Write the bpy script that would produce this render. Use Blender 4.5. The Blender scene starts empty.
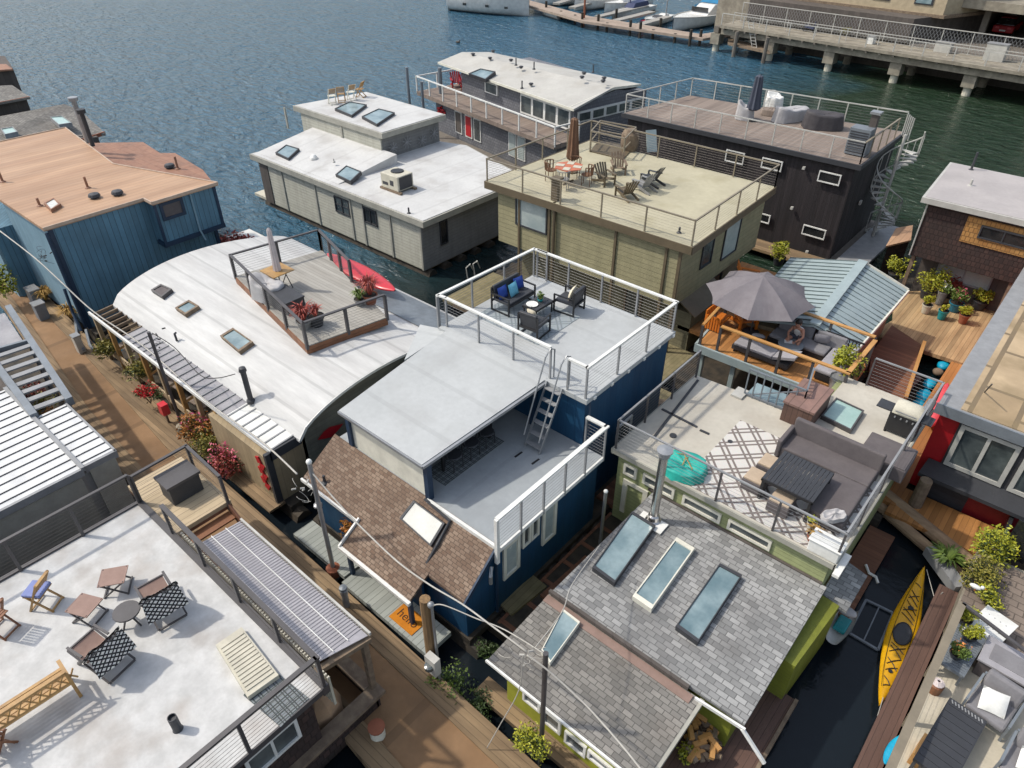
import bpy, bmesh, math, random
from mathutils import Vector, Matrix, Euler
random.seed(7)
PI = math.pi
SC = bpy.context.scene
COL = SC.collection
# ---------------------------------------------------------------- camera model (world X runs along the eaves, Y across)
CF, CP, CA, CH = 711.3, math.radians(36.47), math.radians(41), 16.0
cs, sn = math.cos(CA), math.sin(CA)
def ray(px, py):
    a = (px-512)/CF; b = (py-384)/CF
    rx, ry, rz = a, math.cos(CP)-b*math.sin(CP), -math.sin(CP)-b*math.cos(CP)
    return (rx*cs-ry*sn, rx*sn+ry*cs, rz)
def W(px, py, z):
    r = ray(px, py); t = (z-CH)/r[2]; return (r[0]*t, r[1]*t)
def WV(px, py, z): return Vector((*W(px, py, z), z))
def PX(px, py, c):
    r = ray(px, py); t = c/r[0]; return (r[1]*t, CH+r[2]*t)
def PY(px, py, c):
    r = ray(px, py); t = c/r[1]; return (r[0]*t, CH+r[2]*t)
def WS(px, py, fn):
    z = 2.5
    for _ in range(40):
        x, y = W(px, py, z); z = .5*z+.5*fn(x, y)
    return Vector((x, y, z))
# ---------------------------------------------------------------- mesh builder
ORG = {}
SPLIT = {'corner_post','edge_trim','downpipe','deck_cleat','wall','wall_batten','corner_trim','mooring_post','roof_flashing','parapet','parapet_cap','purlin','batten','corner_board','roof_edge_flashing',
 'door_trim','deck_drain','deck_bar','placemats','wall_lamp','entry_deck','post','side_shelf','eave_trim','support_rail','label_plate','wheels','slab','side_rail','gutter','stringer','swim_ladder','deck_edge_trim',
 'side_dock','back_cushion','bumper_log','legs','frame_bar','float_terrace','cedar_deck','translucent_panel','handrail','fascia','eave_gutter','rear_wall','barge_board','blue_fascia','end_cladding','roof','upper_wall','deck_kerb','corner_flashing'}
class MB:
    def __init__(s): s.v = []; s.f = []
    def add(s, vs, fs):
        n = len(s.v); s.v += [tuple(v) for v in vs]; s.f += [tuple(i+n for i in f) for f in fs]; return s
    def box(s, x0, y0, z0, x1, y1, z1):
        if x0 > x1: x0, x1 = x1, x0
        if y0 > y1: y0, y1 = y1, y0
        if z0 > z1: z0, z1 = z1, z0
        return s.add([(x0,y0,z0),(x1,y0,z0),(x1,y1,z0),(x0,y1,z0),(x0,y0,z1),(x1,y0,z1),(x1,y1,z1),(x0,y1,z1)],
                     [(3,2,1,0),(4,5,6,7),(0,1,5,4),(1,2,6,5),(2,3,7,6),(3,0,4,7)])
    def obox(s, c, d, rz=0, rx=0, ry=0):
        m = Matrix.Translation(Vector(c)) @ Euler((rx, ry, rz)).to_matrix().to_4x4()
        b = MB().box(-d[0]/2,-d[1]/2,-d[2]/2,d[0]/2,d[1]/2,d[2]/2)
        return s.add([m @ Vector(v) for v in b.v], b.f)
    def bar(s, p, q, w, h=None, up=(0,0,1)):
        h = h or w; p = Vector(p); q = Vector(q); d = (q-p)
        if d.length < 1e-6: return s
        d.normalize(); u = Vector(up)
        if abs(d.dot(u)) > .98: u = Vector((1,0,0))
        r = d.cross(u).normalized(); u = r.cross(d)
        vs = []
        for e in (p, q):
            for a, b in ((-1,-1),(1,-1),(1,1),(-1,1)): vs.append(e + r*(a*w/2) + u*(b*h/2))
        return s.add(vs, [(3,2,1,0),(4,5,6,7),(0,1,5,4),(1,2,6,5),(2,3,7,6),(3,0,4,7)])
    def tube(s, pts, r, n=8, r2=None):
        pts = [Vector(p) for p in pts]; k = len(pts); vs = []; fs = []
        for i, p in enumerate(pts):
            d = (pts[min(i+1,k-1)]-pts[max(i-1,0)]).normalized()
            u = Vector((0,0,1)) if abs(d.z) < .9 else Vector((1,0,0))
            a = d.cross(u).normalized(); b = a.cross(d)
            rr = r if r2 is None else r + (r2-r)*i/(k-1)
            for j in range(n):
                t = 2*PI*j/n; vs.append(p + a*(rr*math.cos(t)) + b*(rr*math.sin(t)))
        for i in range(k-1):
            for j in range(n): fs.append((i*n+j, i*n+(j+1)%n, (i+1)*n+(j+1)%n, (i+1)*n+j))
        fs.append(tuple(range(n-1,-1,-1))); fs.append(tuple((k-1)*n+j for j in range(n)))
        return s.add(vs, fs)
    def prism(s, pts, z0, z1):
        n = len(pts)
        a = sum(pts[i][0]*pts[(i+1)%n][1]-pts[(i+1)%n][0]*pts[i][1] for i in range(n))
        if a < 0: pts = pts[::-1]
        vs = [(p[0],p[1],z0) for p in pts]+[(p[0],p[1],z1) for p in pts]
        fs = [tuple(range(n-1,-1,-1)), tuple(range(n,2*n))]+[(i,(i+1)%n,n+(i+1)%n,n+i) for i in range(n)]
        return s.add(vs, fs)
    def slab(s, pts, t):
        """top polygon of 3-D points, thickness t downward"""
        n = len(pts); pts = [Vector(p) for p in pts]
        nz = sum((pts[i].x*pts[(i+1)%n].y-pts[(i+1)%n].x*pts[i].y) for i in range(n))
        if nz < 0: pts = pts[::-1]
        vs = pts+[p-Vector((0,0,t)) for p in pts]
        fs = [tuple(range(n)), tuple(range(2*n-1,n-1,-1))]+[((i+1)%n,i,n+i,n+(i+1)%n) for i in range(n)]
        return s.add(vs, fs)
    def lathe(s, c, prof, n=16):
        vs = []; fs = []; c = Vector(c)
        for r, z in prof:
            for j in range(n): vs.append(c+Vector((r*math.cos(2*PI*j/n), r*math.sin(2*PI*j/n), z)))
        for i in range(len(prof)-1):
            for j in range(n): fs.append((i*n+j, i*n+(j+1)%n, (i+1)*n+(j+1)%n, (i+1)*n+j))
        fs.append(tuple(range(n-1,-1,-1))); fs.append(tuple((len(prof)-1)*n+j for j in range(n)))
        return s.add(vs, fs)
    def ball(s, c, r, n=8, sc=(1,1,1)):
        return s.add(*_ball(c, r, n, sc))
    def wall(s, p, q, z0, z1, t=.1):
        return s.bar((p[0],p[1],(z0+z1)/2),(q[0],q[1],(z0+z1)/2), t, z1-z0)
    def grid(s, fn, nu, nv):
        vs = [fn(i/nu, j/nv) for i in range(nu+1) for j in range(nv+1)]
        fs = [(i*(nv+1)+j,(i+1)*(nv+1)+j,(i+1)*(nv+1)+j+1,i*(nv+1)+j+1) for i in range(nu) for j in range(nv)]
        return s.add(vs, fs)
    def build(s, name, mat, parent=None, smooth=False, bevel=0, label=None):
        if parent is not None and name in SPLIT:
            comps = s.split()
            if 1 < len(comps) <= 40:
                for c in comps: o = c.build_one(name, mat, parent, smooth, bevel, label)
                return o
        return s.build_one(name, mat, parent, smooth, bevel, label)
    def split(s):
        par = list(range(len(s.v)))
        def find(a):
            while par[a] != a: par[a] = par[par[a]]; a = par[a]
            return a
        for f in s.f:
            r = find(f[0])
            for i in f[1:]: par[find(i)] = r
        out = {}
        for f in s.f: out.setdefault(find(f[0]), []).append(f)
        res = []
        for fs in out.values():
            m = MB(); mp = {}
            for f in fs:
                for i in f:
                    if i not in mp: mp[i] = len(m.v); m.v.append(s.v[i])
            m.f = [tuple(mp[i] for i in f) for f in fs]; res.append(m)
        return res
    def build_one(s, name, mat, parent=None, smooth=False, bevel=0, label=None):
        me = bpy.data.meshes.new(name); o = bpy.data.objects.new(name, me); COL.objects.link(o)
        org = Vector((0,0,0))
        if parent is not None:
            org = ORG.get(parent.name, org); o.parent = parent; ORG[o.name] = org
        me.from_pydata([tuple(Vector(v)-org) for v in s.v], [], s.f); me.update()
        me.materials.append(mat)
        if smooth: me.polygons.foreach_set('use_smooth', [True]*len(me.polygons))
        if bevel:
            b = o.modifiers.new('bevel','BEVEL'); b.width = bevel; b.segments = 2; b.limit_method = 'ANGLE'
        if label: o['label'] = label
        return o
def _ball(c, r, n, sc):
    vs = [(c[0],c[1],c[2]+r*sc[2])]; fs = []
    for i in range(1,n):
        a = PI*i/n
        for j in range(2*n):
            b = PI*j/n; vs.append((c[0]+r*sc[0]*math.sin(a)*math.cos(b), c[1]+r*sc[1]*math.sin(a)*math.sin(b), c[2]+r*sc[2]*math.cos(a)))
    vs.append((c[0],c[1],c[2]-r*sc[2])); m = 2*n
    for j in range(m): fs.append((0,1+j,1+(j+1)%m))
    for i in range(n-2):
        for j in range(m): fs.append((1+i*m+j,1+(i+1)*m+j,1+(i+1)*m+(j+1)%m,1+i*m+(j+1)%m))
    L = len(vs)-1
    for j in range(m): fs.append((L,1+(n-2)*m+(j+1)%m,1+(n-2)*m+j))
    return vs, fs
def tag(o, label=None, cat=None, group=None, kind=None):
    if label: o['label'] = label
    if cat: o['category'] = cat
    if group: o['group'] = group
    if kind: o['kind'] = kind
    return o
def T(name, label, cat, loc=(0,0,0), group=None):
    """an Empty at the thing's base; parts built in world coordinates are shifted to it"""
    o = bpy.data.objects.new(name, None); COL.objects.link(o); o.empty_display_size = .1
    o.location = loc; ORG[o.name] = Vector(loc); return tag(o, label, cat, group)
def solo(name, label, cat, mb, mat, group=None, smooth=False, bevel=0, kind=None):
    xs = [v[0] for v in mb.v]; ys = [v[1] for v in mb.v]; zs = [v[2] for v in mb.v]
    org = Vector(((min(xs)+max(xs))/2,(min(ys)+max(ys))/2,min(zs)))
    mb.v = [tuple(Vector(v)-org) for v in mb.v]
    o = mb.build(name, mat, None, smooth, bevel); o.location = org
    return tag(o, label, cat, group, kind)
def struct(name, mb, mat):
    o = mb.build(name, mat); o['kind'] = 'structure'; return o
def put(o, x, y, z, rz=0): o.location = (x,y,z); o.rotation_euler = (0,0,rz); return o
def kids(o): return [c for c in bpy.data.objects if c.parent == o]
def dup(o, x, y, z, rz=0, label=None, parent=None, group=None):
    c = o.copy(); COL.objects.link(c)
    if parent: c.parent = parent
    else: put(c, x, y, z, rz)
    if label: c['label'] = label
    if group: c['group'] = group
    for k in kids(o): dup(k,0,0,0,0,None,c)
    return c
# ---------------------------------------------------------------- materials
def M(name, col, col2=None, rough=.7, ns=2.5, metal=0, bump=.15, bs=30, pat=None, p=.15, q=.5, stain=0, staincol=(.08,.06,.05), groove=.5, spec=.5, var=.12, isl=False, trans=0, stretch=None):
    m = bpy.data.materials.new(name); m.use_nodes = True; N = m.node_tree.nodes; L = m.node_tree.links
    b = N['Principled BSDF']; b.inputs['Roughness'].default_value = rough; b.inputs['Metallic'].default_value = metal
    b.inputs['Specular IOR Level'].default_value = spec
    col2 = col2 or tuple(c*.82 for c in col)
    tc = N.new('ShaderNodeTexCoord'); vec = tc.outputs['Object']
    if stretch:
        mp = N.new('ShaderNodeMapping'); mp.inputs['Scale'].default_value = stretch; L.new(vec, mp.inputs[0]); nvec = mp.outputs[0]
    else: nvec = vec
    def noise(sc, det=5, v=None):
        n = N.new('ShaderNodeTexNoise'); n.inputs['Scale'].default_value = sc; n.inputs['Detail'].default_value = det
        L.new(v or nvec, n.inputs['Vector']); return n.outputs[0]
    def math_(op, a, bb=None, c=None):
        n = N.new('ShaderNodeMath'); n.operation = op
        for i, x in enumerate((a,bb,c)):
            if x is None: continue
            if isinstance(x,(int,float)): n.inputs[i].default_value = x
            else: L.new(x, n.inputs[i])
        return n.outputs[0]
    def mix(f, a, bb, bt='MIX'):
        n = N.new('ShaderNodeMix'); n.data_type = 'RGBA'; n.blend_type = bt
        for i, x in ((0,f),(6,a),(7,bb)):
            if isinstance(x,(int,float)): n.inputs[i].default_value = x
            elif isinstance(x, tuple): n.inputs[i].default_value = (*x,1)
            else: L.new(x, n.inputs[i])
        return n.outputs[2]
    def ramp(x, a, bb):
        n = N.new('ShaderNodeMapRange'); L.new(x, n.inputs[0]); n.inputs[1].default_value = a; n.inputs[2].default_value = bb; return n.outputs[0]
    sep = N.new('ShaderNodeSeparateXYZ'); L.new(vec, sep.inputs[0]); X, Y, Z = sep.outputs
    f = ramp(noise(ns), .35, .65)
    height = noise(bs, 3)
    if isl:
        g = N.new('ShaderNodeNewGeometry'); f = math_('ADD', math_('MULTIPLY', g.outputs['Random Per Island'], .75), math_('MULTIPLY', f, .25))
    c = mix(f, col, col2)
    if pat in ('lap','plankx','planky','board','planku'):
        s_ = {'lap': Z, 'plankx': Y, 'planky': X, 'board': math_('ADD', X, Y), 'planku': math_('SUBTRACT', X, Y)}[pat]
        k = math_('DIVIDE', s_, p); fr = math_('FRACT', k); fl = math_('FLOOR', k)
        wn = N.new('ShaderNodeTexWhiteNoise'); wn.noise_dimensions = '1D'; L.new(fl, wn.inputs['W'])
        tone = math_('MULTIPLY_ADD', wn.outputs[0], var*2, 1-var)
        tn = N.new('ShaderNodeCombineColor'); [L.new(tone, tn.inputs[i]) for i in range(3)]
        c = mix(1.0, c, tn.outputs[0], 'MULTIPLY')
        gr = math_('LESS_THAN', fr, .09)
        c = mix(math_('MULTIPLY', gr, groove), c, tuple(x*.25 for x in col))
        if pat == 'lap': height = math_('MULTIPLY_ADD', math_('SUBTRACT', 1.0, fr), 3.0, height)
        else: height = math_('SUBTRACT', height, math_('MULTIPLY', gr, 3.0))
    if pat in ('shingle','shingley','tile'):
        cv = N.new('ShaderNodeCombineXYZ')
        if pat == 'shingle': L.new(X, cv.inputs[0]); L.new(math_('ADD', Y, Z), cv.inputs[1])
        elif pat == 'shingley': L.new(Y, cv.inputs[0]); L.new(math_('ADD', X, Z), cv.inputs[1])
        else: L.new(math_('ADD', X, Y), cv.inputs[0]); L.new(Z, cv.inputs[1])
        br = N.new('ShaderNodeTexBrick'); L.new(cv.outputs[0], br.inputs[0]); br.inputs['Scale'].default_value = 1
        br.inputs['Brick Width'].default_value = q; br.inputs['Row Height'].default_value = p; br.inputs['Mortar Size'].default_value = p*.07
        br.inputs['Mortar Smooth'].default_value = .3; br.inputs['Bias'].default_value = 0
        br.inputs['Color1'].default_value = (*col,1); br.inputs['Color2'].default_value = (*col2,1); br.inputs['Mortar'].default_value = (*tuple(x*.3 for x in col),1)
        vv = ramp(noise(.8, 7), .35, .65); c = mix(math_('MULTIPLY', vv, .5), br.outputs[0], tuple(x*.6 for x in col2))
        height = math_('SUBTRACT', math_('MULTIPLY', height, .4), math_('MULTIPLY', br.outputs['Fac'], 2.0))
    # fine tonal dirt
    d = ramp(noise(ns*6+3, 6), .3, .75)
    c = mix(math_('MULTIPLY', d, .18), c, tuple(x*.45 for x in col))
    if pat in ('lap','board','tile'):
        ms = N.new('ShaderNodeMapping'); ms.inputs['Scale'].default_value = (2.5,2.5,.22); L.new(vec, ms.inputs[0])
        st_ = ramp(noise(1.6, 6, ms.outputs[0]), .45, .7); c = mix(math_('MULTIPLY', st_, .38), c, tuple(x*.55 for x in col))
        # darker olive tint towards the foot of the wall, broken up by noise
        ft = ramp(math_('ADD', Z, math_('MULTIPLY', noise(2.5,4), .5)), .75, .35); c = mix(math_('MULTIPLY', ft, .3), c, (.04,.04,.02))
    if stain:
        sN = ramp(noise(.9, 9), .50, .68); c = mix(math_('MULTIPLY', sN, stain), c, staincol)
    L.new(c, b.inputs['Base Color'])
    r2 = math_('MULTIPLY_ADD', noise(ns*2, 3), .3, rough-.15); L.new(r2, b.inputs['Roughness'])
    bp = N.new('ShaderNodeBump'); bp.inputs['Strength'].default_value = bump; bp.inputs['Distance'].default_value = .02
    L.new(height, bp.inputs['Height']); L.new(bp.outputs[0], b.inputs['Normal'])
    if trans:
        b.inputs['Transmission Weight'].default_value = 0; b.inputs['Alpha'].default_value = 1-trans
    return m
G = {}
def glassmat(name, a, b_, rough=.06):
    m = M(name, a, b_, rough=rough+.15, ns=1.3, bump=.02, bs=6, spec=.9); return m
G['glass'] = glassmat('window_glass', (.03,.04,.045), (.10,.12,.12))
G['glass_sky'] = glassmat('skylight_glass', (.11,.175,.195), (.25,.33,.345))
G['glass_pale'] = glassmat('curtained_glass', (.30,.36,.36), (.42,.47,.45))
G['glass_dark'] = glassmat('dark_glass', (.012,.014,.016), (.03,.03,.03))
G['glass_green'] = glassmat('green_skylight_glass', (.28,.42,.38), (.36,.50,.46))
G['dome'] = M('skylight_dome', (.62,.62,.58), (.55,.55,.5), rough=.3, bump=.03)
G['white'] = M('white_paint', (.74,.74,.71), (.62,.62,.58), rough=.45, bump=.05)
G['cream'] = M('cream_paint', (.70,.68,.58), rough=.5, bump=.05)
G['roof_white'] = M('white_membrane_roof', (.54,.54,.525), (.48,.48,.47), rough=.75, ns=.8, bump=.2, bs=8, pat='planky', p=1.6, groove=.12, var=.02, stain=.4, staincol=(.30,.28,.26))
G['roof_barrel'] = M('white_coated_barrel_roof', (.56,.56,.545), (.47,.47,.46), rough=.7, ns=3.5, stretch=(.15,1,1), pat='plankx', p=.95, groove=.25, var=.04, bump=.25, bs=7, stain=.35, staincol=(.33,.31,.30))
G['roof_leftdeck'] = M('stained_white_deck_coating', (.55,.55,.54), (.44,.44,.43), rough=.8, ns=2.2, bump=.3, bs=9, stain=.55, staincol=(.30,.26,.225))
G['coat_grey'] = M('grey_deck_coating', (.32,.345,.36), (.28,.305,.32), rough=.7, ns=.6, bump=.15, bs=12, pat='planky', p=1.35, groove=.10, var=.02, stain=.45, staincol=(.23,.245,.255))
G['coat_light'] = M('light_grey_deck_coating', (.42,.435,.435), (.37,.385,.385), rough=.65, ns=.6, bump=.15, bs=12, pat='plankx', p=1.5, groove=.12, var=.02, stain=.4, staincol=(.30,.305,.30))
G['coat_cream'] = M('cream_deck_coating', (.50,.47,.40), (.42,.39,.33), rough=.8, ns=.7, bump=.15, bs=14, stain=.5, staincol=(.36,.32,.26))
G['coat_olive'] = M('olive_deck_coating', (.44,.405,.285), (.37,.34,.24), rough=.8, ns=.6, bump=.15, bs=10, stain=.5, staincol=(.28,.25,.15))
G['coat_tan'] = M('mossy_tan_roof', (.50,.38,.24), (.36,.26,.15), rough=.9, ns=.9, bump=.3, bs=10, pat='shingley', p=1.1, q=2.4, stain=.6, staincol=(.2,.15,.08))
G['sh_grey'] = M('grey_asphalt_shingle', (.38,.38,.37), (.18,.182,.18), rough=.9, pat='shingle', p=.14, q=.24, bump=.5, bs=60, stain=.15)
G['sh_dgrey'] = M('worn_grey_shingle', (.27,.255,.23), (.15,.143,.13), rough=.9, pat='shingle', p=.13, q=.22, bump=.5, bs=60, stain=.3, staincol=(.12,.10,.08))
G['sh_brown'] = M('brown_asphalt_shingle', (.28,.205,.15), (.15,.095,.065), rough=.9, pat='shingle', p=.13, q=.17, bump=.6, bs=60)
G['sh_cedar'] = M('dark_cedar_shake', (.075,.042,.034), (.035,.024,.022), rough=.9, pat='tile', p=.22, q=.17, bump=.7, bs=40)
G['sh_cedar_new'] = M('new_cedar_shake', (.50,.27,.085), (.36,.17,.045), rough=.8, pat='tile', p=.2, q=.16, bump=.6, bs=40)
G['metal_teal'] = M('pale_teal_metal_roof', (.35,.42,.42), (.31,.375,.38), rough=.45, metal=.1, bump=.05, stain=.15, staincol=(.2,.22,.2))
G['metal_white'] = M('white_ribbed_metal', (.68,.69,.68), (.56,.57,.57), rough=.5, bump=.05, stain=.2, staincol=(.35,.36,.36))
G['copper'] = M('tan_ribbed_metal_roof', (.44,.275,.165), (.35,.21,.125), rough=.6, ns=1.2, pat='planky', p=.3, groove=.45, var=.07, bump=.2, stretch=(1,.2,1), stain=.25, staincol=(.3,.15,.08))
G['copper_dk'] = M('brown_metal_roof', (.30,.155,.095), (.24,.115,.07), rough=.65, pat='plankx', p=.35, groove=.3, var=.06, stain=.3)
G['blue'] = M('blue_board_siding', (.10,.22,.31), (.085,.19,.27), rough=.6, ns=1, pat='board', p=.22, groove=.9, var=.13, bump=.6, stain=.25, staincol=(.05,.09,.12))
G['blue_lt'] = M('pale_blue_siding', (.20,.32,.40), (.17,.28,.35), rough=.6, ns=1, pat='board', p=.2, groove=.35, var=.05, bump=.3)
G['navy_trim'] = M('navy_trim', (.012,.035,.075), rough=.5)
G['navy'] = M('navy_panel_siding', (.010,.058,.125), (.008,.044,.10), rough=.6, ns=1.2, pat='board', p=.3, groove=.3, var=.05, bump=.2, stretch=(1,1,.3), spec=.3)
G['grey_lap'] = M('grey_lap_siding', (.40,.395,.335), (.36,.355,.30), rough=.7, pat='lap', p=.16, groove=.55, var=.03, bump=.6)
G['grey_lap_shaded'] = M('shaded_grey_lap_siding', (.20,.20,.195), (.175,.175,.17), rough=.7, pat='lap', p=.16, groove=.45, var=.03, bump=.6)  # shaded copy of the grey lap siding, shade put into its colour
G['slate'] = M('slate_shingle_siding', (.20,.205,.225), (.14,.145,.165), rough=.75, pat='tile', p=.18, q=.2, bump=.5)
G['fascia'] = M('grey_fascia', (.36,.35,.30), rough=.6)
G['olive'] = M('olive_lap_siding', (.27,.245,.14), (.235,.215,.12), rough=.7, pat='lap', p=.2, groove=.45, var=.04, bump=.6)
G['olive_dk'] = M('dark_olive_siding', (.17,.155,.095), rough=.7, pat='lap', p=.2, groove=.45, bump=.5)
G['olive_trim'] = M('olive_brown_trim', (.13,.10,.06), rough=.6)
G['blackwood'] = M('charred_board_siding', (.028,.022,.024), (.014,.012,.014), rough=.75, pat='board', p=.16, groove=.7, var=.3, bump=.4, stretch=(1,1,.15))
G['charcoal'] = M('charcoal_trim', (.04,.042,.048), rough=.55)
G['green_lap'] = M('sage_green_lap_siding', (.27,.30,.14), (.235,.26,.12), rough=.65, pat='lap', p=.13, groove=.6, var=.04, bump=.7)
G['lime'] = M('lime_green_siding', (.185,.205,.022), (.15,.165,.018), rough=.6, pat='lap', p=.12, groove=.35, var=.03, bump=.4)
G['lime_flat'] = M('lime_green_panel', (.30,.31,.03), (.25,.26,.025), rough=.6, bump=.1)
G['tan_lap'] = M('khaki_siding', (.36,.28,.17), (.31,.24,.145), rough=.7, pat='board', p=.25, groove=.3)
G['greengrey'] = M('green_grey_siding', (.17,.165,.13), (.145,.14,.11), rough=.7, pat='lap', p=.15, groove=.4, bump=.5)
G['red'] = M('red_wall_paint', (.42,.008,.014), (.36,.006,.012), rough=.55, bump=.1)
G['reddark'] = M('crimson_panel', (.20,.004,.012), rough=.55)
G['darkpanel'] = M('dark_board_wall', (.038,.038,.045), rough=.6, pat='lap', p=.2, groove=.5)
G['tanply'] = M('tan_gritty_boardwalk', (.27,.16,.08), (.21,.122,.06), rough=.9, ns=.8, bump=.25, bs=40, pat='planky', p=2.44, groove=.35, var=.06, stain=.6, staincol=(.14,.085,.045))
G['timber'] = M('weathered_timber', (.27,.185,.10), (.17,.115,.065), rough=.85, ns=3, stretch=(.2,1,1), pat='plankx', p=.16, groove=.7, var=.22, bump=.4)
G['timber_y'] = M('weathered_timber_cross', (.42,.29,.15), (.28,.18,.09), rough=.85, ns=3, stretch=(1,.2,1), pat='planky', p=.15, groove=.7, var=.25, bump=.4)
G['cedar'] = M('orange_cedar_boards', (.43,.20,.062), (.32,.14,.04), rough=.65, ns=2, stretch=(1,.2,1), pat='planky', p=.15, groove=.55, var=.2, bump=.3)
G['cedar_plain'] = M('orange_cedar', (.50,.27,.09), (.40,.20,.06), rough=.6, ns=4, stretch=(.3,.3,1))
G['redwood'] = M('red_brown_decking', (.20,.085,.045), (.14,.06,.032), rough=.7, ns=2, stretch=(.2,1,1), pat='plankx', p=.14, groove=.6, var=.18, bump=.3)
G['brownply'] = M('brown_composite_decking', (.125,.07,.052), (.10,.055,.042), rough=.7, stretch=(1,.2,1), pat='planky', p=.15, groove=.65, var=.1, bump=.3)
G['brownply_x'] = M('brown_composite_planks', (.15,.085,.065), (.12,.07,.052), rough=.7, stretch=(.2,1,1), pat='plankx', p=.15, groove=.65, var=.1, bump=.3)
G['greydeck'] = M('grey_brown_decking', (.25,.20,.165), (.185,.145,.12), rough=.8, ns=1.2, stretch=(1,.15,1), pat='planky', p=.14, groove=.4, var=.14, bump=.3, stain=.4, staincol=(.16,.11,.085))
G['deck_lt'] = M('silvery_decking', (.35,.335,.30), (.28,.265,.235), rough=.8, stretch=(.2,1,1), pat='plankx', p=.14, groove=.5, var=.1, bump=.3)
G['dock_grey'] = M('pale_grey_deck_boards', (.33,.35,.32), (.27,.29,.265), rough=.8, stretch=(1,.2,1), pat='planky', p=.17, groove=.7, var=.08, bump=.4)
G['beige_deck'] = M('beige_composite_deck', (.48,.375,.24), (.41,.32,.2), rough=.7, stretch=(1,.2,1), pat='planky', p=.2, groove=.6, var=.06, bump=.3)
G['olive_deck'] = M('mossy_dock_boards', (.22,.185,.10), (.155,.135,.07), rough=.9, pat='planky', p=.16, groove=.6, var=.15, bump=.3)
G['wood_old'] = M('old_bare_wood', (.22,.165,.11), (.14,.10,.07), rough=.85, ns=5, bump=.3)
G['wood_pole'] = M('utility_pole_wood', (.25,.155,.07), (.15,.09,.045), rough=.85, ns=5, stretch=(3,3,.3), bump=.4)
G['wood_brown'] = M('varnished_brown_wood', (.24,.10,.045), (.17,.07,.03), rough=.5)
G['teak'] = M('oiled_teak', (.42,.25,.085), (.30,.17,.06), rough=.5, ns=6)
G['float'] = M('dark_wet_float_logs', (.055,.042,.028), (.02,.018,.014), rough=.8, bump=.4)
G['float_rim'] = M('mossy_float_edge', (.15,.095,.02), (.06,.045,.015), rough=.85, bump=.3)
G['metal'] = M('galvanised_metal', (.36,.37,.38), (.28,.29,.30), rough=.4, metal=.5, bump=.03)
G['metal_blue'] = M('blue_grey_steel', (.20,.225,.25), (.16,.18,.20), rough=.5, metal=.2, bump=.05)
G['rail_grey'] = M('grey_painted_rail', (.27,.275,.28), rough=.5, bump=.03)
G['rail_taupe'] = M('taupe_painted_rail', (.23,.195,.14), rough=.5, bump=.03)
G['rail_white'] = M('off_white_rail', (.48,.47,.43), rough=.45, bump=.03)
G['dkrail'] = M('dark_grey_powder_coat', (.075,.07,.072), rough=.5, bump=.03)
G['black'] = M('black_metal', (.02,.02,.022), rough=.5, bump=.05)
G['cable'] = M('steel_cable', (.20,.20,.20), rough=.5, metal=.3, bump=0)
G['cable_dk'] = M('dark_steel_cable', (.14,.125,.11), rough=.5, metal=.3, bump=0)
G['chrome'] = M('polished_flue_steel', (.62,.60,.57), rough=.22, metal=.95, bump=.03)
G['wire'] = M('white_cable_sheath', (.42,.40,.36), rough=.5, bump=0)
G['wire_dk'] = M('black_cable_sheath', (.02,.02,.02), rough=.5, bump=0)
G['rubber'] = M('black_rubber', (.018,.018,.018), rough=.7)
G['concrete'] = M('weathered_concrete', (.30,.27,.21), (.21,.185,.145), rough=.9, stain=.5, staincol=(.14,.12,.09), bump=.3)
G['concrete_dk'] = M('dark_concrete', (.17,.15,.125), rough=.9, stain=.4, bump=.3)
G['tanwall'] = M('tan_office_wall', (.44,.36,.24), rough=.8, bump=.1)
G['deep_brown'] = M('deep_brown_wall', (.10,.085,.075), rough=.85, pat='board', p=.5, groove=.3)  # deep brown for dark walls and small dark parts
G['pink'] = M('bright_red_plastic', (.62,.03,.045), rough=.35, bump=.02)
G['coral'] = M('coral_pink_plastic', (.72,.10,.12), rough=.35, bump=.02)
G['tealcover'] = M('teal_canvas', (.02,.42,.34), (.015,.30,.25), rough=.6, bump=.9, bs=5)
G['cyan'] = M('turquoise_tarp', (.0,.36,.55), (.0,.25,.42), rough=.5, bump=.6, bs=8)
G['bluecanvas'] = M('blue_boat_canvas', (.01,.17,.34), rough=.6)
G['greencanvas'] = M('green_boat_canvas', (.01,.14,.09), rough=.6)
G['navycanvas'] = M('navy_boat_canvas', (.012,.025,.09), rough=.6)
G['gelcoat'] = M('white_gelcoat', (.70,.69,.65), rough=.25, bump=.02)
G['yellow'] = M('yellow_kayak_hull', (.66,.36,.008), (.58,.30,.006), rough=.3, bump=.02, ns=1.2)
G['fab_grey'] = M('grey_outdoor_fabric', (.21,.205,.215), (.17,.165,.175), rough=.9, bump=.3, bs=50)
G['fab_lt'] = M('light_grey_cushion', (.33,.32,.34), rough=.9, bump=.3, bs=40)
G['fab_taupe'] = M('taupe_woven_fabric', (.115,.10,.10), (.095,.082,.084), rough=.85, bump=.3, bs=60)
G['fab_tan'] = M('tan_cushion_fabric', (.46,.36,.26), rough=.9, bump=.2)
G['sling'] = M('brown_sling_fabric', (.30,.20,.165), (.25,.165,.135), rough=.85, bump=.2, bs=60)
G['cover_lt'] = M('pale_grey_cover', (.42,.41,.41), (.34,.33,.33), rough=.7, bump=1, bs=4)
G['cover_dk'] = M('charcoal_cover', (.06,.055,.06), rough=.75, bump=1, bs=4)
G['cover_tan'] = M('tan_grill_cover', (.42,.27,.16), (.33,.21,.12), rough=.8, bump=.8, bs=4)
G['umb_grey'] = M('grey_umbrella_canvas', (.17,.155,.165), (.15,.135,.145), rough=.85, bump=.1)
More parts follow.
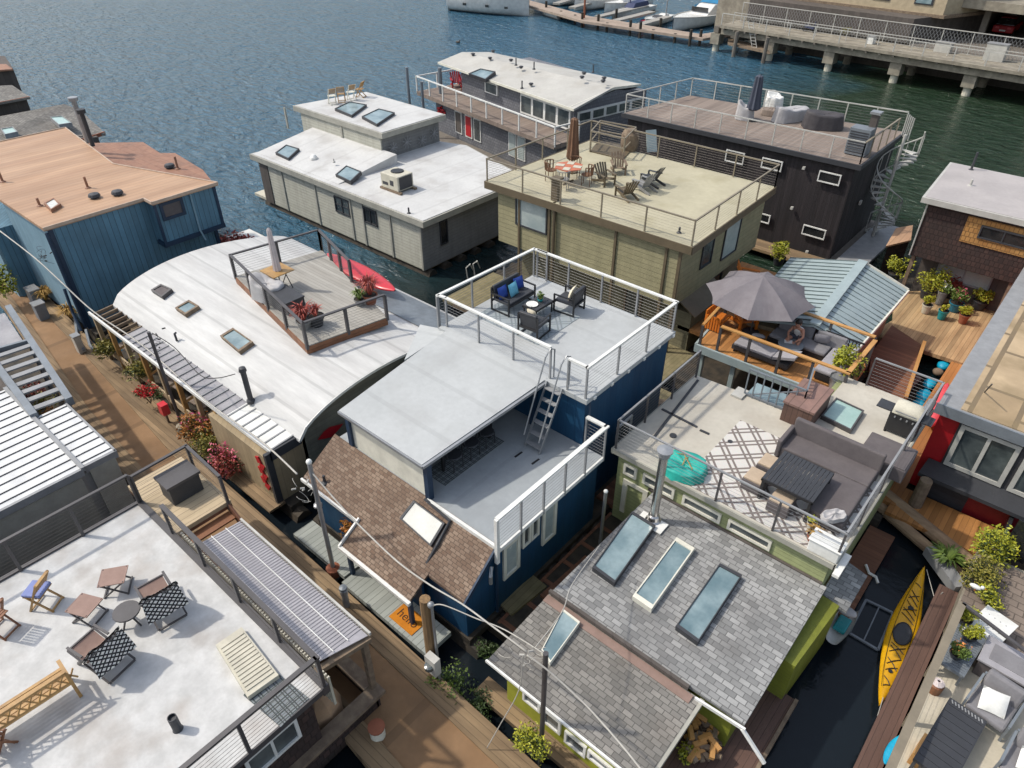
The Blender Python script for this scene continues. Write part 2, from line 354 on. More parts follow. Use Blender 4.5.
G['umb_brown'] = M('brown_umbrella_canvas', (.17,.09,.05), rough=.85, bump=.8, bs=6)
G['umb_navy'] = M('slate_umbrella_canvas', (.06,.07,.10), rough=.8, bump=1, bs=6)
G['umb_white'] = M('cream_umbrella_sleeve', (.66,.58,.56), rough=.8, bump=.3)
G['pil_navy'] = M('royal_blue_cushion', (.02,.06,.30), rough=.9)
G['pil_aqua'] = M('aqua_cushion', (.14,.42,.56), rough=.9)
G['pil_cream'] = M('cream_cushion', (.66,.60,.46), rough=.9)
G['cush_blue'] = M('periwinkle_cushion', (.20,.24,.46), rough=.9)
G['orange'] = M('orange_chair_paint', (.62,.17,.012), rough=.6)
G['mat'] = M('orange_coir_doormat', (.60,.22,.012), (.52,.18,.01), rough=.95, bump=.5, bs=80)
G['terracotta'] = M('terracotta_pot', (.30,.10,.05), rough=.8)
G['pot_grey'] = M('grey_pot', (.25,.25,.24), rough=.7)
G['pot_cream'] = M('cream_pot', (.55,.52,.42), rough=.6)
G['pot_blue'] = M('glazed_blue_pot', (.02,.16,.24), rough=.3)
G['pot_teal'] = M('glazed_teal_pot', (.01,.26,.28), rough=.3)
G['soil'] = M('dark_soil', (.03,.022,.015), rough=1)
G['leaf'] = M('mid_green_leaves', (.14,.20,.03), (.05,.09,.015), rough=.6, isl=True, bump=.1)
G['leaf_y'] = M('yellow_green_leaves', (.42,.40,.02), (.16,.20,.02), rough=.6, isl=True, bump=.1)
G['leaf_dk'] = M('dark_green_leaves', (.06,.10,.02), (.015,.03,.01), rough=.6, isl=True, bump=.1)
G['leaf_r'] = M('red_autumn_leaves', (.42,.08,.05), (.14,.03,.03), rough=.6, isl=True, bump=.1)
G['leaf_o'] = M('orange_autumn_leaves', (.45,.15,.02), (.22,.12,.02), rough=.6, isl=True, bump=.1)
G['leaf_ol'] = M('olive_autumn_leaves', (.30,.26,.04), (.10,.10,.02), rough=.6, isl=True, bump=.1)
G['flower_r'] = M('scarlet_petals', (.62,.01,.015), (.45,.01,.02), rough=.6, isl=True)
G['flower_p'] = M('pink_petals', (.62,.12,.20), (.45,.08,.12), rough=.6, isl=True)
G['flower_o'] = M('apricot_petals', (.75,.30,.08), (.6,.2,.05), rough=.6, isl=True)
G['straw'] = M('dry_ornamental_grass', (.42,.26,.06), (.28,.15,.04), rough=.8, isl=True)
G['skin'] = M('skin', (.42,.20,.13), rough=.5, bump=.05)
G['shirt'] = M('white_vest_cloth', (.62,.60,.58), rough=.9)
G['shorts'] = M('dark_shorts_cloth', (.06,.06,.08), rough=.9)
G['hair'] = M('dark_brown_hair', (.02,.013,.01), rough=.6)
G['paper'] = M('white_paper', (.75,.75,.75), rough=.8)
G['pavers'] = M('brown_grey_pavers', (.27,.215,.175), (.20,.16,.13), rough=.9, pat='shingle', p=.22, q=.34, bump=.4, bs=40)
G['patio_cream'] = M('cream_patio_coating', (.52,.47,.37), (.44,.40,.31), rough=.75, bump=.1, stain=.2, staincol=(.36,.32,.24))
G['pane_poly'] = M('cloudy_polycarbonate', (.46,.45,.46), (.33,.32,.34), rough=.3, bump=.1, ns=1.5, trans=.35)
G['pergpoly'] = M('grey_polycarbonate', (.44,.425,.445), (.35,.34,.36), rough=.35, bump=.1, ns=1.5, trans=.12)
G['rugnet'] = M('black_letters', (.08,.03,.01), rough=.9)
# patterned rugs and towels
def lattice(name, c1, c2, s, w, diag=True, rough=.95):
    m = bpy.data.materials.new(name); m.use_nodes = True; N = m.node_tree.nodes; L = m.node_tree.links; b = N['Principled BSDF']
    b.inputs['Roughness'].default_value = rough
    tc = N.new('ShaderNodeTexCoord'); mp = N.new('ShaderNodeMapping'); L.new(tc.outputs['Object'], mp.inputs[0])
    mp.inputs['Rotation'].default_value = (0,0,math.radians(45 if diag else 0)); mp.inputs['Scale'].default_value = (s,s,s)
    s0 = N.new('ShaderNodeSeparateXYZ'); L.new(tc.outputs['Object'], s0.inputs[0]); az = N.new('ShaderNodeMath'); az.operation = 'ADD'; L.new(s0.outputs[1], az.inputs[0]); L.new(s0.outputs[2], az.inputs[1])
    cb_ = N.new('ShaderNodeCombineXYZ'); L.new(s0.outputs[0], cb_.inputs[0]); L.new(az.outputs[0], cb_.inputs[1]); L.new(cb_.outputs[0], mp.inputs[0])
    sp = N.new('ShaderNodeSeparateXYZ'); L.new(mp.outputs[0], sp.inputs[0]); outs = []
    for k in range(2):
        fr = N.new('ShaderNodeMath'); fr.operation = 'FRACT'; L.new(sp.outputs[k], fr.inputs[0])
        pp = N.new('ShaderNodeMath'); pp.operation = 'PINGPONG'; L.new(fr.outputs[0], pp.inputs[0]); pp.inputs[1].default_value = .5
        # double line
        sb = N.new('ShaderNodeMath'); sb.operation = 'SUBTRACT'; L.new(pp.outputs[0], sb.inputs[0]); sb.inputs[1].default_value = w*1.6
        ab = N.new('ShaderNodeMath'); ab.operation = 'ABSOLUTE'; L.new(sb.outputs[0], ab.inputs[0])
        lt = N.new('ShaderNodeMath'); lt.operation = 'LESS_THAN'; L.new(ab.outputs[0], lt.inputs[0]); lt.inputs[1].default_value = w*.7; outs.append(lt.outputs[0])
    mx = N.new('ShaderNodeMath'); mx.operation = 'MAXIMUM'; L.new(outs[0], mx.inputs[0]); L.new(outs[1], mx.inputs[1])
    nz = N.new('ShaderNodeTexNoise'); nz.inputs['Scale'].default_value = 30; L.new(tc.outputs['Object'], nz.inputs['Vector'])
    cr = N.new('ShaderNodeMix'); cr.data_type = 'RGBA'; L.new(mx.outputs[0], cr.inputs[0]); cr.inputs[6].default_value = (*c1,1); cr.inputs[7].default_value = (*c2,1)
    c3 = N.new('ShaderNodeMix'); c3.data_type = 'RGBA'; c3.blend_type = 'MULTIPLY'; c3.inputs[0].default_value = .25; L.new(cr.outputs[2], c3.inputs[6]); L.new(nz.outputs[1], c3.inputs[7])
    L.new(c3.outputs[2], b.inputs['Base Color']); return m
G['rug'] = lattice('diamond_lattice_rug', (.62,.60,.56), (.20,.17,.155), 1.9, .085)
G['rug_grey'] = lattice('faded_grey_rug', (.30,.34,.36), (.20,.23,.25), 2.2, .08)
G['rug_net'] = lattice('dark_grid_rug', (.20,.22,.23), (.06,.07,.07), 6, .1, False)
G['towel'] = lattice('black_white_towel', (.72,.71,.68), (.015,.015,.02), 5.5, .14)
# water
def water():
    m = bpy.data.materials.new('lake_water'); m.use_nodes = True; N = m.node_tree.nodes; L = m.node_tree.links; b = N['Principled BSDF']
    tc = N.new('ShaderNodeTexCoord'); g = tc.outputs['Object']
    b.inputs['Roughness'].default_value = .12; b.inputs['IOR'].default_value = 1.33
    sp = N.new('ShaderNodeSeparateXYZ'); L.new(g, sp.inputs[0])
    # greener, darker in the sheltered basin (large X), blue in the open lake (small X)
    d = N.new('ShaderNodeMath'); d.operation = 'MULTIPLY_ADD'; L.new(sp.outputs[0], d.inputs[0]); d.inputs[1].default_value = 1; d.inputs[2].default_value = 0
    n0 = N.new('ShaderNodeTexNoise'); n0.inputs['Scale'].default_value = .12; n0.inputs['Detail'].default_value = 4; L.new(g, n0.inputs['Vector'])
    ad = N.new('ShaderNodeMath'); ad.operation = 'MULTIPLY_ADD'; L.new(n0.outputs[0], ad.inputs[0]); ad.inputs[1].default_value = 12; L.new(d.outputs[0], ad.inputs[2])
    mr = N.new('ShaderNodeMapRange'); L.new(ad.outputs[0], mr.inputs[0]); mr.inputs[1].default_value = -26; mr.inputs[2].default_value = -14
    mx = N.new('ShaderNodeMix'); mx.data_type = 'RGBA'; L.new(mr.outputs[0], mx.inputs[0]); mx.inputs[6].default_value = (.035,.11,.175,1); mx.inputs[7].default_value = (.016,.036,.018,1)
    # near basin: shade and dark reflections of the houses put into the water colour
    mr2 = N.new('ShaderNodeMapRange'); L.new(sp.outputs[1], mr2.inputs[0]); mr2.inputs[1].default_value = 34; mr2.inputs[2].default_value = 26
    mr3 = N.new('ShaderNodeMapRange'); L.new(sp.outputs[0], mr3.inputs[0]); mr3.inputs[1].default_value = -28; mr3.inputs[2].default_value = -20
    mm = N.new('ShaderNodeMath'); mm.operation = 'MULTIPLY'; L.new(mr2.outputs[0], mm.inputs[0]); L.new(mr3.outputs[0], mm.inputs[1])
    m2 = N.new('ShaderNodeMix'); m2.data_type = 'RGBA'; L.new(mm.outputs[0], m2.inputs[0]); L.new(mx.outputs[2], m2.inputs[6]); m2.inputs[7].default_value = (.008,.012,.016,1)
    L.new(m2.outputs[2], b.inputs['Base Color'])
    def nz(sc, det, st):
        mp = N.new('ShaderNodeMapping'); mp.inputs['Scale'].default_value = st; mp.inputs['Rotation'].default_value = (0,0,math.radians(25)); L.new(g, mp.inputs[0])
        n = N.new('ShaderNodeTexNoise'); n.inputs['Scale'].default_value = sc; n.inputs['Detail'].default_value = det; n.inputs['Roughness'].default_value = .55; n.inputs['Distortion'].default_value = .6; L.new(mp.outputs[0], n.inputs['Vector']); return n.outputs[0]
    a = nz(.9, 6, (1,2.2,1)); c = nz(.22, 3, (1,1.7,1))
    s = N.new('ShaderNodeMath'); s.operation = 'MULTIPLY_ADD'; L.new(c, s.inputs[0]); s.inputs[1].default_value = 1.1; L.new(a, s.inputs[2])
    # calm where sheltered
    st = N.new('ShaderNodeMapRange'); L.new(mm.outputs[0], st.inputs[0]); st.inputs[3].default_value = 1.0; st.inputs[4].default_value = .05
    bp = N.new('ShaderNodeBump'); bp.inputs['Distance'].default_value = .75; L.new(st.outputs[0], bp.inputs['Strength']); L.new(s.outputs[0], bp.inputs['Height']); L.new(bp.outputs[0], b.inputs['Normal'])
    return m
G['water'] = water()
# ---------------------------------------------------------------- common parts
def windowp(root, ax, c, a0, a1, z0, z1, out=-1, fm='white', gm='glass', nv=1, nh=1, fw=.07, name='window'):
    """a framed window on the plane ax=c between a0..a1 (other horizontal axis) and z0..z1; out = side it faces"""
    if a0 > a1: a0, a1 = a1, a0
    if z0 > z1: z0, z1 = z1, z0
    def bx(mb, p0, p1, q0, q1, d0, d1):
        if ax == 'x': mb.box(c+out*d0, p0, q0, c+out*d1, p1, q1)
        else: mb.box(p0, c+out*d0, q0, p1, c+out*d1, q1)
    f = MB(); t = .055
    bx(f, a0, a1, z0, z0+fw, -.01, t); bx(f, a0, a1, z1-fw, z1, -.01, t)
    bx(f, a0, a0+fw, z0+fw, z1-fw, -.01, t); bx(f, a1-fw, a1, z0+fw, z1-fw, -.01, t)
    for i in range(1, nv):
        x = a0+(a1-a0)*i/nv; bx(f, x-fw*.4, x+fw*.4, z0+fw, z1-fw, -.01, t-.01)
    for i in range(1, nh):
        z = z0+(z1-z0)*i/nh; bx(f, a0+fw, a1-fw, z-fw*.3, z+fw*.3, -.008, t-.015)
    o = f.build(name, G[fm], root)
    g = MB(); bx(g, a0+fw*.9, a1-fw*.9, z0+fw*.9, z1-fw*.9, -.005, .012); g.build('pane', G[gm], o)
    return o
def winpx(root, ax, c, p, q, **k):
    fn = PX if ax == 'x' else PY
    a0, z1 = fn(*p, c); a1, z0 = fn(*q, c); return windowp(root, ax, c, a0, a1, z0, z1, **k)
def skylight(root, pts, fn=None, h=.14, fw=.08, fm='charcoal', gm='glass_sky'):
    """a curb skylight on four 3-D corner points lying on a roof"""
    P = [Vector(p) for p in pts]
    n = (P[1]-P[0]).cross(P[3]-P[0]).normalized()
    if n.z < 0: n = -n
    c = sum(P, Vector())/4; up = n*h
    f = MB(); k = len(P)
    inn = [p+(c-p).normalized()*fw*1.4 for p in P]
    vs = [p-n*.05 for p in P]+[p+up for p in P]+[p+up for p in inn]+[p+up*.55 for p in inn]
    fs = []
    for i in range(4):
        j = (i+1)%4; fs += [(i,j,4+j,4+i),(4+i,4+j,8+j,8+i),(8+i,8+j,12+j,12+i)]
    f.add(vs, fs); o = f.build('skylight', G[fm], root)
    MB().add([p+up*.8 for p in inn], [(0,1,2,3)]).build('pane', G[gm], o); return o
def railing(root, pts, zb, h=1.0, mt='rail_white', mp='rail_grey', sp=1.3, ncab=8, rw=.07, rh=.05, cab='cable', pr=.024, cr_=.0045, name='railing', round_=False, closed=False):
    if closed: pts = pts+[pts[0]]
    P = [Vector((p[0],p[1],zb if len(p)<3 else p[2])) for p in pts]
    t = MB(); c = MB(); posts = []
    for i in range(len(P)-1):
        a, b = P[i], P[i+1]; d = (b-a); L = d.length; u = d.normalized()
        e0 = rw/2 if i else 0
        t.bar(a-u*e0*0+Vector((0,0,h)), b+u*(rw/2)*(1 if i < len(P)-2 else 0)+Vector((0,0,h)), rw, rh)
        n = max(1, round(L/sp))
        for k in range(n if i < len(P)-2 else n+1): posts.append(a+d*k/n)
        for q in range(ncab):
            z = h*(q+1)/(ncab+1); c.tube([a+Vector((0,0,z)), b+Vector((0,0,z))], cr_, 4)
    o = t.build(name, G[mt], root)
    for p in posts: MB().box(p.x-pr, p.y-pr, p.z-.12, p.x+pr, p.y+pr, p.z+h-rh/2).build('post', G[mp], o)
    if ncab: c.build('cable_infill', G[cab], o)
    return o
def pipe_vent(root, x, y, z, h=.35, r=.05, m='charcoal'):
    return MB().lathe((x,y,z-.03), [(r*2.6,0),(r*2.4,.05),(r,.09),(r,h),(r*.8,h+.01)], 10).build('vent_pipe', G[m], root)
def boxvent(root, x, y, z, m='charcoal'):
    return MB().lathe((x,y,z-.02), [(.16,0),(.16,.06),(.24,.1),(.2,.2),(.05,.23)], 10).build('roof_vent', G[m], root)
def leaves(mb, c, r, n, size=.09, sc=(1,1,1), shell=.35, seed=0):
    rd = random.Random(seed*977+int(c[0]*31+c[1]*17))
    # several lobes for an uneven outline
    lobes = [(Vector((rd.uniform(-.55,.55)*r*sc[0], rd.uniform(-.55,.55)*r*sc[1], rd.uniform(-.35,.6)*r*sc[2])), rd.uniform(.4,.7)*r) for _ in range(7)]
    n = int(n*1.8); size *= .74
    for i in range(n):
        o, lr = lobes[i%7]
        v = Vector((rd.gauss(0,1),rd.gauss(0,1),rd.gauss(0,1))).normalized()*lr*(rd.uniform(shell,1)**.6)*(1.25 if rd.random()<.12 else 1)
        p = Vector(c)+o+Vector((v.x*sc[0],v.y*sc[1],v.z*sc[2]))
        a = Vector((rd.gauss(0,1),rd.gauss(0,1),rd.gauss(0,.6))).normalized(); b = a.cross(Vector((rd.gauss(0,1),rd.gauss(0,1),rd.gauss(0,1)))).normalized()
        s = size*rd.uniform(.6,1.3)
        mb.add([p-a*s, p-b*s*.45+a*s*.1, p+a*s, p+b*s*.45+a*s*.1], [(0,1,2,3)])
    return mb
def blades(mb, c, r, h, n, seed=0, w=.018, sag=.5):
    rd = random.Random(seed+int(c[0]*13+c[1]*7))
    for i in range(n):
        t = rd.uniform(0,2*PI); l = r*rd.uniform(.5,1); hh = h*rd.uniform(.6,1)
        d = Vector((math.cos(t),math.sin(t),0)); s = Vector((-d.y,d.x,0))*w*rd.uniform(.7,1.4); b = Vector(c)+d*.05*r
        p1 = b+d*l*.45+Vector((0,0,hh*.75)); p2 = b+d*l+Vector((0,0,hh*(1-sag*rd.uniform(.3,1))))
        mb.add([b-s,b+s,p1+s,p1-s],[(0,1,2,3)]); mb.add([p1-s,p1+s,p2],[(0,1,2)])
    return mb
def potplant(label, x, y, z, pot='terracotta', pr=.2, ph=.3, kind='leaf', fr=.3, fh=None, n=160, size=.08, flower=None, nf=30, group=None, name='potted_plant', cat='plant', blade=False, sc=(1,1,.8)):
    t = T(name, label, cat, (x,y,z), group)
    fh = fh if fh is not None else ph+fr*.6
    if pot:
        MB().lathe((x,y,z), [(pr*.7,0),(pr,ph),(pr*1.06,ph),(pr*1.06,ph-.05),(pr*.9,ph-.04)], 14).build('pot', G[pot], t)
        MB().lathe((x,y,z+ph-.07), [(pr*.86,0),(pr*.86,.05)], 12).build('soil', G['soil'], t)
    mb = MB()
    if blade: blades(mb, (x,y,z+ph-.05), fr, fr*1.5, n, seed=int(abs(x*100)))
    else: leaves(mb, (x,y,z+fh), fr, n, size, sc, seed=int(abs(x*100)))
    mb.build('foliage', G[kind], t)
    if not blade:
        MB().tube([(x,y,z+(ph if pot else 0)-.05),(x+.03,y,z+fh)], .02, 5, .008).build('stem', G['wood_old'], t)
    if flower:
        f = MB(); leaves(f, (x,y,z+fh+fr*.25), fr*.9, nf, size*.8, sc, shell=.8, seed=5); f.build('flowers', G[flower], t)
    return t
# ================================================================ SETTING
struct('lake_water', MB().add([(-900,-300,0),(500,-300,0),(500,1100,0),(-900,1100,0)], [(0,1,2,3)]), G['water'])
bwU = [(-1,5.8),(-4,5.85),(-13,6.08),(-18,6.15),(-26.4,6.85),(-34.3,7.35),(-48,8.3)]
bwL = [(-48,6.6),(-34,5.7),(-24,4.5),(-13,3.95),(-4,3.3),(-1,3.1)]
mb = MB()
mb.prism(bwU+bwL, .18, .5)
struct('boardwalk', mb, G['tanply'])
mb = MB()
for i in range(len(bwU)-1):     # timber stringer along the far edge
    a, b = bwU[i], bwU[i+1]
    mb.slab([(a[0],a[1]+.02,.535),(b[0],b[1]+.02,.535),(b[0],b[1]-.55,.535),(a[0],a[1]-.55,.535)], .25)
struct('boardwalk_edge_planks', mb, G['timber'])
mb = MB()
L_ = bwL[::-1]
for i in range(len(L_)-1):
    a, b = L_[i], L_[i+1]
    mb.slab([(a[0],a[1]-.02,.535),(b[0],b[1]-.02,.535),(b[0],b[1]+.5,.535),(a[0],a[1]+.5,.535)], .25)
struct('boardwalk_inner_planks', mb, G['timber'])
mb = MB()
for k in range(24):
    x = -2-k*1.9; y = 6.0+max(0,(-13-x))*.045; y = min(y, 8)
    mb.lathe((x, y-.3, -.5), [(.22,0),(.22,.62)], 8)
    mb.lathe((x, y-2.1, -.5), [(.22,0),(.22,.62)], 8)
struct('boardwalk_pontoons', mb, G['float'])

def houseboat_float(root, x0, y0, x1, y1, z=.4, rim='float_rim'):
    f = MB().box(x0+.15,y0+.15,.2,x1-.15,y1-.15,z)
    o = f.build('float_deck', G[rim], root)
    g = MB(); n = max(2, int((y1-y0)/.9))
    for i in range(n):
        y = y0+.35+(y1-y0-.7)*i/(n-1); g.tube([(x0-.15,y,.0),(x1+.15,y,.0)], .28, 8)
    g.build('float_logs', G['float'], o)
    return o

# ================================================================ MAIN NAVY HOUSE
ML, MU = 2.95, 4.65
h = T('navy_houseboat', 'two level navy blue floating home with white railed grey roof decks', 'houseboat', (-10.8,12,.0))
houseboat_float(h, -13.9, 7.0, -7.45, 16.9, .42, 'float')
w = MB().box(-13.5,12.45,.42,-8.25,16.65,MU-.14)
w.box(-13.55,8.22,.42,-7.7,12.45,ML-.16).box(-13.55,7.2,.42,-7.72,8.22,1.9)
w.add([(-7.72,7.2,1.9),(-7.72,8.22,1.9),(-7.72,8.22,2.88),(-7.8,7.2,1.9),(-7.8,8.22,1.9),(-7.8,8.22,2.88)],[(0,1,2),(5,4,3),(0,2,5,3)])
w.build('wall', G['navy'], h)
# under-roof room with the lit cream panels
w = MB().box(-13.05,8.3,ML-.05,-10.0,8.36,4.12).box(-13.05,8.36,ML,-12.98,12.4,4.1); w.build('translucent_panel', G['cream'], h)
MB().box(-13.1,8.22,ML,-12.95,8.38,4.15).box(-10.03,8.2,ML-.1,-9.88,8.36,4.2).box(-13.1,8.24,4.06,-9.9,8.36,4.15).box(-9.95,12.2,ML,-9.85,12.4,4.5).build('corner_post', G['navy_trim'], h)
# decks
MB().box(-13.6,8.22,ML-.16,-7.55,12.44,ML).build('lower_deck', G['coat_grey'], h)
MB().box(-13.62,12.3,MU-.14,-8.12,16.78,MU).build('upper_deck', G['coat_light'], h)
br = MB()
for k in range(6): br.box(-8.12,12.6+k*.8,MU-.13,-8.08,12.7+k*.8,MU-.05)
br.box(-9.95,8.14,ML-.1,-7.5,8.22,ML+.07).box(-7.55,8.22,ML-.1,-7.5,12.44,ML+.02)
br.build('edge_trim', G['white'], h)
# pitched grey membrane roof between the decks
rf = MB().slab([(-13.15,8.12,4.22),(-9.95,8.12,4.22),(-9.52,12.42,MU+.01),(-13.32,12.42,MU+.01)], .12)
rf.slab([(-13.28,10.6,4.5),(-13.28,12.42,MU-.02),(-14.6,12.42,4.3)], .08)
o = rf.build('roof', G['coat_light'], h)
MB().bar((-9.9,8.1,4.17),(-9.47,12.3,MU-.07),.07,.08).bar((-13.15,8.09,4.17),(-9.9,8.09,4.17),.04,.08).build('gutter', G['metal'], o)
# brown shingled slope towards the boardwalk
def slopeM(x,y): return 2.0+(y-7.1)*(3.02-2.0)/1.2
sl = MB().slab([(-13.95,7.08,2.0),(-7.62,7.08,2.0),(-7.62,8.24,3.0),(-13.75,8.24,3.0)], .1)
o = sl.build('shingle_roof', G['sh_brown'], h)
MB().slab([(-11.45,7.12,2.05),(-8.85,7.12,2.05),(-8.85,6.42,1.62),(-11.45,6.42,1.62)], .08).build('porch_roof', G['sh_brown'], h)
MB().bar((-11.5,6.38,1.58),(-8.8,6.38,1.58),.09,.1).bar((-11.49,6.38,1.62),(-11.49,7.12,2.08),.05,.1).bar((-13.95,7.04,1.98),(-11.45,7.04,1.98),.06,.1).build('eave_gutter', G['white'], h)
MB().bar((-7.59,7.05,1.98),(-7.59,8.24,3.0),.05,.12).build('verge_trim', G['navy_trim'], h)
dp = MB().tube([WS(425,499,lambda x,y: slopeM(x,y)+.1), WS(450,521,lambda x,y: slopeM(x,y)+.1), WS(437,545,lambda x,y: slopeM(x,y)+.1), WV(421,574,1.85), WV(412,590,1.68)], .045, 6)
dp.build('downpipe', G['charcoal'], h)
skylight(h, [WS(*p, lambda x,y: slopeM(x,y)) for p in ((416,501),(447,524),(433,547),(402,519))], h=.12, fw=.05, fm='charcoal', gm='dome')
pipe_vent(h, *WS(325,483,slopeM)[:], h=.3, r=.04)
pipe_vent(h, *WS(318,505,slopeM)[:], h=.22, r=.05, m='metal')
MB().box(-11.4,6.95,.45,-9.0,7.02,1.9).build('front_wall', G['navy'], h)
MB().box(-10.6,6.9,.45,-9.75,6.96,1.8).build('door', G['reddark'], h)
for s in (-11.3,-8.95): MB().box(s-.05,6.45,.45,s+.05,6.55,1.6).build('porch_post', G['navy_trim'], h)
for z0,z1,a,b in ((1.38,2.6,8.5,9.12),(1.36,2.72,10.02,10.6)): windowp(h,'x',-7.7,a,b,z0,z1,out=1,fm='cream',gm='glass_pale',fw=.1)
for a in (9.22,9.56): windowp(h,'x',-7.7,a,a+.32,1.95,2.75,out=1,fm='cream',gm='glass',fw=.07)
windowp(h,'x',-8.25,14.2,15.0,1.6,2.5,out=1,fm='white',gm='glass')
MB().tube([(-7.62,8.2,ML-.15),(-7.62,8.2,.5)],.04,6).tube([(-8.15,12.5,MU-.2),(-8.1,12.5,ML+.3)],.03,6).build('downpipe', G['navy_trim'], h)
railing(h, [W(436.5,296,5.65), (-13.55,16.7), (-13.0,16.7)], MU, 1.0, 'white','rail_grey',1.5,9,rw=.09)
railing(h, [(-13.42,16.72), (-8.2,16.72), (-8.2,12.36), (-8.8,12.36)], MU, 1.0, 'white','rail_grey',1.35,9,rw=.09)
railing(h, [(-13.72,12.45),(-13.45,12.5), (-9.47,12.46)], MU, 1.0, 'white','rail_grey',1.3,9,rw=.09)
railing(h, [(-7.52,8.12), (-7.52,12.42), (-8.15,12.42)], ML, 1.08, 'white','rail_grey',.95,9, rw=.12)
MB().box(-7.56,8.07,ML-.4,-7.47,8.16,ML+1.08).build('corner_newel', G['white'], h)
MB().tube([(-7.6,8.0,ML-.5),(-7.5,7.85,ML-.65),(-7.5,7.85,ML-.9)],.05,6).build('downspout', G['metal'], h)
# grey entry decks in front
MB().box(-13.7,6.28,.42,-11.4,6.95,.56).box(-11.3,6.12,.42,-8.05,6.95,.58).build('entry_deck', G['dock_grey'], h)
# orange "bear" ornament on the wall: rusty flower pots
# ladder
t = T('ship_ladder', 'steep metal ladder stair leaning on the upper roof deck', 'ladder', (-9.1,11.6,ML))
lb = MB()
A0 = Vector((-9.42,11.38,ML)); A1 = Vector((-9.42,12.28,MU+.02)); dx = Vector((.52,0,0))
lb.bar(A0,A1,.03,.07).bar(A0+dx,A1+dx,.03,.07); lb.build('stringer', G['metal'], t)
for k in range(6):
    c = A0.lerp(A1,(k+.5)/6)+dx*.5; MB().box(c.x-.24,c.y-.07,c.z-.012,c.x+.24,c.y+.07,c.z+.012).build('tread', G['rail_grey'], t)
for s in (0,1):
    b = A0+dx*s; tp = A1+dx*s; MB().tube([b+Vector((0,-.05,.45)), tp+Vector((0,-.1,.85)), tp+Vector((0,.1,1.0)), tp+Vector((0,.28,.9)), tp+Vector((0,.28,.0))], .022, 6).build('handrail', G['metal'], t)
for px, py in ((518,452),(535,463)): pass
dh = MB()
for p, q in (((515,457),(522,452)),((532,464),(539,459))): dh.bar(WV(*p,ML+.01),WV(*q,ML+.01),.05,.02)
dh.build('deck_cleat', G['black'], h)
# navy area
# ================================================================ BARREL ROOF HOUSE
h = T('barrel_roof_houseboat', 'long floating home with white arched roof and khaki front', 'houseboat', (-20.8,11,0))
BX0, BX1, BY0, BY1, BE, BR = -26.7, -14.9, 7.75, 15.6, 2.45, 3.38
houseboat_float(h, -27, 6.75, -14.6, 15.9, .42, 'float')
def barrel(x, y):
    t = max(0,min(1,(y-BY0)/(BY1-BY0))); return BE+(BR-BE)*max(0,math.sin(PI*(t**.777)))**.72
mb = MB().grid(lambda u,v: (BX0+(BX1-BX0)*u, BY0+(BY1-BY0)*v, barrel(0,BY0+(BY1-BY0)*v)), 2, 28)
mb.grid(lambda u,v: (BX0+(BX1-BX0)*(1-u), BY0+(BY1-BY0)*v, barrel(0,BY0+(BY1-BY0)*v)-.12), 2, 28)
for X in (BX0,BX1):
    mb.grid(lambda u,v: (X, BY0+(BY1-BY0)*v, barrel(0,BY0+(BY1-BY0)*v)-.12*u), 1, 28)
mb.box(BX0,BY0-.01,BE-.12,BX1,BY0,BE).box(BX0,BY1,BE-.12,BX1,BY1+.01,BE)
o = mb.build('barrel_roof', G['roof_barrel'], h, smooth=False)
mb = MB()
for X in (BX1+.02,):
    ys = [BY0+(BY1-BY0)*i/28 for i in range(29)]
    for i in range(28): mb.bar((X,ys[i],barrel(0,ys[i])-.05),(X,ys[i+1],barrel(0,ys[i+1])-.05),.03,.09)
mb.build('verge_trim', G['white'], o)
# walls following the arch
def archwall(X, t, mat, name):
    ys = [7.95+(15.4-7.95)*i/20 for i in range(21)]
    vs = [(X,y,.42) for y in ys]+[(X,y,barrel(0,y)-.12) for y in ys]+[(X-t,y,.42) for y in ys]+[(X-t,y,barrel(0,y)-.12) for y in ys]
    fs = []
    for i in range(20): fs += [(i,i+1,22+i,21+i),(43+i,42+i,63+i,64+i)]
    MB().add(vs,fs).build(name, mat, h)
archwall(-15.15, .12, G['greengrey'], 'end_wall'); archwall(-26.4, .12, G['greengrey'], 'end_wall')
MB().box(-26.4,7.95,.42,-15.15,8.05,BE-.1).box(-26.4,15.3,.42,-15.15,15.4,BE-.1).build('wall', G['tan_lap'], h)
MB().box(-18.3,6.75,.42,-15.15,7.95,2.2).build('front_room', G['tan_lap'], h)
MB().box(-15.2,6.7,.42,-15.08,6.9,2.4).box(-15.14,6.85,2.1,-15.08,7.9,2.42).build('corner_post', G['charcoal'], h)
# red painted fish on end wall + front
e = MB()
for (cy,cz,sz) in ((8.9,1.9,.45),):
    e.add([(-15.08,cy-sz*1.1,cz),(-15.08,cy-sz*.5,cz+.16),(-15.08,cy,cz+.2),(-15.08,cy+sz*.6,cz+.1),(-15.08,cy+sz*1.1,cz+.03),(-15.08,cy+sz*.6,cz-.1),(-15.08,cy,cz-.2),(-15.08,cy-sz*.5,cz-.12)],[tuple(range(8))])
    e.box(-15.1,cy-.25,cz-.1,-15.07,cy+.25,cz+.1)
e.build('wall_ornament', G['red'], h)
e = MB()
for k in range(6): e.obox((-15.55+(.06 if k%2 else -.06),6.72,1.95-k*.2),(.2,.04,.22),0,0,.5 if k%2 else -.4)
e.build('red_lettered_banner', G['red'], h)
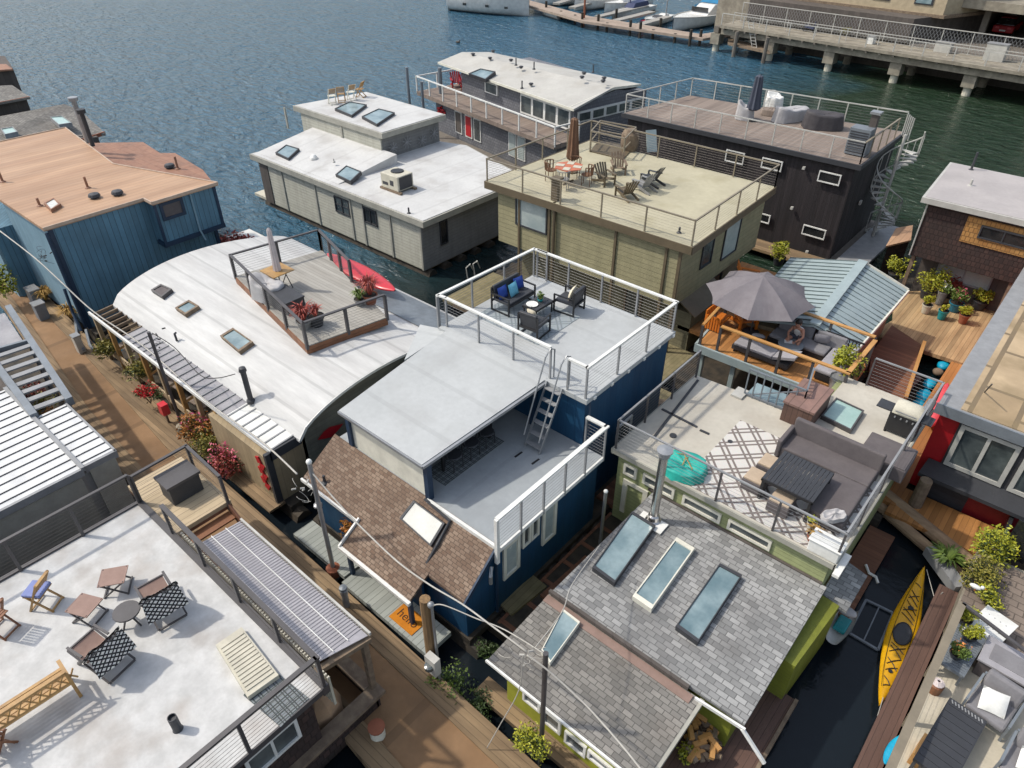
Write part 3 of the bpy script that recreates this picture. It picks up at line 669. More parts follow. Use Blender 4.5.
# pergola / glazed canopy along the front
P0 = Vector((-26.8,6.95,2.35)); P1 = Vector((-15.2,6.95,2.35))
cv = MB().slab([(-24.4,6.98,2.37),(-17.6,6.98,2.37),(-17.6,7.8,2.43),(-24.4,7.8,2.43)], .02); cv.build('canopy_glazing', G['pane_poly'], h)
MB().slab([(-17.6,6.98,2.38),(-15.2,6.98,2.38),(-15.2,7.8,2.44),(-17.6,7.8,2.44)], .03).build('canopy_panel', G['white'], h)
for k in range(31):
    x = -26.7+k*.383; MB().bar((x,6.9,2.34),(x,7.8,2.4),.05,.12).build('rafter', G['wood_old' if k < 7 else 'rail_grey'], h)
MB().bar((-26.85,6.92,2.4),(-15.1,6.92,2.4),.07,.12).build('canopy_gutter', G['white'], h)
for k in range(8):
    x = -26.6+k*1.2; 
    p = MB().bar((x,6.98,.45),(x,6.98,2.3),.14).bar((x+.02,6.98,1.35),(x+.6,7.5,1.9),.07).bar((x,7.0,2.2),(x,7.9,2.3),.08)
    p.build('canopy_post', G['teak' if k%2 else 'tan_lap'], h)
for k in range(7):
    x = -26.5+k*1.2; MB().obox((x+.55,6.93,1.0),(1.05,.05,.3)).build('planter_board', G['beige_deck'], h)
for k in range(5):
    MB().obox((-25.6+k*1.7,7.45,1.2),(.95,.5,.05),.1).build('shelf', G['greydeck'], h)
MB().box(-26.9,6.35,.42,-15.0,6.9,.5).build('front_deck', G['timber'], h)
MB().tube([(-19.8,6.85,.62),(-15.1,6.8,.5)],.05,8).build('drain_pipe', G['white'], h)
# skylights on the barrel
sk = [((153,293),(163,287),(174,292),(164,300)),((177,311),(191,303),(201,309),(187,318)),((222,339),(235,331),(255,345),(241,355))]
for i, q in enumerate(sk): skylight(h, [WS(*p, barrel) for p in q], h=.16, fm=('dkrail','wood_old','wood_old')[i], gm=('fab_taupe' if i == 0 else 'glass_sky'))
# tall flue near front and small antenna
b = WS(251,401,barrel); MB().lathe((b.x,b.y,b.z-.05), [(.13,0),(.13,.1),(.085,.14),(.085,1.15),(.12,1.18),(.1,1.3),(.03,1.32)], 10).build('flue_pipe', G['charcoal'], h)
b = WS(177,341,barrel); MB().tube([b,b+Vector((0,0,.3)),b+Vector((.12,0,.38))],.04,6).build('vent_pipe', G['charcoal'], h)
# grey solar mat at the far edge behind the deck
mb = MB().grid(lambda u,v: (-21.6+6.1*u, 13.55+1.75*v, barrel(0,13.55+1.75*v)+.03), 3, 10); mb.build('roof_mat', G['metal_blue'], h)
# roof deck on the barrel
DZ = 3.66
dk = [(-22.2,10.35),(-16.75,10.0),(-16.55,12.7),(-18.3,12.75),(-18.2,14.0),(-22.0,13.95)]
dk = [(-22.2,10.2),(-16.8,9.95),(-16.6,12.7),(-21.9,13.9)]
dk = [W(235.5,276,DZ), W(307,346,DZ), W(387,317,DZ), W(352,282,DZ), W(322,250,DZ)]
MB().prism(dk, DZ-.1, DZ).build('roof_deck', G['deck_lt'], h)
sk_ = MB()
for i in range(len(dk)):
    a, b = dk[i], dk[(i+1)%len(dk)]
    n = 3 if i in (0,1) else 1
    for j in range(2 if i in (0,1) else 1): sk_.bar((a[0],a[1],DZ-.1-j*.13),(b[0],b[1],DZ-.1-j*.13),.06,.12)
sk_.build('deck_skirt', G['wood_brown'], h)
railing(h, [dk[4], dk[0], dk[1], dk[2]], DZ, .85, 'dkrail','dkrail',1.7,8, rw=.09, pr=.045)
railing(h, [dk[4], W(352,282,DZ)], DZ, .85, 'dkrail','dkrail',1.2,8, rw=.09, pr=.045)

# ================================================================ GREEN HOUSE
GD = 3.0
h = T('green_houseboat', 'green floating home with cream roof deck and grey shingled lower roofs', 'houseboat', (-4.4,12,0))
houseboat_float(h, -7.6, 7.8, -1.45, 20.5, .4, 'float'); 
MB().box(-7.35,12.95,.4,-1.5,17.3,GD-.16).box(-4.1,17.3,.4,-1.5,20.3,GD-.16).build('wall', G['green_lap'], h)
MB().box(-6.1,8.85,.4,-1.6,12.95,1.86).build('inner_wall', G['lime'], h)
MB().prism([(-1.6,10.7),(-1.12,10.7),(-.98,12.9),(-1.6,12.95)],.3,1.82).build('side_wall', G['lime'], h)
MB().prism([(-7.5,12.85),(-1.4,12.85),(-1.4,20.4),(-3.9,20.4),(-3.9,17.7),(-7.5,17.4)], GD-.16, GD).build('roof_deck', G['coat_cream'], h)
MB().box(-7.53,12.8,GD-.12,-1.37,12.85,GD+.03).box(-1.4,12.8,GD-.12,-1.35,20.4,GD+.03).box(-7.53,12.85,GD-.2,-7.5,17.4,GD+.02).build('deck_edge_trim', G['fascia'], h)
for a_,b_,c_ in ((-7.14,-6.72,2.26),(-6.52,-5.55,2.29),(-5.3,-4.2,2.3),(-4.0,-2.85,2.3)): windowp(h,'y',12.95,a_,b_,c_,2.64,out=-1,fm='cream',gm='glass',fw=.07)
MB().box(-7.1,12.9,.8,-6.95,12.95,1.95).box(-6.45,12.9,.8,-6.3,12.95,1.95).box(-7.1,12.9,1.95,-6.3,12.95,2.07).build('door_trim', G['cream'], h)
# main shingle slope
def slopeG(x,y): return 1.95+(y-8.75)*(2.18-1.95)/4.1
MB().slab([(-6.3,8.72,slopeG(0,8.72)),(-1.35,8.72,slopeG(0,8.72)),(-1.38,12.9,slopeG(0,12.9)),(-6.15,12.9,slopeG(0,12.9)),], .1).build('upper_shingle_roof', G['sh_grey'], h)
MB().bar((-6.3,12.9,2.2),(-1.5,12.9,2.2),.06,.05).bar((-6.34,8.66,1.96),(-2.6,8.66,1.96),.08,.1).build('roof_flashing', G['deep_brown'], h)
def slopeL(x,y): return 1.7+(y-6.55)*(1.84-1.7)/2.1
MB().slab([(-6.35,6.5,slopeL(0,6.5)),(-2.3,6.5,slopeL(0,6.5)),(-2.3,8.66,slopeL(0,8.66)),(-6.35,8.66,slopeL(0,8.66))], .1).build('lower_shingle_roof', G['sh_dgrey'], h)
MB().slab([(-6.35,8.42,slopeL(0,8.42)+.02),(-2.45,8.42,slopeL(0,8.42)+.02),(-2.45,8.62,slopeL(0,8.62)+.03),(-6.35,8.62,slopeL(0,8.62)+.03)], .02).build('ridge_flashing', M('pinkish_flashing',(.24,.16,.13),rough=.7), h)
MB().box(-5.9,6.62,.42,-2.45,8.8,1.64).build('lower_wall', G['lime_flat'], h)
MB().bar((-6.38,6.46,1.66),(-2.3,6.46,1.66),.05,.07).bar((-2.4,8.6,1.86),(-1.3,8.66,1.86),.05,.08).tube([(-1.36,8.66,1.84),WV(764,763,1.3)],.05,6).build('eave_gutter', G['white'], h)
for p,q in (((524,685),(541,712)),((544,707),(561,734)),((566,729),(586,757)),((589,748),(612,775))): winpx(h,'y',6.62,p,q,out=-1,fm='white',gm='glass',fw=.06)
for q, fm in ((((592,571),(632,515),(655,529),(614,587)),'charcoal'),(((632,600),(676,541),(694,552),(651,613)),'cream'),(((675,630),(719,567),(741,579),(697,646)),'charcoal')):
    skylight(h, [WS(*p, slopeG) for p in q], h=.16, fw=.09 if fm=='cream' else .06, fm=fm)
skylight(h, [WS(*p, slopeL) for p in ((541,654),(563,612),(580,625),(550,666))], h=.14, fw=.04, fm='cream', gm='glass_sky')
# polished flue
b = WS(653,521,slopeG)
MB().lathe(b, [(.22,0),(.22,.05),(.16,.1),(.15,.22),(.11,.26),(.11,2.25)], 16).build('flue_pipe', G['chrome'], h, smooth=False)
MB().lathe(b+Vector((0,0,2.25)), [(.13,0),(.15,.05),(.15,.16),(.2,.18),(.2,.22),(.02,.26)], 16).build('flue_cap', G['metal'], h)
MB().obox(b+Vector((.02,-.1,.04)),(.75,.4,.03),0,.05).build('flue_flashing', G['white'], h)
# railings of the roof deck
railing(h, [(-7.45,17.3),(-7.45,12.9),(-1.42,12.9),(-1.42,20.35),(-3.3,20.35)], GD, 1.0, 'rail_grey','dkrail',1.45,8, rw=.05, rh=.04)
MB().box(-1.35,12.6,GD-.1,-1.2,13.4,GD-.02).build('corner_gutter', G['white'], h)
# stair hatch with barred gate
g = T('stair_gate', 'dark barred metal gate round the stair opening of the cream roof deck', 'gate', (-5,17.5,GD))
q = [W(744,395,GD),W(799,417,GD),W(806,394,GD),W(757,374,GD)]
rb = MB()
for (a,b) in ((q[0],q[1]),(q[1],q[2])):
    rb.bar((*a,GD+.95),(*b,GD+.95),.05).bar((*a,GD+.08),(*b,GD+.08),.05)
    n = 7
    for k in range(n+1):
        x = a[0]+(b[0]-a[0])*k/n; y = a[1]+(b[1]-a[1])*k/n; rb.bar((x,y,GD),(x,y,GD+.95),.035)
rb.bar((*q[0],GD),(*q[1],GD+.95),.03); rb.build('gate_frame', G['metal_blue'], g)
MB().prism([(q[0][0]+.05,q[0][1]+.1),(q[1][0]-.05,q[1][1]+.1),(q[1][0]-.05,q[1][1]+.75),(q[0][0]+.05,q[0][1]+.75)], GD+.02, GD+.06).build('hatch_glazing', G['glass_sky'], g)
MB().obox((q[0][0]-.12,q[0][1]-.05,GD+.04),(.35,.5,.06)).build('landing_board', G['rail_white'], g)
skylight(h, [WV(*p,GD) for p in ((820,419),(835,401),(863,414),(850,434))], h=.14, fw=.05, fm='dkrail', gm='glass_green')
# thin dark bars lying flat on the deck
cd = MB()
for a,b in (((654,437),(698,380)),((662,409),(697,427)),((700,430),(709,434))): cd.bar(WV(*a,GD+.015),WV(*b,GD+.015),.07,.03)
cd.build('deck_bar', G['charcoal'], h)
MB().lathe((*W(673,436,GD),GD),[(.1,0),(.1,.03)],12).lathe((*W(730,442,GD),GD),[(.07,0),(.07,.03)],12).build('deck_drain', G['charcoal'], h)
# side porch roof, brown side decks
MB().slab([(-1.45,13.0,1.8),(-.8,13.0,1.65),(-.8,14.4,1.65),(-1.45,14.4,1.8)], .08).build('porch_roof', G['sh_grey'], h)
MB().box(-1.45,13.9,.3,-.75,17.5,.45).build('side_deck', G['redwood'], h)
MB().bar((-2.27,6.46,1.62),(-2.27,8.7,1.78),.1,.12).build('verge_trim', G['fascia'], h)
MB().box(-2.4,7.5,.35,-.85,10.9,.5).build('porch_deck', G['brownply'], h)
MB().bar((-.85,7.5,.45),(-.85,10.9,.45),.08,.2).build('deck_edge', G['wood_old'], h)
MB().box(-6.6,6.25,.3,-2.5,6.75,.44).build('front_deck', G['timber'], h)
# ================================================================ OLIVE HOUSE
OD = 5.1
h = T('olive_houseboat', 'two storey olive floating home with a furnished yellowish roof deck', 'houseboat', (-15,25,0))
houseboat_float(h, -20.3, 19.2, -9.6, 28.8, .35, 'float')
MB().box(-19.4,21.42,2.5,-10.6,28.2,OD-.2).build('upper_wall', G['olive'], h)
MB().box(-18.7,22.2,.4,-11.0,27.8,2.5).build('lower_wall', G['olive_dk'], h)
MB().prism([(-19.9,21.2),(-10.2,21.3),(-10.45,28.6),(-19.75,28.5)], OD-.2, OD).build('roof_deck', G['coat_olive'], h)
MB().bar((-19.93,21.17,OD-.14),(-10.17,21.27,OD-.14),.05,.3).bar((-10.17,21.27,OD-.14),(-10.42,28.6,OD-.14),.05,.3).bar((-19.93,21.17,OD-.14),(-19.78,28.5,OD-.14),.05,.3).build('fascia', G['olive_trim'], h)
railing(h, [(-10.45,28.5),(-10.25,21.35),(-19.85,21.25),(-19.7,28.4),(-10.45,28.5)], OD, .95, 'rail_taupe','rail_taupe',1.75,8, rw=.06, cab='cable_dk')
winpx(h,'y',21.42,(516,196),(547,235),out=-1,fm='charcoal',gm='glass_pale',fw=.06)
p = MB()
for x in (-18.2,-16.6,-13.4,-11.2): p.box(x-.05,21.36,.4,x+.05,21.42,OD-.2)
p.box(-10.7,21.36,.4,-10.58,21.43,OD-.2).build('wall_batten', G['olive_trim'], h)
MB().tube([(-16.3,21.32,OD),(-16.3,21.32,.4)],.07,8).build('downpipe', G['olive_trim'], h)
# cross-wise recessed balcony at the left corner
MB().box(-19.9,22.6,2.35,-19.4,25.5,2.5).build('balcony_floor', G['olive_trim'], h)
railing(h, [(-19.42,22.6),(-19.92,22.6),(-19.92,25.5),(-19.42,25.5)], 2.5, .95,'rail_white','rail_taupe',1.2,6)
winpx(h,'x',-10.6,(704,240),(710,262),out=1,fm='charcoal',gm='glass',fw=.05); winpx(h,'x',-10.6,(727,222),(735,250),out=1,fm='charcoal',gm='glass_pale',fw=.05)
MB().slab([(-10.6,21.9,2.5),(-9.9,21.9,2.1),(-9.9,24.5,2.1),(-10.6,24.5,2.5)],.06).build('lean_to_roof', G['olive_trim'], h)
MB().box(-11.0,22.0,.4,-10.1,24.4,2.1).build('lean_to_wall', G['olive_dk'], h)
windowp(h,'y',22.2,-13.2,-12.4,.9,2.1,out=-1,fm='wood_old',gm='glass'); windowp(h,'x',-10.98,25.3,26.1,.9,2.1,out=1,fm='charcoal',gm='glass_dark')
MB().box(-20.2,18.6,.35,-15.6,21.9,.47).box(-15.6,19.3,.35,-9.7,22.0,.47).build('float_terrace', G['olive_deck'], h)
MB().box(-13.2,17.6,.3,-8.6,19.3,.42).build('lower_dock', G['olive_deck'], h)
MB().bar((-19.4,18.55,.52),(-9.7,19.25,.52),.25,.18).build('timber_bumper', G['wood_old'], h)
# ladder loops into the water
MB().tube([WV(468,280,.3),WV(466,268,.9),WV(470,264,1.05),WV(473,270,.5)],.03,6).tube([WV(475,276,.3),WV(473,264,.9),WV(477,261,1.05),WV(480,268,.5)],.03,6).build('swim_ladder', G['rail_white'], h)
# roof hatch cage
cg = T('roof_hatch_cage', 'open metal railing cage round the stair hatch at the back of the olive roof deck', 'railing', (-18.7,27.3,OD))
q = [W(590,152,OD), W(623,160,OD), W(634,148,OD), W(599,141,OD)]
r = MB()
for i in range(4):
    a,b = q[i],q[(i+1)%4]
    for z in (.5,.95): r.bar((*a,OD+z),(*b,OD+z),.05)
    r.bar((*a,OD),(*a,OD+.95),.06)
r.build('cage_frame', G['rail_taupe'], cg)
MB().prism(q,OD+.01,OD+.05).build('hatch_cover', G['olive_trim'], cg)
MB().lathe((*W(629,150,OD),OD),[(.35,0),(.42,.3),(.4,.75),(.25,.95)],12).build('hose_reel', G['wood_old'], cg)
# half-open hatch panel against the back rail
hp = MB().add([(*W(657,130,5.7),5.9),(*W(657,155,5.1),OD),(*W(651,152,5.1),OD),(*W(649,133,5.7),5.9)],[(0,1,2,3)]); 
solo('leaning_panel','pale green panel leaning at the back railing of the olive roof deck','panel',MB().bar(WV(652,152,OD),WV(652,152,OD)+Vector((-.3,.2,.9)),.5,.04),G['metal_teal'])

# ================================================================ BLACK HOUSE
BD = 5.1
h = T('black_houseboat', 'tall charred black floating home with a brown planked roof deck', 'houseboat', (-15,36.5,0))
houseboat_float(h, -21, 32.9, -8.2, 40, .35, 'concrete_dk')
MB().prism([(-20.9,33.5),(-8.95,33.7),(-9.0,39.6),(-20.0,38.7)], .35, BD-.22).build('wall', G['blackwood'], h)
MB().prism([(-21.2,33.26),(-8.65,33.42),(-8.72,39.8),(-20.25,38.85)], BD-.22, BD-.005).build('fascia', G['charcoal'], h)
MB().prism([(-21.1,33.36),(-8.75,33.52),(-8.82,39.7),(-20.2,38.75)], BD-.1, BD).build('roof_deck', G['greydeck'], h)
railing(h, [(-8.8,33.6),(-21.05,33.4),(-20.15,38.7),(-8.85,39.65)], BD, .95, 'rail_white','rail_white',1.35,6, rw=.05, rh=.05)
railing(h, [(-8.8,33.6),(-8.83,38.3)], BD, .95, 'rail_taupe','rail_taupe',1.3,6, rw=.08)
for p,q in (((727,149),(743,165)),((763,157),(781,172)),((820,170),(839,186)),((755,211),(769,224)),((804,224),(824,240))): winpx(h,'y',33.55,p,q,out=-1,fm='white',gm='glass_dark',fw=.05)
for p in ((804,168),(792,208),(807,252)):
    x,z = PY(*p,33.5); MB().box(x-.06,33.42,z-.06,x+.06,33.56,z+.06).build('wall_lamp', G['rail_white'], h)
MB().box(-8.9,35.8,2.5,-8.82,36.0,2.7).build('wall_lamp', G['rail_white'], h)
MB().box(-8.6,33.6,.35,-7.3,39.5,.5).build('side_walkway', G['rail_grey'], h)
MB().box(-21,32.3,.35,-9,33.4,.48).build('front_walkway', G['timber'], h)
# spiral stair on the far corner
st = T('spiral_stair', 'pale metal spiral stair curling down the end of the black houseboat', 'staircase', (-7.9,38.6,0))
cx, cy = -8.2, 37.5
MB().tube([(cx,cy,.2),(cx,cy,5.6)],.07,8).build('centre_pole', G['rail_white'], st)
hr = []
for k in range(22):
    a = PI*.75 - k*.42; z = .45+k*.215
    MB().add([(cx,cy,z),(cx+0.8*math.cos(a),cy+0.8*math.sin(a),z),(cx+0.8*math.cos(a-.4),cy+0.8*math.sin(a-.4),z),
              (cx,cy,z-.05),(cx+0.8*math.cos(a),cy+0.8*math.sin(a),z-.05),(cx+0.8*math.cos(a-.46),cy+0.8*math.sin(a-.46),z-.05)],
             [(0,2,1),(3,4,5),(0,1,4,3),(1,2,5,4),(2,0,3,5)]).build('tread', G['rail_white'], st)
    hr.append((cx+0.8*math.cos(a),cy+0.8*math.sin(a),z+.95))
    MB().tube([(hr[-1][0],hr[-1][1],z),hr[-1]],.018,5).build('baluster', G['rail_white'], st)
MB().tube(hr,.035,6).build('handrail', G['rail_white'], st)
MB().tube([(hr[k][0],hr[k][1],hr[k][2]-.95) for k in range(22)],.03,6).build('stringer', G['rail_white'], st)
for k in range(5): MB().tube([(-8.75+k*.12,39.2-k*.16,BD-.05),(-8.75+k*.12,39.2-k*.16,BD+1.0)],.03,6).build('landing_post', G['rail_white'], st)

# ================================================================ GREY TWO-LEVEL HOUSE
h = T('grey_houseboat', 'grey lap sided floating home with stepped white roofs and skylights', 'houseboat', (-30,23,0))
houseboat_float(h, -36.2, 20.1, -22.9, 26.0, .3, 'float_rim')
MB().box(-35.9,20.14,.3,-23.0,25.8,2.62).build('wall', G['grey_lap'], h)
MB().box(-23.02,20.12,.3,-22.95,25.8,2.62).build('side_wall', G['grey_lap_shaded'], h)  # side turned from the sun, darkened by colour
GZ = 2.9
MB().prism([(-36.54,19.96),(-22.6,19.92),(-22.55,27.2),(-28.5,28.9),(-36.0,26.6)], GZ-.28, GZ).build('lower_roof', G['fascia'], h)
MB().prism([(-36.44,20.06),(-22.7,20.02),(-22.65,27.1),(-28.5,28.8),(-35.95,26.5)], GZ-.05, GZ+.03).build('roof_membrane', G['roof_white'], h)
# raised sloping section left
MB().slab([(-36.3,20.3,GZ+.05),(-29.1,20.3,GZ+.05),(-29.1,24.2,GZ+.55),(-36.3,24.2,GZ+.55)], .5).build('sloped_roof', G['roof_white'], h)
MB().prism([(-37.3,24.2),(-30.2,24.15),(-30.1,28.3),(-36.8,28.5)], GZ, 4.15).build('upper_wall', G['grey_lap_shaded'], h)
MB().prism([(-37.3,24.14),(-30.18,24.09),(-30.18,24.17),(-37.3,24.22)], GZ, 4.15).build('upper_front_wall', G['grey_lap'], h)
MB().prism([(-37.85,24.05),(-29.9,24.0),(-29.83,28.65),(-36.94,28.85)], 4.12, 4.4).build('upper_roof', G['fascia'], h)
MB().prism([(-37.75,24.15),(-30.0,24.1),(-29.93,28.55),(-36.9,28.75)], 4.36, 4.43).build('upper_roof_membrane', G['roof_white'], h)
for a,b in (((284,105),(289,140)),((341,126),(344,150))):
    x,z = PY(*a,24.1); MB().box(x-.07,24.06,GZ,x+.07,24.12,4.12).build('corner_board', G['fascia'], h)
for px in (287,319,353,365,392,422):
    x,z = PY(px, 200+ (px-287)*.35, 20.14); MB().box(x-.05,20.09,.3,x+.05,20.14,2.62).build('batten', G['fascia'], h)
winpx(h,'y',20.14,(334,195),(351,217),out=-1,fm='charcoal',gm='glass',fw=.06,nv=2,nh=2)
winpx(h,'y',20.14,(363,206),(378,227),out=-1,fm='charcoal',gm='glass_dark',fw=.06,nv=2)
winpx(h,'x',-22.95,(439,222),(448,242),out=1,fm='charcoal',gm='glass_dark',fw=.05)
MB().box(-36.0,20.1,.3,-35.2,20.3,2.6).build('recess_shade_panel', G['deep_brown'], h)  # flat dark panel, the shade of a recess put into its colour
MB().box(-37.5,20.3,.2,-36.1,22.5,.35).build('side_dock', G['pot_cream'], h)
def GS(x,y): return GZ+.05+(y-20.3)*.5/3.9
for q,fn in ((((335,111),(350,104),(367,107),(352,118)),lambda x,y:4.43),(((362,119),(379,111),(395,115),(377,127)),lambda x,y:4.43),
          (((276,155),(287,147),(300,151),(289,161)),GS),(((336,177),(347,168),(362,174),(351,184)),GS)):
    P = [WS(*p,fn) for p in q]; skylight(h, P, h=.15, fw=.06, fm='charcoal')
b = WS(314,159,GS); MB().lathe(b,[(.2,0),(.2,.1),(.1,.22),(.02,.24)],12).build('roof_vent', G['white'], h)
pipe_vent(h, *W(334,162,3.3),3.3,.2,.03,'rail_white'); pipe_vent(h, *W(409,214,GZ),GZ+.03,.3,.04)
for k,(a,b_) in enumerate(((392,148),(406,142),(421,140),(433,133))):
    y,z = PX(a,b_,-30.1)
    m_ = MB()
    for j in range(9):
        an = j*2*PI/9; m_.tube([(-30.02,y,z),(-30.0,y+.32*math.cos(an),z+.32*math.sin(an))],.02,5)
    m_.build('metal_flower_ornament', G['rail_grey'], h)
# air conditioner
ac = T('rooftop_air_conditioner','boxy pale air conditioner on the lower white roof of the grey houseboat','air conditioner',(*W(398,187,GZ),GZ+.03))
x,y = W(398,189,GZ)
MB().box(x-.62,y-.5,GZ+.13,x+.62,y+.5,GZ+.85).build('casing', G['pot_cream'], ac, bevel=.03)
MB().lathe((x-.05,y+.1,GZ+.85),[(.32,0),(.32,.04),(.28,.05)],14).build('fan_grille', G['black'], ac)
MB().box(x+.62,y-.4,GZ+.2,x+.64,y+.4,GZ+.8).build('coil_grille', G['charcoal'], ac)
MB().box(x-.5,y-.51,GZ+.3,x-.1,y-.5,GZ+.45).box(x+.05,y-.51,GZ+.35,x+.3,y-.5,GZ+.6).build('label_plate', G['charcoal'], ac)
MB().box(x-.7,y-.55,GZ+.03,x+.8,y-.4,GZ+.13).box(x-.7,y+.4,GZ+.03,x+.8,y+.55,GZ+.13).build('support_rail', G['wood_old'], ac)

# ================================================================ FAR SLATE HOUSE
h = T('slate_houseboat', 'slate shingled floating home with a long pale low gable roof and white balcony', 'houseboat', (-31,36,0))
Zr = 4.7
houseboat_float(h, -39.5, 31.5, -23.5, 40, .3, 'concrete_dk')
a = W(463,56,5.2); b = W(574,108,4.5); c = W(641,83,4.5); d = W(612,74,5.1)
A_ = WV(438,62,4.55); B_ = WV(574,109,4.45); R1 = WV(462,52,5.0); R2 = WV(614,87,4.95); C_ = WV(641,84,4.5); D_ = WV(489,52,4.6)
MB().slab([A_,B_,R2,R1], .12).slab([R1,R2,C_,D_], .12).build('gable_roof', M('grey_torch_down',(.46,.45,.415),(.40,.39,.36),rough=.85,ns=.7,bump=.2,stain=.4,staincol=(.33,.31,.27)), h)
u = (B_-A_).normalized(); v = Vector((-u.y,u.x,0))
def FW(s,t,z=0): p = B_+u*s+v*t; return (p.x,p.y,z)
Lr = (B_-A_).length; Wd = (C_-B_).dot(v)
w = MB().prism([FW(-Lr+2.2,.45)[:2],FW(-.45,.45)[:2],FW(-.45,Wd-.5)[:2],FW(-Lr+2.2,Wd-.5)[:2]], .3, 4.4)
w.add([FW(-.46,.45,4.4),FW(-.46,Wd-.5,4.4),(*R2.xy,4.83)] and [FW(-.46,.45,4.4),FW(-.46,Wd-.5,4.4),FW(-.46,(R2-B_).dot(v),4.82)],[(0,1,2)])
w.build('wall', G['slate'], h)
MB().bar(FW(-.4,0,4.4),tuple(R2-Vector((0,0,.08))),.05,.14).bar(tuple(R2-Vector((0,0,.08))),tuple(C_-Vector((0,0,.06))),.05,.14).bar(tuple(A_-Vector((0,0,.06))),tuple(B_-Vector((0,0,.06))),.06,.14).build('barge_board', G['cream'], h)
# windows on the front (long) side & the end
def fwin(s0,s1,z0,z1,n=1,t=.4):
    m_ = MB(); g_ = MB()
    p,q = Vector(FW(s0,t)),Vector(FW(s1,t)); m_.bar(p+Vector((0,0,(z0+z1)/2)),q+Vector((0,0,(z0+z1)/2)),.09,z1-z0)
    o = m_.build('window', G['white'], h)
    for k in range(n):
        pa = Vector(FW(s0+(s1-s0)*(k+.1)/n,t-.01)); pb = Vector(FW(s0+(s1-s0)*(k+.9)/n,t-.01)); g_.bar(pa+Vector((0,0,(z0+z1)/2)),pb+Vector((0,0,(z0+z1)/2)),.11,(z1-z0)*.78)
    g_.build('pane', G['glass'], o)
fwin(-9.2,-7.8,3.5,4.2); fwin(-5.4,-.7,3.0,4.2,4)
e_ = MB(); g_ = MB(); t0,t1 = .7,Wd-.8
e_.bar(FW(-.42,t0,3.75),FW(-.42,t1,3.75),.09,.62); o = e_.build('window', G['white'], h)
for k in range(5): g_.bar(FW(-.4,t0+(t1-t0)*(k+.12)/5,3.75),FW(-.4,t0+(t1-t0)*(k+.88)/5,3.75),.12,.42)
g_.build('pane', G['glass'], o)
# balcony
bz = 2.75
bp = [FW(-Lr-.5,-1.6),FW(.2,-1.6),FW(.2,.4),FW(-Lr-.5,.4)]
MB().prism([p[:2] for p in bp], bz-.25, bz).build('balcony_deck', G['greydeck'], h)
MB().prism([FW(-Lr-.5,.4)[:2],FW(-Lr+2.2,.4)[:2],FW(-Lr+2.2,Wd)[:2],FW(-Lr-.5,Wd)[:2]], bz-.25, bz-.002).build('corner_deck', G['greydeck'], h)
railing(h, [FW(.2,.3)[:2],FW(.2,-1.55)[:2],FW(-Lr-.5,-1.55)[:2],FW(-Lr-.5,Wd)[:2],FW(-Lr+2,Wd)[:2]], bz, 1.0,'white','white',1.6,0,rw=.09,rh=.07,pr=.04)
MB().prism([FW(-Lr+1,-1.0)[:2],FW(-.2,-1.0)[:2],FW(-.2,.4)[:2],FW(-Lr+1,.4)[:2]], .3, bz-.25).build('lower_wall', G['slate'], h)
for s,gm in ((-9.6,'red'),(-8.6,'glass'),(-10.8,'deep_brown'),(-4.8,'glass_pale'),(-3.9,'glass_pale')):
    m_ = MB().bar(FW(s,-1.02,1.5),FW(s+.8,-1.02,1.5),.08,1.5); o = m_.build('window', G['white'], h); MB().bar(FW(s+.1,-1.04,1.5),FW(s+.7,-1.04,1.5),.1,1.3).build('pane', G[gm], o)
m_ = MB()
cc = Vector(FW(-12.3,-1.1,1.9))
for k in range(10): m_.obox(cc+Vector((random.uniform(-.5,.5)*u.x,random.uniform(-.5,.5)*u.y,random.uniform(-.3,.3))),(.3,.08,.12),0,0,random.uniform(-1,1))
m_.build('red_wall_ornament', G['red'], h)
MB().tube([FW(-Lr+1.1,-.6,bz),FW(-Lr+1.1,-.6,4.45)],.14,8).build('porch_column', G['metal_blue'], h)
MB().tube([FW(-Lr-.6,-2.2,.2),FW(-Lr-.6,-2.2,4.4)],.1,8).tube([FW(-Lr+1.9,-2.6,.2),FW(-Lr+1.9,-2.6,4.0)],.1,8).build('mooring_post', G['metal_blue'], h)
nrm = (B_-A_).cross(R1-A_).normalized()
def onroof(px,py):
    r = Vector(ray(px,py)); o_ = Vector((0,0,CH)); t = (A_-o_).dot(nrm)/r.dot(nrm); return o_+r*t
skylight(h, [onroof(*p) for p in ((469,76),(481,71),(496,74),(486,82))], h=.18, fm='charcoal')
for p in ((473,55),(490,59),(511,61),(521,68),(531,85),(493,52),(582,78),(603,82),(584,74),(604,79)): q = onroof(*p); MB().lathe((q.x,q.y,q.z-.02),[(.1,0),(.1,.06),(.16,.08),(.13,.14),(.04,.16)],10).build('roof_vent', G['charcoal'], h)
for p in ((516,65),(534,69),(522,88),(593,72)): q = onroof(*p); pipe_vent(h,q.x,q.y,q.z,.45,.04)

RED_CHAIRS = [(FW(-Lr+.2,1.3,bz),'bright red chair at the far left of the slate house balcony'),(FW(-Lr+1.1,1.5,bz),'bright red chair next to the porch column of the slate house')]
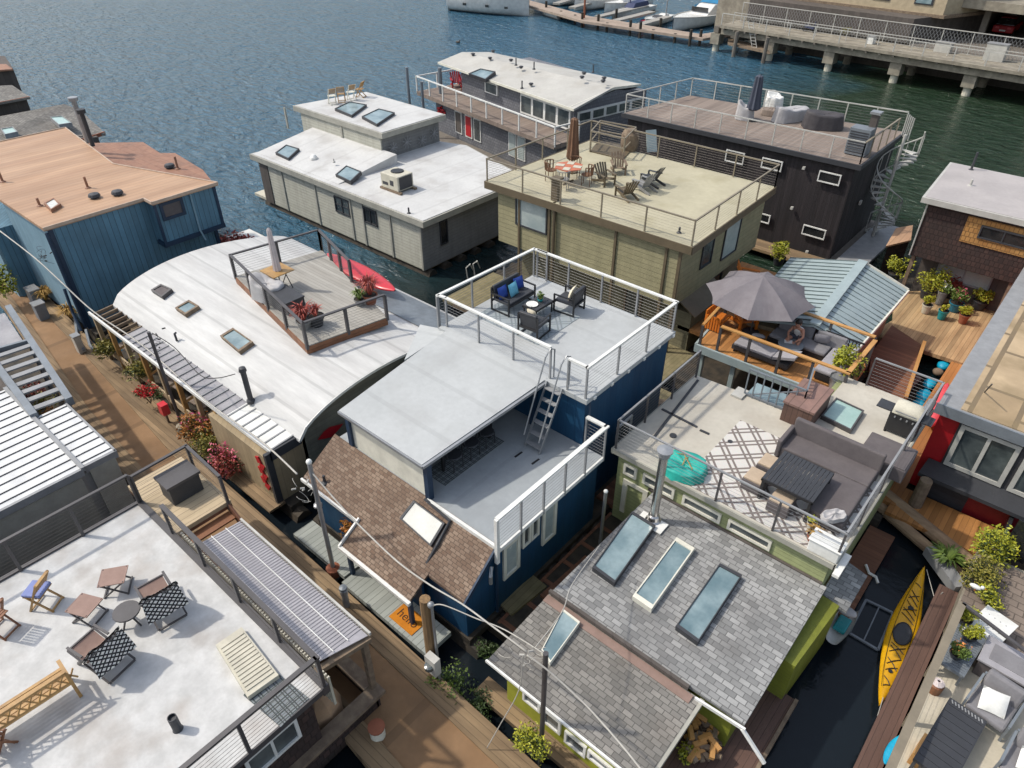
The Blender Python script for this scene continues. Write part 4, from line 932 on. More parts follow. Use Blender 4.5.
# ================================================================ BLUE HOUSE
BZ = 4.93
h = T('blue_houseboat', 'tall blue board sided floating home with a tan ribbed metal roof', 'houseboat', (-33,10,0))
houseboat_float(h, -36, 7.2, -28.6, 16, .45, 'float')
MB().prism([(-34.2,7.45),(-29.45,7.45),(-29.45,13.68),(-34.2,12.02)],.45,BZ-.12).build('wall', G['blue'], h)
MB().box(-34.2,7.36,.45,-29.5,7.45,BZ-.12).build('front_wall', G['blue_lt'], h)
MB().box(-41.2,6.0+2,.45,-34.2,12.3,BZ-.12).box(-37.5,6.6,.45,-34.2,8,BZ-1.3).build('rear_wall', G['blue'], h)
MB().box(-37.5,6.5,.45,-34.3,6.6,BZ-1.3).build('lower_front_wall', G['blue_lt'], h)
MB().box(-29.45,11.2,3.0,-28.85,13.8,BZ-.12).build('bay', G['blue'], h)
t = MB()
t.box(-29.47,7.33,.45,-29.4,7.5,BZ-.1).box(-29.47,13.6,.45,-29.38,13.75,BZ-.1)
t.box(-28.87,11.1,2.92,-28.78,13.88,3.1).box(-28.87,11.12,3.1,-28.79,11.22,BZ-.1).box(-28.87,13.74,3.1,-28.79,13.86,BZ-.1).box(-29.45,11.1,2.9,-28.8,11.2,3.08)
t.build('corner_trim', G['navy_trim'], h)
windowp(h,'x',-28.85,11.35,12.35,4.0,4.75,out=1,fm='navy_trim',gm='fab_taupe',fw=.12)
MB().tube([(-28.76,12.7,BZ-.15),(-28.76,12.7,3.2),(-28.7,12.8,2.7)],.04,6).build('downpipe', G['blue_lt'], h)
MB().tube([(-29.35,7.25,BZ-.2),(-29.35,7.25,.6)],.07,6).tube([(-29.9,7.2,2.2),(-29.7,7.1,1.2),(-29.2,7.0,.6)],.06,6).build('downpipe', G['navy_trim'], h)
roofp = [(-29.35,7.2),(-29.35,11.05),(-28.68,11.05),(-28.68,13.95),(-34.3,12.1),(-41.5,12.95),(-41.6,9.0),(-36,7.2)]
MB().prism(roofp, BZ-.12, BZ).build('roof', G['copper'], h)
e = MB()
for i in range(len(roofp)-1): e.bar((*roofp[i],BZ-.02),(*roofp[i+1],BZ-.02),.05,.12)
e.build('roof_edge_flashing', M('pale_tan_flashing',(.50,.38,.29),rough=.6), h)
MB().prism([W(*p,4.4) for p in ((88,143),(143,142),(160,153),(175,153),(203,170),(211,180),(111,167))], 4.3, 4.4).build('lower_roof', G['copper_dk'], h)
MB().prism([W(*p,4.3) for p in ((98,148),(143,147),(160,157),(175,157),(200,172),(196,178),(115,170))], .45, 4.29).build('lower_wall', G['blue'], h)
skylight(h, [WV(*p,BZ) for p in ((45,206),(55,201),(62,207),(52,213))], h=.14, fw=.07, fm='copper_dk', gm='dome')
for p in ((95,198),(118,195)): boxvent(h,*W(*p,BZ),BZ)
for p,hh in (((88,188),.5),((40,206),.35),((3,182),.6),((178,169),.6)): pipe_vent(h,*W(*p,BZ if p[0]<150 else 4.4),BZ if p[0]<150 else 4.4,hh,.05,'copper_dk')
boxvent(h,*W(170,168,4.4),4.4)
b = Vector((*W(93,146,BZ),BZ)); MB().lathe(b,[(.1,0),(.1,1.5),(.2,1.52),(.2,1.7),(.05,1.72)],10).build('flue_pipe', G['charcoal'], h)
b = Vector((*W(88,142,BZ),BZ)); MB().lathe(b,[(.12,0),(.12,1.9),(.22,1.92),(.22,2.08),(.05,2.1)],10).build('flue_pipe', G['metal'], h)
# boat-like pile of red nets behind blue house
t = T('net_pile','white framed pen of rusty red nets between the blue and barrel roof houses','nets',(*W(236,243,.5),.4))
x,y = W(236,243,.5)
MB().box(x-1.2,y-1.5,.2,x+1.2,y+1.5,.4).build('raft', G['white'], t)
m_ = MB(); leaves(m_,(x,y,.5),1.2,300,.16,(1,1.2,.25)); m_.build('netting', G['leaf_r'], t)

# ================================================================ FAR LEFT HOUSES
h = T('grey_shingle_houseboat','low grey green shingled floating home behind the blue house','houseboat',(-47,15,0))
MB().slab([WV(-30,122,3.6),WV(-30,150,3.2),WV(105,133,3.0),WV(80,110,3.4),WV(64,104,3.7)],.15).build('roof', G['sh_dgrey'], h)
MB().prism([W(-28,140,3.3),W(98,137,3.0),W(70,112,3.3),W(-28,122,3.3)],.2,3.0).build('wall', G['deep_brown'], h)
MB().bar(WV(82,141,2.95),WV(105,133,2.95),.06,.2).build('eave_trim', G['terracotta'], h)
for q in (((51,120),(63,119),(73,126),(60,128)),((2,132),(14,130),(19,135),(6,138))): skylight(h,[WV(*p,3.5) for p in q],h=.2,fw=.06,fm='rail_grey',gm='glass_green')
h = T('brown_gable_houseboat','dark floating home with a brownish gable roof at the far left edge','houseboat',(-55,16,0))
MB().slab([WV(-40,88,4.4),WV(-40,110,4.2),WV(30,97,4.2),WV(12,85,4.4)],.12).build('roof', G['sh_dgrey'], h)
MB().prism([W(-40,108,4.1),W(26,98,4.1),W(12,88,4.1),W(-40,90,4.1)],.2,4.05).build('wall', G['deep_brown'], h)
MB().bar(WV(-40,111,4.15),WV(30,97.5,4.15),.05,.15).build('eave_trim', G['terracotta'], h)
h = T('dark_tower_houseboat','narrow dark floating home with a red brown roof edge at the far left','houseboat',(-62,18,0))
MB().prism([W(-30,80,4.5),W(16,76,4.5),W(8,64,4.5),W(-30,60,4.5)],.2,5.0).build('wall', G['deep_brown'], h)
MB().slab([WV(-30,72,5.0),WV(-30,64,5.1),WV(6,64,5.1),WV(13,69,5.0)],.1).build('roof', G['copper_dk'], h)
# ================================================================ LEFT WHITE RIBBED ROOF HOUSE
h = T('ribbed_roof_house','low grey house with white ribbed metal roofs beside the boardwalk','house',(-21,1.5,0))
MB().box(-23.2,-4,.3,-18.0,2.9,2.68).box(-21.1,2.9,.2,-18.15,3.8,2.68).box(-29,-4,.2,-23.4,2.6,1.6).build('wall', M('pale_grey_cladding',(.46,.455,.44),(.42,.415,.40),rough=.6,pat='board',p=.3,groove=.3), h)
MB().box(-28.5,3.0,.2,-21.3,3.25,2.6).build('side_wall', G['deep_brown'], h)
MB().box(-23.35,-4.2,2.68,-17.9,3.0,2.8).build('roof', G['metal_white'], h)
MB().box(-21.25,3.06,2.62,-18.05,3.92,2.76).build('porch_roof', G['metal_white'], h)
r_ = MB()
k = -23.2
while k < -17.95: r_.box(k-.008,-4.2,2.8,k+.008,2.95,2.83); k += .36
k = -21.1
while k < -18.1: r_.box(k-.008,3.1,2.76,k+.008,3.9,2.79); k += .36
r_.build('roof_ribs', G['dkrail'], h)
MB().box(-23.4,2.96,2.72,-17.88,3.06,2.86).box(-17.95,-4.2,2.6,-17.86,3.0,2.82).box(-18.08,3.06,2.55,-17.98,3.95,2.78).box(-21.25,3.9,2.6,-18.0,3.96,2.78).build('roof_edge_flashing', G['rail_grey'], h)
MB().box(-18.04,3.15,.3,-17.97,3.85,2.6).box(-17.98,-3,.3,-17.92,2.9,2.55).build('end_cladding', G['fascia'], h)
MB().box(-35,-5,.1,-18.2,5.3,.3).build('float_deck', G['float'], h)
ab = T('slat_arbour','pale slatted arbour in blue grey steel over the entry stairs','arbour',(-23.5,3.9,0))
b1 = MB()
pa,pb,pc,pd = WV(0,318,2.8),WV(82,414,2.8),WV(0,300+42,2.8),WV(52,425,2.8)
b1.bar((-28.6,4.95,2.8),(-21.2,4.05,2.8),.2,.28).bar((-25.9,3.35,2.8),(-21.2,3.05,2.8),.2,.28).bar((-25.9,3.35,2.8),(-25.6,4.6,2.8),.12,.25)
b1.build('frame', G['metal_blue'], ab)
for k in range(8):
    t_ = k/7.5; x = -25.4+4.1*t_
    MB().bar((x,3.4-.25*t_,2.86),(x+.12,4.5-.42*t_,2.86),.22,.05).build('slat', G['rail_grey'], ab)
MB().tube([(-26,4.6,.4),(-26,4.6,2.7)],.08,6).tube([(-21.4,4.0,.4),(-21.4,4.0,2.7)],.08,6).build('post', G['metal_blue'], ab)
MB().slab([(-28.6,4.75,2.7),(-26.0,4.45,2.7),(-26.2,3.4,2.7),(-28.8,3.6,2.7)],.05).build('glazed_bay', G['pane_poly'], ab)
# greenery under the arbour
for k in range(4): 
    m_ = MB(); leaves(m_,(-25+k*.9,3.9,1.3),.4,150,.08)
    solo('shrub',('reddish','golden','orange','dark green')[k]+' shrub glimpsed below the pale arbour slats, number %s from the water end'%('one','two','three','four')[k] if 0 else ('reddish shrub below the first arbour slats','golden shrub below the upper arbour slats','rusty shrub below the middle arbour slats','dark green shrub below the lowest arbour slats')[k],'shrub',m_,G[('leaf_r','leaf_ol','leaf_o','leaf_dk')[k]])

# ================================================================ BOTTOM LEFT DECK HOUSE
LD = 2.8
h = T('shake_deck_house','brown shake house with a stained white roof deck and dark railings','house',(-12,0,0))
MB().box(-15.3,-6,.2,-8.05,3.15,LD-.16).build('wall', G['sh_cedar'], h)
MB().box(-15.5,-6.2,LD-.16,-7.9,3.35,LD).build('roof_deck', G['roof_leftdeck'], h)
MB().box(-15.55,3.35,LD-.2,-7.85,3.5,LD+.06).box(-15.6,-6.2,LD-.2,-15.5,3.5,LD+.05).box(-7.9,-6.2,LD-.14,-7.86,3.5,LD+.02).build('deck_kerb', G['dkrail'], h)
railing(h, [(-15.5,-5),(-15.5,3.4)], LD, 1.0,'dkrail','dkrail',1.5,9,rw=.08,pr=.035,cab='cable_dk')
railing(h, [(-13.9,3.45),(-7.9,3.42),(-7.9,-5)], LD, 1.0,'dkrail','dkrail',1.6,8,rw=.1,pr=.035,cab='cable_dk')
lt = MB()
for k in range(66): lt.box(-13.7+k*.088,3.55,LD-.9,-13.66+k*.088,3.6,LD+.1)
lt.build('lattice', G['pot_cream'], h)
windowp(h,'x',-8.05,1.6,2.75,1.75,2.45,out=1,fm='white',gm='glass',nv=2,fw=.07); windowp(h,'x',-8.05,.7,1.5,1.7,2.4,out=1,fm='white',gm='glass_dark',fw=.07)
b_ = WV(178,729,LD); MB().lathe(b_,[(.1,0),(.085,.02),(.085,.42),(.07,.42),(.07,.36)],14).build('vent_pipe', G['charcoal'], h)
# landing, steps, storage box
MB().box(-16.4,3.5,LD-.25,-13.9,5.0,LD-.15).build('landing_frame', G['redwood'], h)
MB().box(-16.4,3.5,LD-.15,-13.9,5.0,LD-.02).build('landing', G['beige_deck'], h)
railing(h, [(-15.5,3.45),(-15.55,4.95),(-13.85,4.9)], LD-.1, 1.0,'dkrail','dkrail',1.5,9,rw=.08,pr=.035,cab='cable_dk')
for k in range(4): MB().box(-13.88+k*.33,3.6,LD-.35-k*.2,-13.55+k*.33,4.85,LD-.3-k*.2).build('step', G['wood_brown'], h)
MB().bar((-13.9,4.9,LD-.15),(-12.5,4.9,LD-1.0),.06,.3).build('stringer', G['redwood'], h)
t = T('storage_box','dark wicker storage box on the beige landing','storage box',(-14.98,4.3,LD-.02))
MB().box(-15.35,3.95,LD,-14.75,4.75,LD+.55).build('box', G['charcoal'], t)
MB().box(-15.4,3.9,LD+.55,-14.72,4.8,LD+.63).build('lid', G['dkrail'], t)
# patio terrace below + parapet
MB().box(-8.05,1.6,.2,-7.95,4.55,.95).box(-13.5,4.5,.2,-7.95,4.6,1.0).build('parapet', G['sh_cedar'], h)
MB().box(-8.2,1.7,.95,-7.85,4.72,1.05).box(-13.5,4.4,1.0,-8.2,4.7,1.08).build('parapet_cap', G['wood_old'], h)
MB().box(-13.5,3.5,.2,-8.05,4.5,.35).build('terrace_floor', G['concrete_dk'], h)
pg = T('glazed_pergola','grey polycarbonate pergola on brown posts beside the white roof deck','pergola',(-10.4,4.1,.5))
MB().slab([(-13.0,3.62,2.95),(-8.35,3.62,2.95),(-8.12,4.72,2.85),(-13.0,4.72,2.85)],.02).build('roof_sheet', G['pergpoly'], pg)
k = -12.95
r_ = MB()
while k < -8.33: r_.bar((k,3.6,2.958),(k,4.75,2.858),.02,.008); k += .085
r_.build('sheet_ribs', M('rib_mid_grey',(.33,.32,.335),rough=.4), pg)  # ribs in a mid grey of their own
r_ = MB()
for k in (3.98,4.35): r_.bar((-13,k,2.99-.09*(k-3.6)),(-8.3,k,2.985-.09*(k-3.6)),.018,.01)
r_.build('fixing_strips', G['white'], pg)
MB().bar((-13.02,4.77,2.86),(-8.1,4.77,2.86),.05,.09).build('purlin', G['rail_white'], pg)
MB().bar((-8.3,3.5,2.78),(-8.12,4.75,2.72),.14,.12).build('end_beam', G['wood_old'], pg)
for y in (4.6,): MB().bar((-8.14,y,1.05),(-8.14,y,2.75),.13).build('post', G['wood_old'], pg)
MB().bar((-12.9,4.6,1.05),(-12.9,4.6,2.75),.14).build('post', G['wood_old'], pg)
t = T('covered_grill','tan canvas covered grill under the end of the grey pergola','grill',(-8.9,3.4,.35))
c_ = MB().lathe((-8.75,3.55,.35),[(.5,0),(.52,.45),(.45,.75),(.38,.95),(.2,1.08),(.03,1.1)],9); c_.build('cover', G['cover_tan'], t)
MB().lathe((-8.75,3.55,.33),[(.53,0),(.53,.08),(.5,.1)],9).build('hem', G['wood_brown'], t)
t = T('white_bollard','off white cylindrical pile with a rusty top beside the boardwalk','pile',(*W(380,742,.3),0))
b_ = WV(378,735,.5); MB().lathe((b_.x,b_.y,-.3),[(.17,0),(.17,1.1)],14).build('sleeve', G['cream'], t)
MB().lathe((b_.x,b_.y,.8),[(.18,0),(.19,.06),(.05,.08)],14).build('cap', G['terracotta'], t)
MB().box(-7.6,1.0,.3,-5.9,3.0,.42).build('lower_deck', G['greydeck'], h)

# ================================================================ TEAL METAL ROOF HOUSE + CEDAR DECK
h = T('teal_roof_houseboat','floating home with a pale teal ribbed metal roof and cedar deck','houseboat',(-6.5,24,0))
houseboat_float(h, -10.6, 20.1, -4.0, 29.2, .4, 'float')
tA,tR,tC,tR2,tA2,tC2 = [WV(*p) for p in ((790,258,2.6),(863,262,3.3),(908,290,2.6),(814,344,3.3),(731,330,2.6),(858,352,2.6))]
tA2 = Vector((-8.35,22.15,2.6)); tR2 = Vector((-5.75,22.2,3.3)); tC2 = Vector((-4.35,22.75,2.65))
MB().slab([tA,tR,tR2,tA2],.08).slab([tR,tC,tC2,tR2],.08).build('metal_roof', G['metal_teal'], h)
sm = MB(); n = 17
for i in range(n+1):
    f = i/n
    for a,b,c,d in ((tA,tA2,tR,tR2),(tC,tC2,tR,tR2)):
        sm.bar(a.lerp(b,f)+Vector((0,0,.02)), c.lerp(d,f)+Vector((0,0,.015)), .025,.03)
sm.build('roof_ribs', M('dark_teal_rib',(.13,.17,.175),rough=.5), h)  # ribs in a darker teal than the roof sheet
MB().bar(tR+Vector((0,0,.04)),tR2+Vector((0,0,.04)),.34,.07).build('ridge_cap', G['metal_teal'], h)
MB().bar(tC+Vector((.03,0,-.05)),tC2+Vector((.03,0,-.05)),.06,.14).bar(tR,tC,.05,.12).build('eave_trim', G['cream'], h)
MB().prism([(tA.x+.3,tA.y-.3),(tC.x-.3,tC.y-.3),(tC2.x-.3,tC2.y+.1),(tA2.x+.3,tA2.y+.1)],.4,2.5).build('wall', G['tan_lap'], h)
CZ = 2.35
MB().prism([(-8.75,19.95),(-3.75,20.1),(-3.85,22.6),(-9.05,22.4)],CZ-.18,CZ).prism([(-10.6,22.0),(-8.9,22.0),(-8.6,28.6),(-11.2,28.6)],1.3,1.45).build('cedar_deck', G['cedar'], h)
MB().bar((-8.8,19.9,CZ-.12),(-3.75,20.05,CZ-.12),.08,.3).bar((-8.8,19.9,CZ-.12),(-9.1,22.4,CZ-.12),.08,.3).build('blue_fascia', G['metal_teal'], h)
for x in (-8.6,-7.4,-5.2): MB().box(x-.08,20.1,.4,x+.08,20.26,CZ-.18).build('deck_post', G['metal_teal'], h)
railing(h, [(-8.05,20.0),(-3.85,20.08),(-3.85,22.5)], CZ, 1.0,'cedar_plain','dkrail',.95,0,rw=.14,rh=.05,pr=.04)
railing(h, [(-6.75,22.6),(-3.9,22.62)], CZ, 1.05,'cedar_plain','dkrail',1.3,0,rw=.14,rh=.05,pr=.04)
railing(h, [(-8.7,20.0),(-8.95,22.3)], CZ, .8,'cedar_plain','dkrail',1.0,0,rw=.1,pr=.04)
# small brown ramp to the shingle house
MB().prism([W(*p,.8) for p in ((872,352),(866,395),(905,400),(922,345),(892,325))],.65,.8).build('side_ramp', G['redwood'], h)
s_ = MB().bar(WV(905,400,.9),WV(924,343,.9),.12,.2); s_.build('ramp_beam', G['cedar_plain'], h)

# ================================================================ SHAKE HOUSE AT THE RIGHT
h = T('cedar_shake_houseboat','dark cedar shake floating home with a flat grey roof and fresh cedar patch','houseboat',(-3,33,0))
SH = 5.0
houseboat_float(h, -5.9, 31.4, 2.5, 37.2, .35, 'float')
MB().prism([(-5.6,31.68),(4,31.85),(4,36.9),(-5.9,36.86)],SH-.22,SH).build('roof', G['rail_white'], h)
MB().prism([(-5.5,31.78),(3.9,31.95),(3.9,36.8),(-5.8,36.76)],SH-.1,SH+.02).build('roof_membrane', M('warm_grey_membrane',(.40,.37,.36),(.35,.325,.32),rough=.8,ns=.8,stain=.3,staincol=(.28,.26,.25)), h)
MB().box(-5.32,31.98,2.42,3.8,36.7,SH-.22).build('wall', G['sh_cedar'], h)
MB().box(-3.8,31.93,3.55,3.8,31.98,4.62).build('new_shake_patch', G['sh_cedar_new'], h)
windowp(h,'y',31.93,-3.25,-1.55,3.87,4.4,out=-1,fm='charcoal',gm='glass_dark',nv=2,fw=.06)
MB().box(-5.0,33.0,.35,3.6,36.5,2.42).build('lower_wall', G['deep_brown'], h)
windowp(h,'y',33.0,-4.3,-2.2,1.35,2.1,out=-1,fm='rail_grey',gm='glass_pale',nv=2)
for x in (-5.2,-1.5,1.5): MB().box(x-.07,32.05,.35,x+.07,32.2,2.42).build('porch_post', G['wood_old'], h)
MB().bar((-5.36,31.95,4.78),(-5.36,31.95,2.42),.07,.05).build('corner_flashing', G['rail_white'], h)
MB().slab([WV(886,246,1.9),WV(911,240,2.1),WV(913,225,2.1),WV(896,228,1.9)],.08).build('side_roof', G['copper'], h)
MB().prism([W(888,246,1.8),W(909,242,1.8),W(911,228,1.8),W(898,230,1.8)],.3,1.8).build('side_room', G['sh_cedar'], h)
pipe_vent(h,*W(971,170,SH),SH,.8,.05,'charcoal'); pipe_vent(h,*W(970,186,SH),SH,.3,.05,'rail_white')
MB().prism([W(*p,.6) for p in ((866,335),(893,320),(895,292),(940,290),(1010,300),(1010,330),(975,367),(885,338))],.45,.6).build('front_deck', G['timber_y'], h)
# ================================================================ RED HOUSE AT THE RIGHT EDGE
h = T('red_houseboat','red and charcoal floating home with a mossy tan roof at the right edge','houseboat',(2,24,0))
RZ = 3.6
houseboat_float(h, -1.1, 19.0, 6, 33, .4, 'float')
MB().box(-1.3,19.9,RZ-.3,6,33,RZ).build('roof_rim', G['rail_grey'], h)
MB().box(-.75,20.0,RZ-.1,6,32.6,RZ+.03).build('roof_membrane', G['coat_tan'], h)
MB().box(-1.33,19.85,RZ-.32,6,19.9,RZ+.02).build('fascia', G['metal_blue'], h)
MB().box(-1.16,20.12,.4,6,32.8,RZ-.3).build('wall', G['red'], h)
MB().box(-.62,20.05,1.35,6,20.12,RZ-.3).build('upper_wall', G['darkpanel'], h)
windowp(h,'y',20.05,-.56,.95,1.65,3.15,out=-1,fm='rail_white',gm='glass',nv=2,fw=.12)
windowp(h,'y',20.05,1.1,2.6,1.65,3.15,out=-1,fm='rail_white',gm='glass',nv=2,fw=.12)
MB().slab([(-.95,20.05,1.62),(6,20.05,1.62),(6,19.35,1.5),(-1.0,19.35,1.5)],.12).build('canopy', G['charcoal'], h)
MB().box(-.9,19.85,.4,.4,19.92,1.35).build('lower_panel', G['darkpanel'], h); MB().box(.4,19.84,.4,2.2,19.9,1.35).build('crimson_panel', G['reddark'], h)
MB().box(1.45,18.6,.45,1.55,19.8,1.3).build('door', G['glass_dark'], h)
MB().lathe((-.72,19.15,0),[(.2,0),(.17,1.5)],12).build('log_post', G['wood_old'], h)
MB().bar((-.45,21.3,RZ),(-.35,20.3,RZ+.9),.03).build('roof_stay', G['charcoal'], h)
MB().box(-2.0,18.7,.38,-1.15,29.3,.52).box(-1.3,18.3,.38,1.5,19.7,.5).build('side_dock', G['cedar'], h)
MB().tube([(-1.7,19.2,.4),(1.1,17.95,.4)],.2,12).tube([(-1.7,18.75,.25),(1.1,17.45,.25)],.17,12).build('bumper_log', M('tan_weathered_log',(.36,.25,.15),(.24,.16,.10),rough=.85,ns=4,stretch=(.3,1,1),bump=.4), h)
# ================================================================ PATIO BOTTOM RIGHT
h = T('paved_patio','cream and paved patio deck with a wide grey railing at the lower right','patio',(3,13,.3))
PZ = 1.0
MB().prism([(1.2,5),(1.2,14.6),(1.1,17.9),(5,17.9),(5,5)],.3,PZ-.005).build('patio_base', G['concrete'], h)
MB().box(1.2,5,PZ-.02,5,14.0,PZ).build('patio_coating', G['patio_cream'], h); MB().box(1.2,14.0,PZ-.02,5,17.8,PZ).build('paving', G['pavers'], h)
railing(h, [(1.15,8.5),(1.17,14.7)], PZ, 1.0,'rail_taupe','rail_taupe',1.5,6,rw=.17,rh=.05,pr=.04,cab='cable')
MB().bar((1.17,14.7,PZ+1.0),(3.6,13.9,PZ+1.0),.08,.05).build('cross_rail', G['dkrail'], h)
MB().box(.68,8.6,.3,1.15,16.6,.45).build('side_dock', G['brownply'], h)
MB().prism([W(*p,.5) for p in ((888,768),(905,768),(900,735),(893,750))],.3,.5).build('dock_step', G['cedar_plain'], h)
# ================================================================ FURNITURE PROTOTYPES (local: facing +Y, base at the origin)
def reg(o): ORG[o.name] = Vector((0,0,0)); return o
def lounge(name, label, cat, w, x, y, z, rz, group=None, fm='black', cm='charcoal'):
    t = T(name,label,cat); f = MB(); hw = w/2
    for s in (-1,1):
        a = s*hw
        f.bar((a,-.36,0),(a,-.36,.78),.045).bar((a,.34,0),(a,.34,.6),.045).bar((a,-.38,.6),(a,.36,.6),.05,.035).bar((a,-.36,.04),(a,.34,.04),.04)
    f.bar((-hw,.34,.34),(hw,.34,.34),.05,.06).bar((-hw,-.36,.34),(hw,-.36,.34),.05,.06).bar((-hw,-.36,.76),(hw,-.36,.76),.04)
    f.build('frame', G[fm], t)
    MB().obox((0,0,.39),(w-.06,.66,.09)).build('seat', G[cm], t, bevel=.02)
    MB().obox((0,-.31,.63),(w-.08,.1,.42),0,.15).build('backrest', G[cm], t, bevel=.02)
    return put(t,x,y,z,rz)
def cushion(label, mat, x, y, z, rz, s=.42, tilt=.35, group=None):
    mb = MB(); n = 6
    for i in range(2):
        sg = 1 if i else -1
        mb.grid(lambda u,v: ((u-.5)*s*(1 if sg>0 else 1), sg*.075*(1-(2*u-1)**4)*(1-(2*v-1)**4), (v-.5)*s*(1-.06*math.sin(PI*u))), n, n)
    o = mb.build('cushion', G[mat], None, smooth=True); o.location = (x,y,z); o.rotation_euler = (tilt,0,rz); return tag(o,label,'cushion',group)
def adirondack(label, m, x, y, z, rz, proto=None, group=None):
    t = T('adirondack_chair',label,'chair')
    MB().slab([(-.28,.35,.38),(.28,.35,.38),(.26,-.22,.24),(-.26,-.22,.24)],.03).build('seat', G[m], t)
    b = MB()
    for k in range(5):
        a = (k-2)*.115; b.bar((a,-.2,.24),(a*1.35,-.55,.95-.03*abs(k-2)),.1,.02,up=(0,1,.4))
    b.build('backrest', G[m], t)
    for s in (-1,1):
        MB().bar((s*.34,.38,.52),(s*.34,-.4,.55),.13,.03).build('armrest', G[m], t)
        MB().bar((s*.31,.36,0),(s*.31,.36,.5),.05,.09).build('leg', G[m], t)
        MB().bar((s*.28,.38,.34),(s*.28,-.72,.03),.04,.12).build('side_rail', G[m], t)
    return put(t,x,y,z,rz)
def folding_chair(label, x, y, z, rz, fm='teak', cush=None, bm=None):
    t = T('folding_chair',label,'chair'); f = MB()
    for s in (-.21,.21):
        f.bar((s,-.24,.9),(s,.24,0),.035,.04).bar((s*.88,-.28,0),(s*.88,.2,.46),.035,.04)
    f.bar((-.21,.2,.04),(.21,.2,.04),.03).bar((-.19,-.26,.04),(.19,-.26,.04),.03)
    f.build('frame', G[fm], t)
    m_ = MB()
    for k in range(6): m_.obox((0,-.14+k*.07,.46),(.42,.05,.02))
    m_.build('seat', G[fm], t)
    m_ = MB()
    for k in range(7): m_.bar((-.18+k*.06,-.215,.87),(-.18+k*.06,-.1,.6),.04,.015)
    m_.bar((-.21,-.23,.88),(.21,-.23,.88),.07,.03).build('backrest', G[bm or fm], t)
    if cush: MB().obox((0,.04,.51),(.42,.42,.07)).build('seat_pad', G[cush], t, bevel=.02)
    return put(t,x,y,z,rz)
def patio_chair(label, m, x, y, z, rz, group=None):
    t = T('patio_chair',label,'chair',group=group)
    MB().lathe((0,0,.42),[(.2,0),(.24,.03),(.22,.05)],12).build('seat', G[m], t)
    b = MB()
    for k in range(7):
        a = PI+ (k)*PI/6; b.bar((.23*math.cos(a),.23*math.sin(a),.45),(.26*math.cos(a),.27*math.sin(a),.8),.05,.015)
    b.tube([(.26*math.cos(PI+k*PI/8),.27*math.sin(PI+k*PI/8),.8) for k in range(9)],.02,6).build('backrest', G[m], t)
    for s in ((-.17,-.17),(.17,-.17),(-.17,.17),(.17,.17)): MB().bar((*s,0),(*s,.42),.025).build('leg', G[m], t)
    return put(t,x,y,z,rz)
def stool_table(label, x, y, z, rz, w=.55, l=.5, m='sling', h=.42):
    t = T('folding_stool',label,'stool')
    MB().slab([(-w/2,-l/2,h),(w/2,-l/2,h),(w/2,l/2,h),(-w/2,l/2,h)],.02).grid(lambda u,v:((u-.5)*w,(v-.5)*l,h+.005-.03*math.sin(PI*u)),6,2).build('sling_top', G[m], t)
    f = MB()
    for s in (-l/2+.03,l/2-.03): f.bar((-w/2+.02,s,0),(w/2-.02,s,h),.03).bar((w/2-.02,s,0),(-w/2+.02,s,h),.03)
    f.bar((-w/2+.03,-l/2,.03),(-w/2+.03,l/2,.03),.03).bar((w/2-.03,-l/2,.03),(w/2-.03,l/2,.03),.03).build('legs', G['dkrail'], t)
    return put(t,x,y,z,rz)
def sling_chair(label, x, y, z, rz):
    t = T('sling_chair',label,'deck chair'); f = MB()
    for s in (-.3,.3):
        f.bar((s,.48,.38),(s,-.62,.08),.035,.05).bar((s,.35,.02),(s,-.55,.95),.035,.05)
        f.bar((s,-.05,.55),(s,.4,.55),.05,.03)
    f.bar((-.3,.48,.38),(.3,.48,.38),.035).bar((-.3,-.55,.95),(.3,-.55,.95),.035).bar((-.3,-.62,.06),(.3,-.62,.06),.035).bar((-.3,.36,.03),(.3,.36,.03),.035)
    f.build('frame', G['dkrail'], t)
    def sl(v): 
        v = max(0,min(1,v)); 
        return ((.48-1.0*v), .38-.12*math.sin(PI*min(1,v*1.3))+ (max(0,v-.5)*2)**1.4*.6)
    MB().grid(lambda u,v:((u-.5)*.54,*sl(v)),3,12).build('sling', G['sling'], t, smooth=True)
    put(t,x,y,z,rz)
    k = T('patterned_towel','black and white towel over the '+label,'towel')
    def tw(u,v):
        y_,z_ = sl(1-.55*v) if v < 1 else sl(.45); return ((u-.5)*(.74+.08*math.sin(v*5)), y_+.02*math.sin(u*9), z_+.045+.015*math.sin(u*14+v*6))
    m_ = MB().grid(tw,10,8); m_.grid(lambda u,v:((u-.5)*(.74+.1*v),-.56-.1*v+.02*math.sin(u*11),.99-.6*v+.01*math.sin(u*7)),10,5)
    m_.build('cloth', G['towel'], k, smooth=True); put(k,x,y,z,rz)
    return t
def closed_umbrella(label, m, x, y, z, h=2.4, base='black', r=.16):
    t = T('closed_umbrella',label,'umbrella',(x,y,z))
    MB().tube([(x,y,z),(x,y,z+h)],.025,8).build('pole', G['metal'], t)
    MB().lathe((x,y,z),[(.25,0),(.25,.05),(.06,.09)],14).build('base', G[base], t)
    mb = MB(); n = 16; L1 = min(h-.55,1.75); pr = [(.03,h),(r*.6,h-.08),(r*.75,h-.35*L1),(r*.9,h-.7*L1),(r*1.1,h-.95*L1),(r*.7,h-L1)]
    vs = []; fs = []
    for r_,z_ in pr:
        for j in range(n): a = 2*PI*j/n; rr = r_*(1+.35*(j%2)); vs.append((x+rr*math.cos(a),y+rr*math.sin(a),z+z_))
    for i in range(len(pr)-1):
        for j in range(n): fs.append((i*n+j,i*n+(j+1)%n,(i+1)*n+(j+1)%n,(i+1)*n+j))
    mb.add(vs,fs).build('canopy', G[m], t); return t
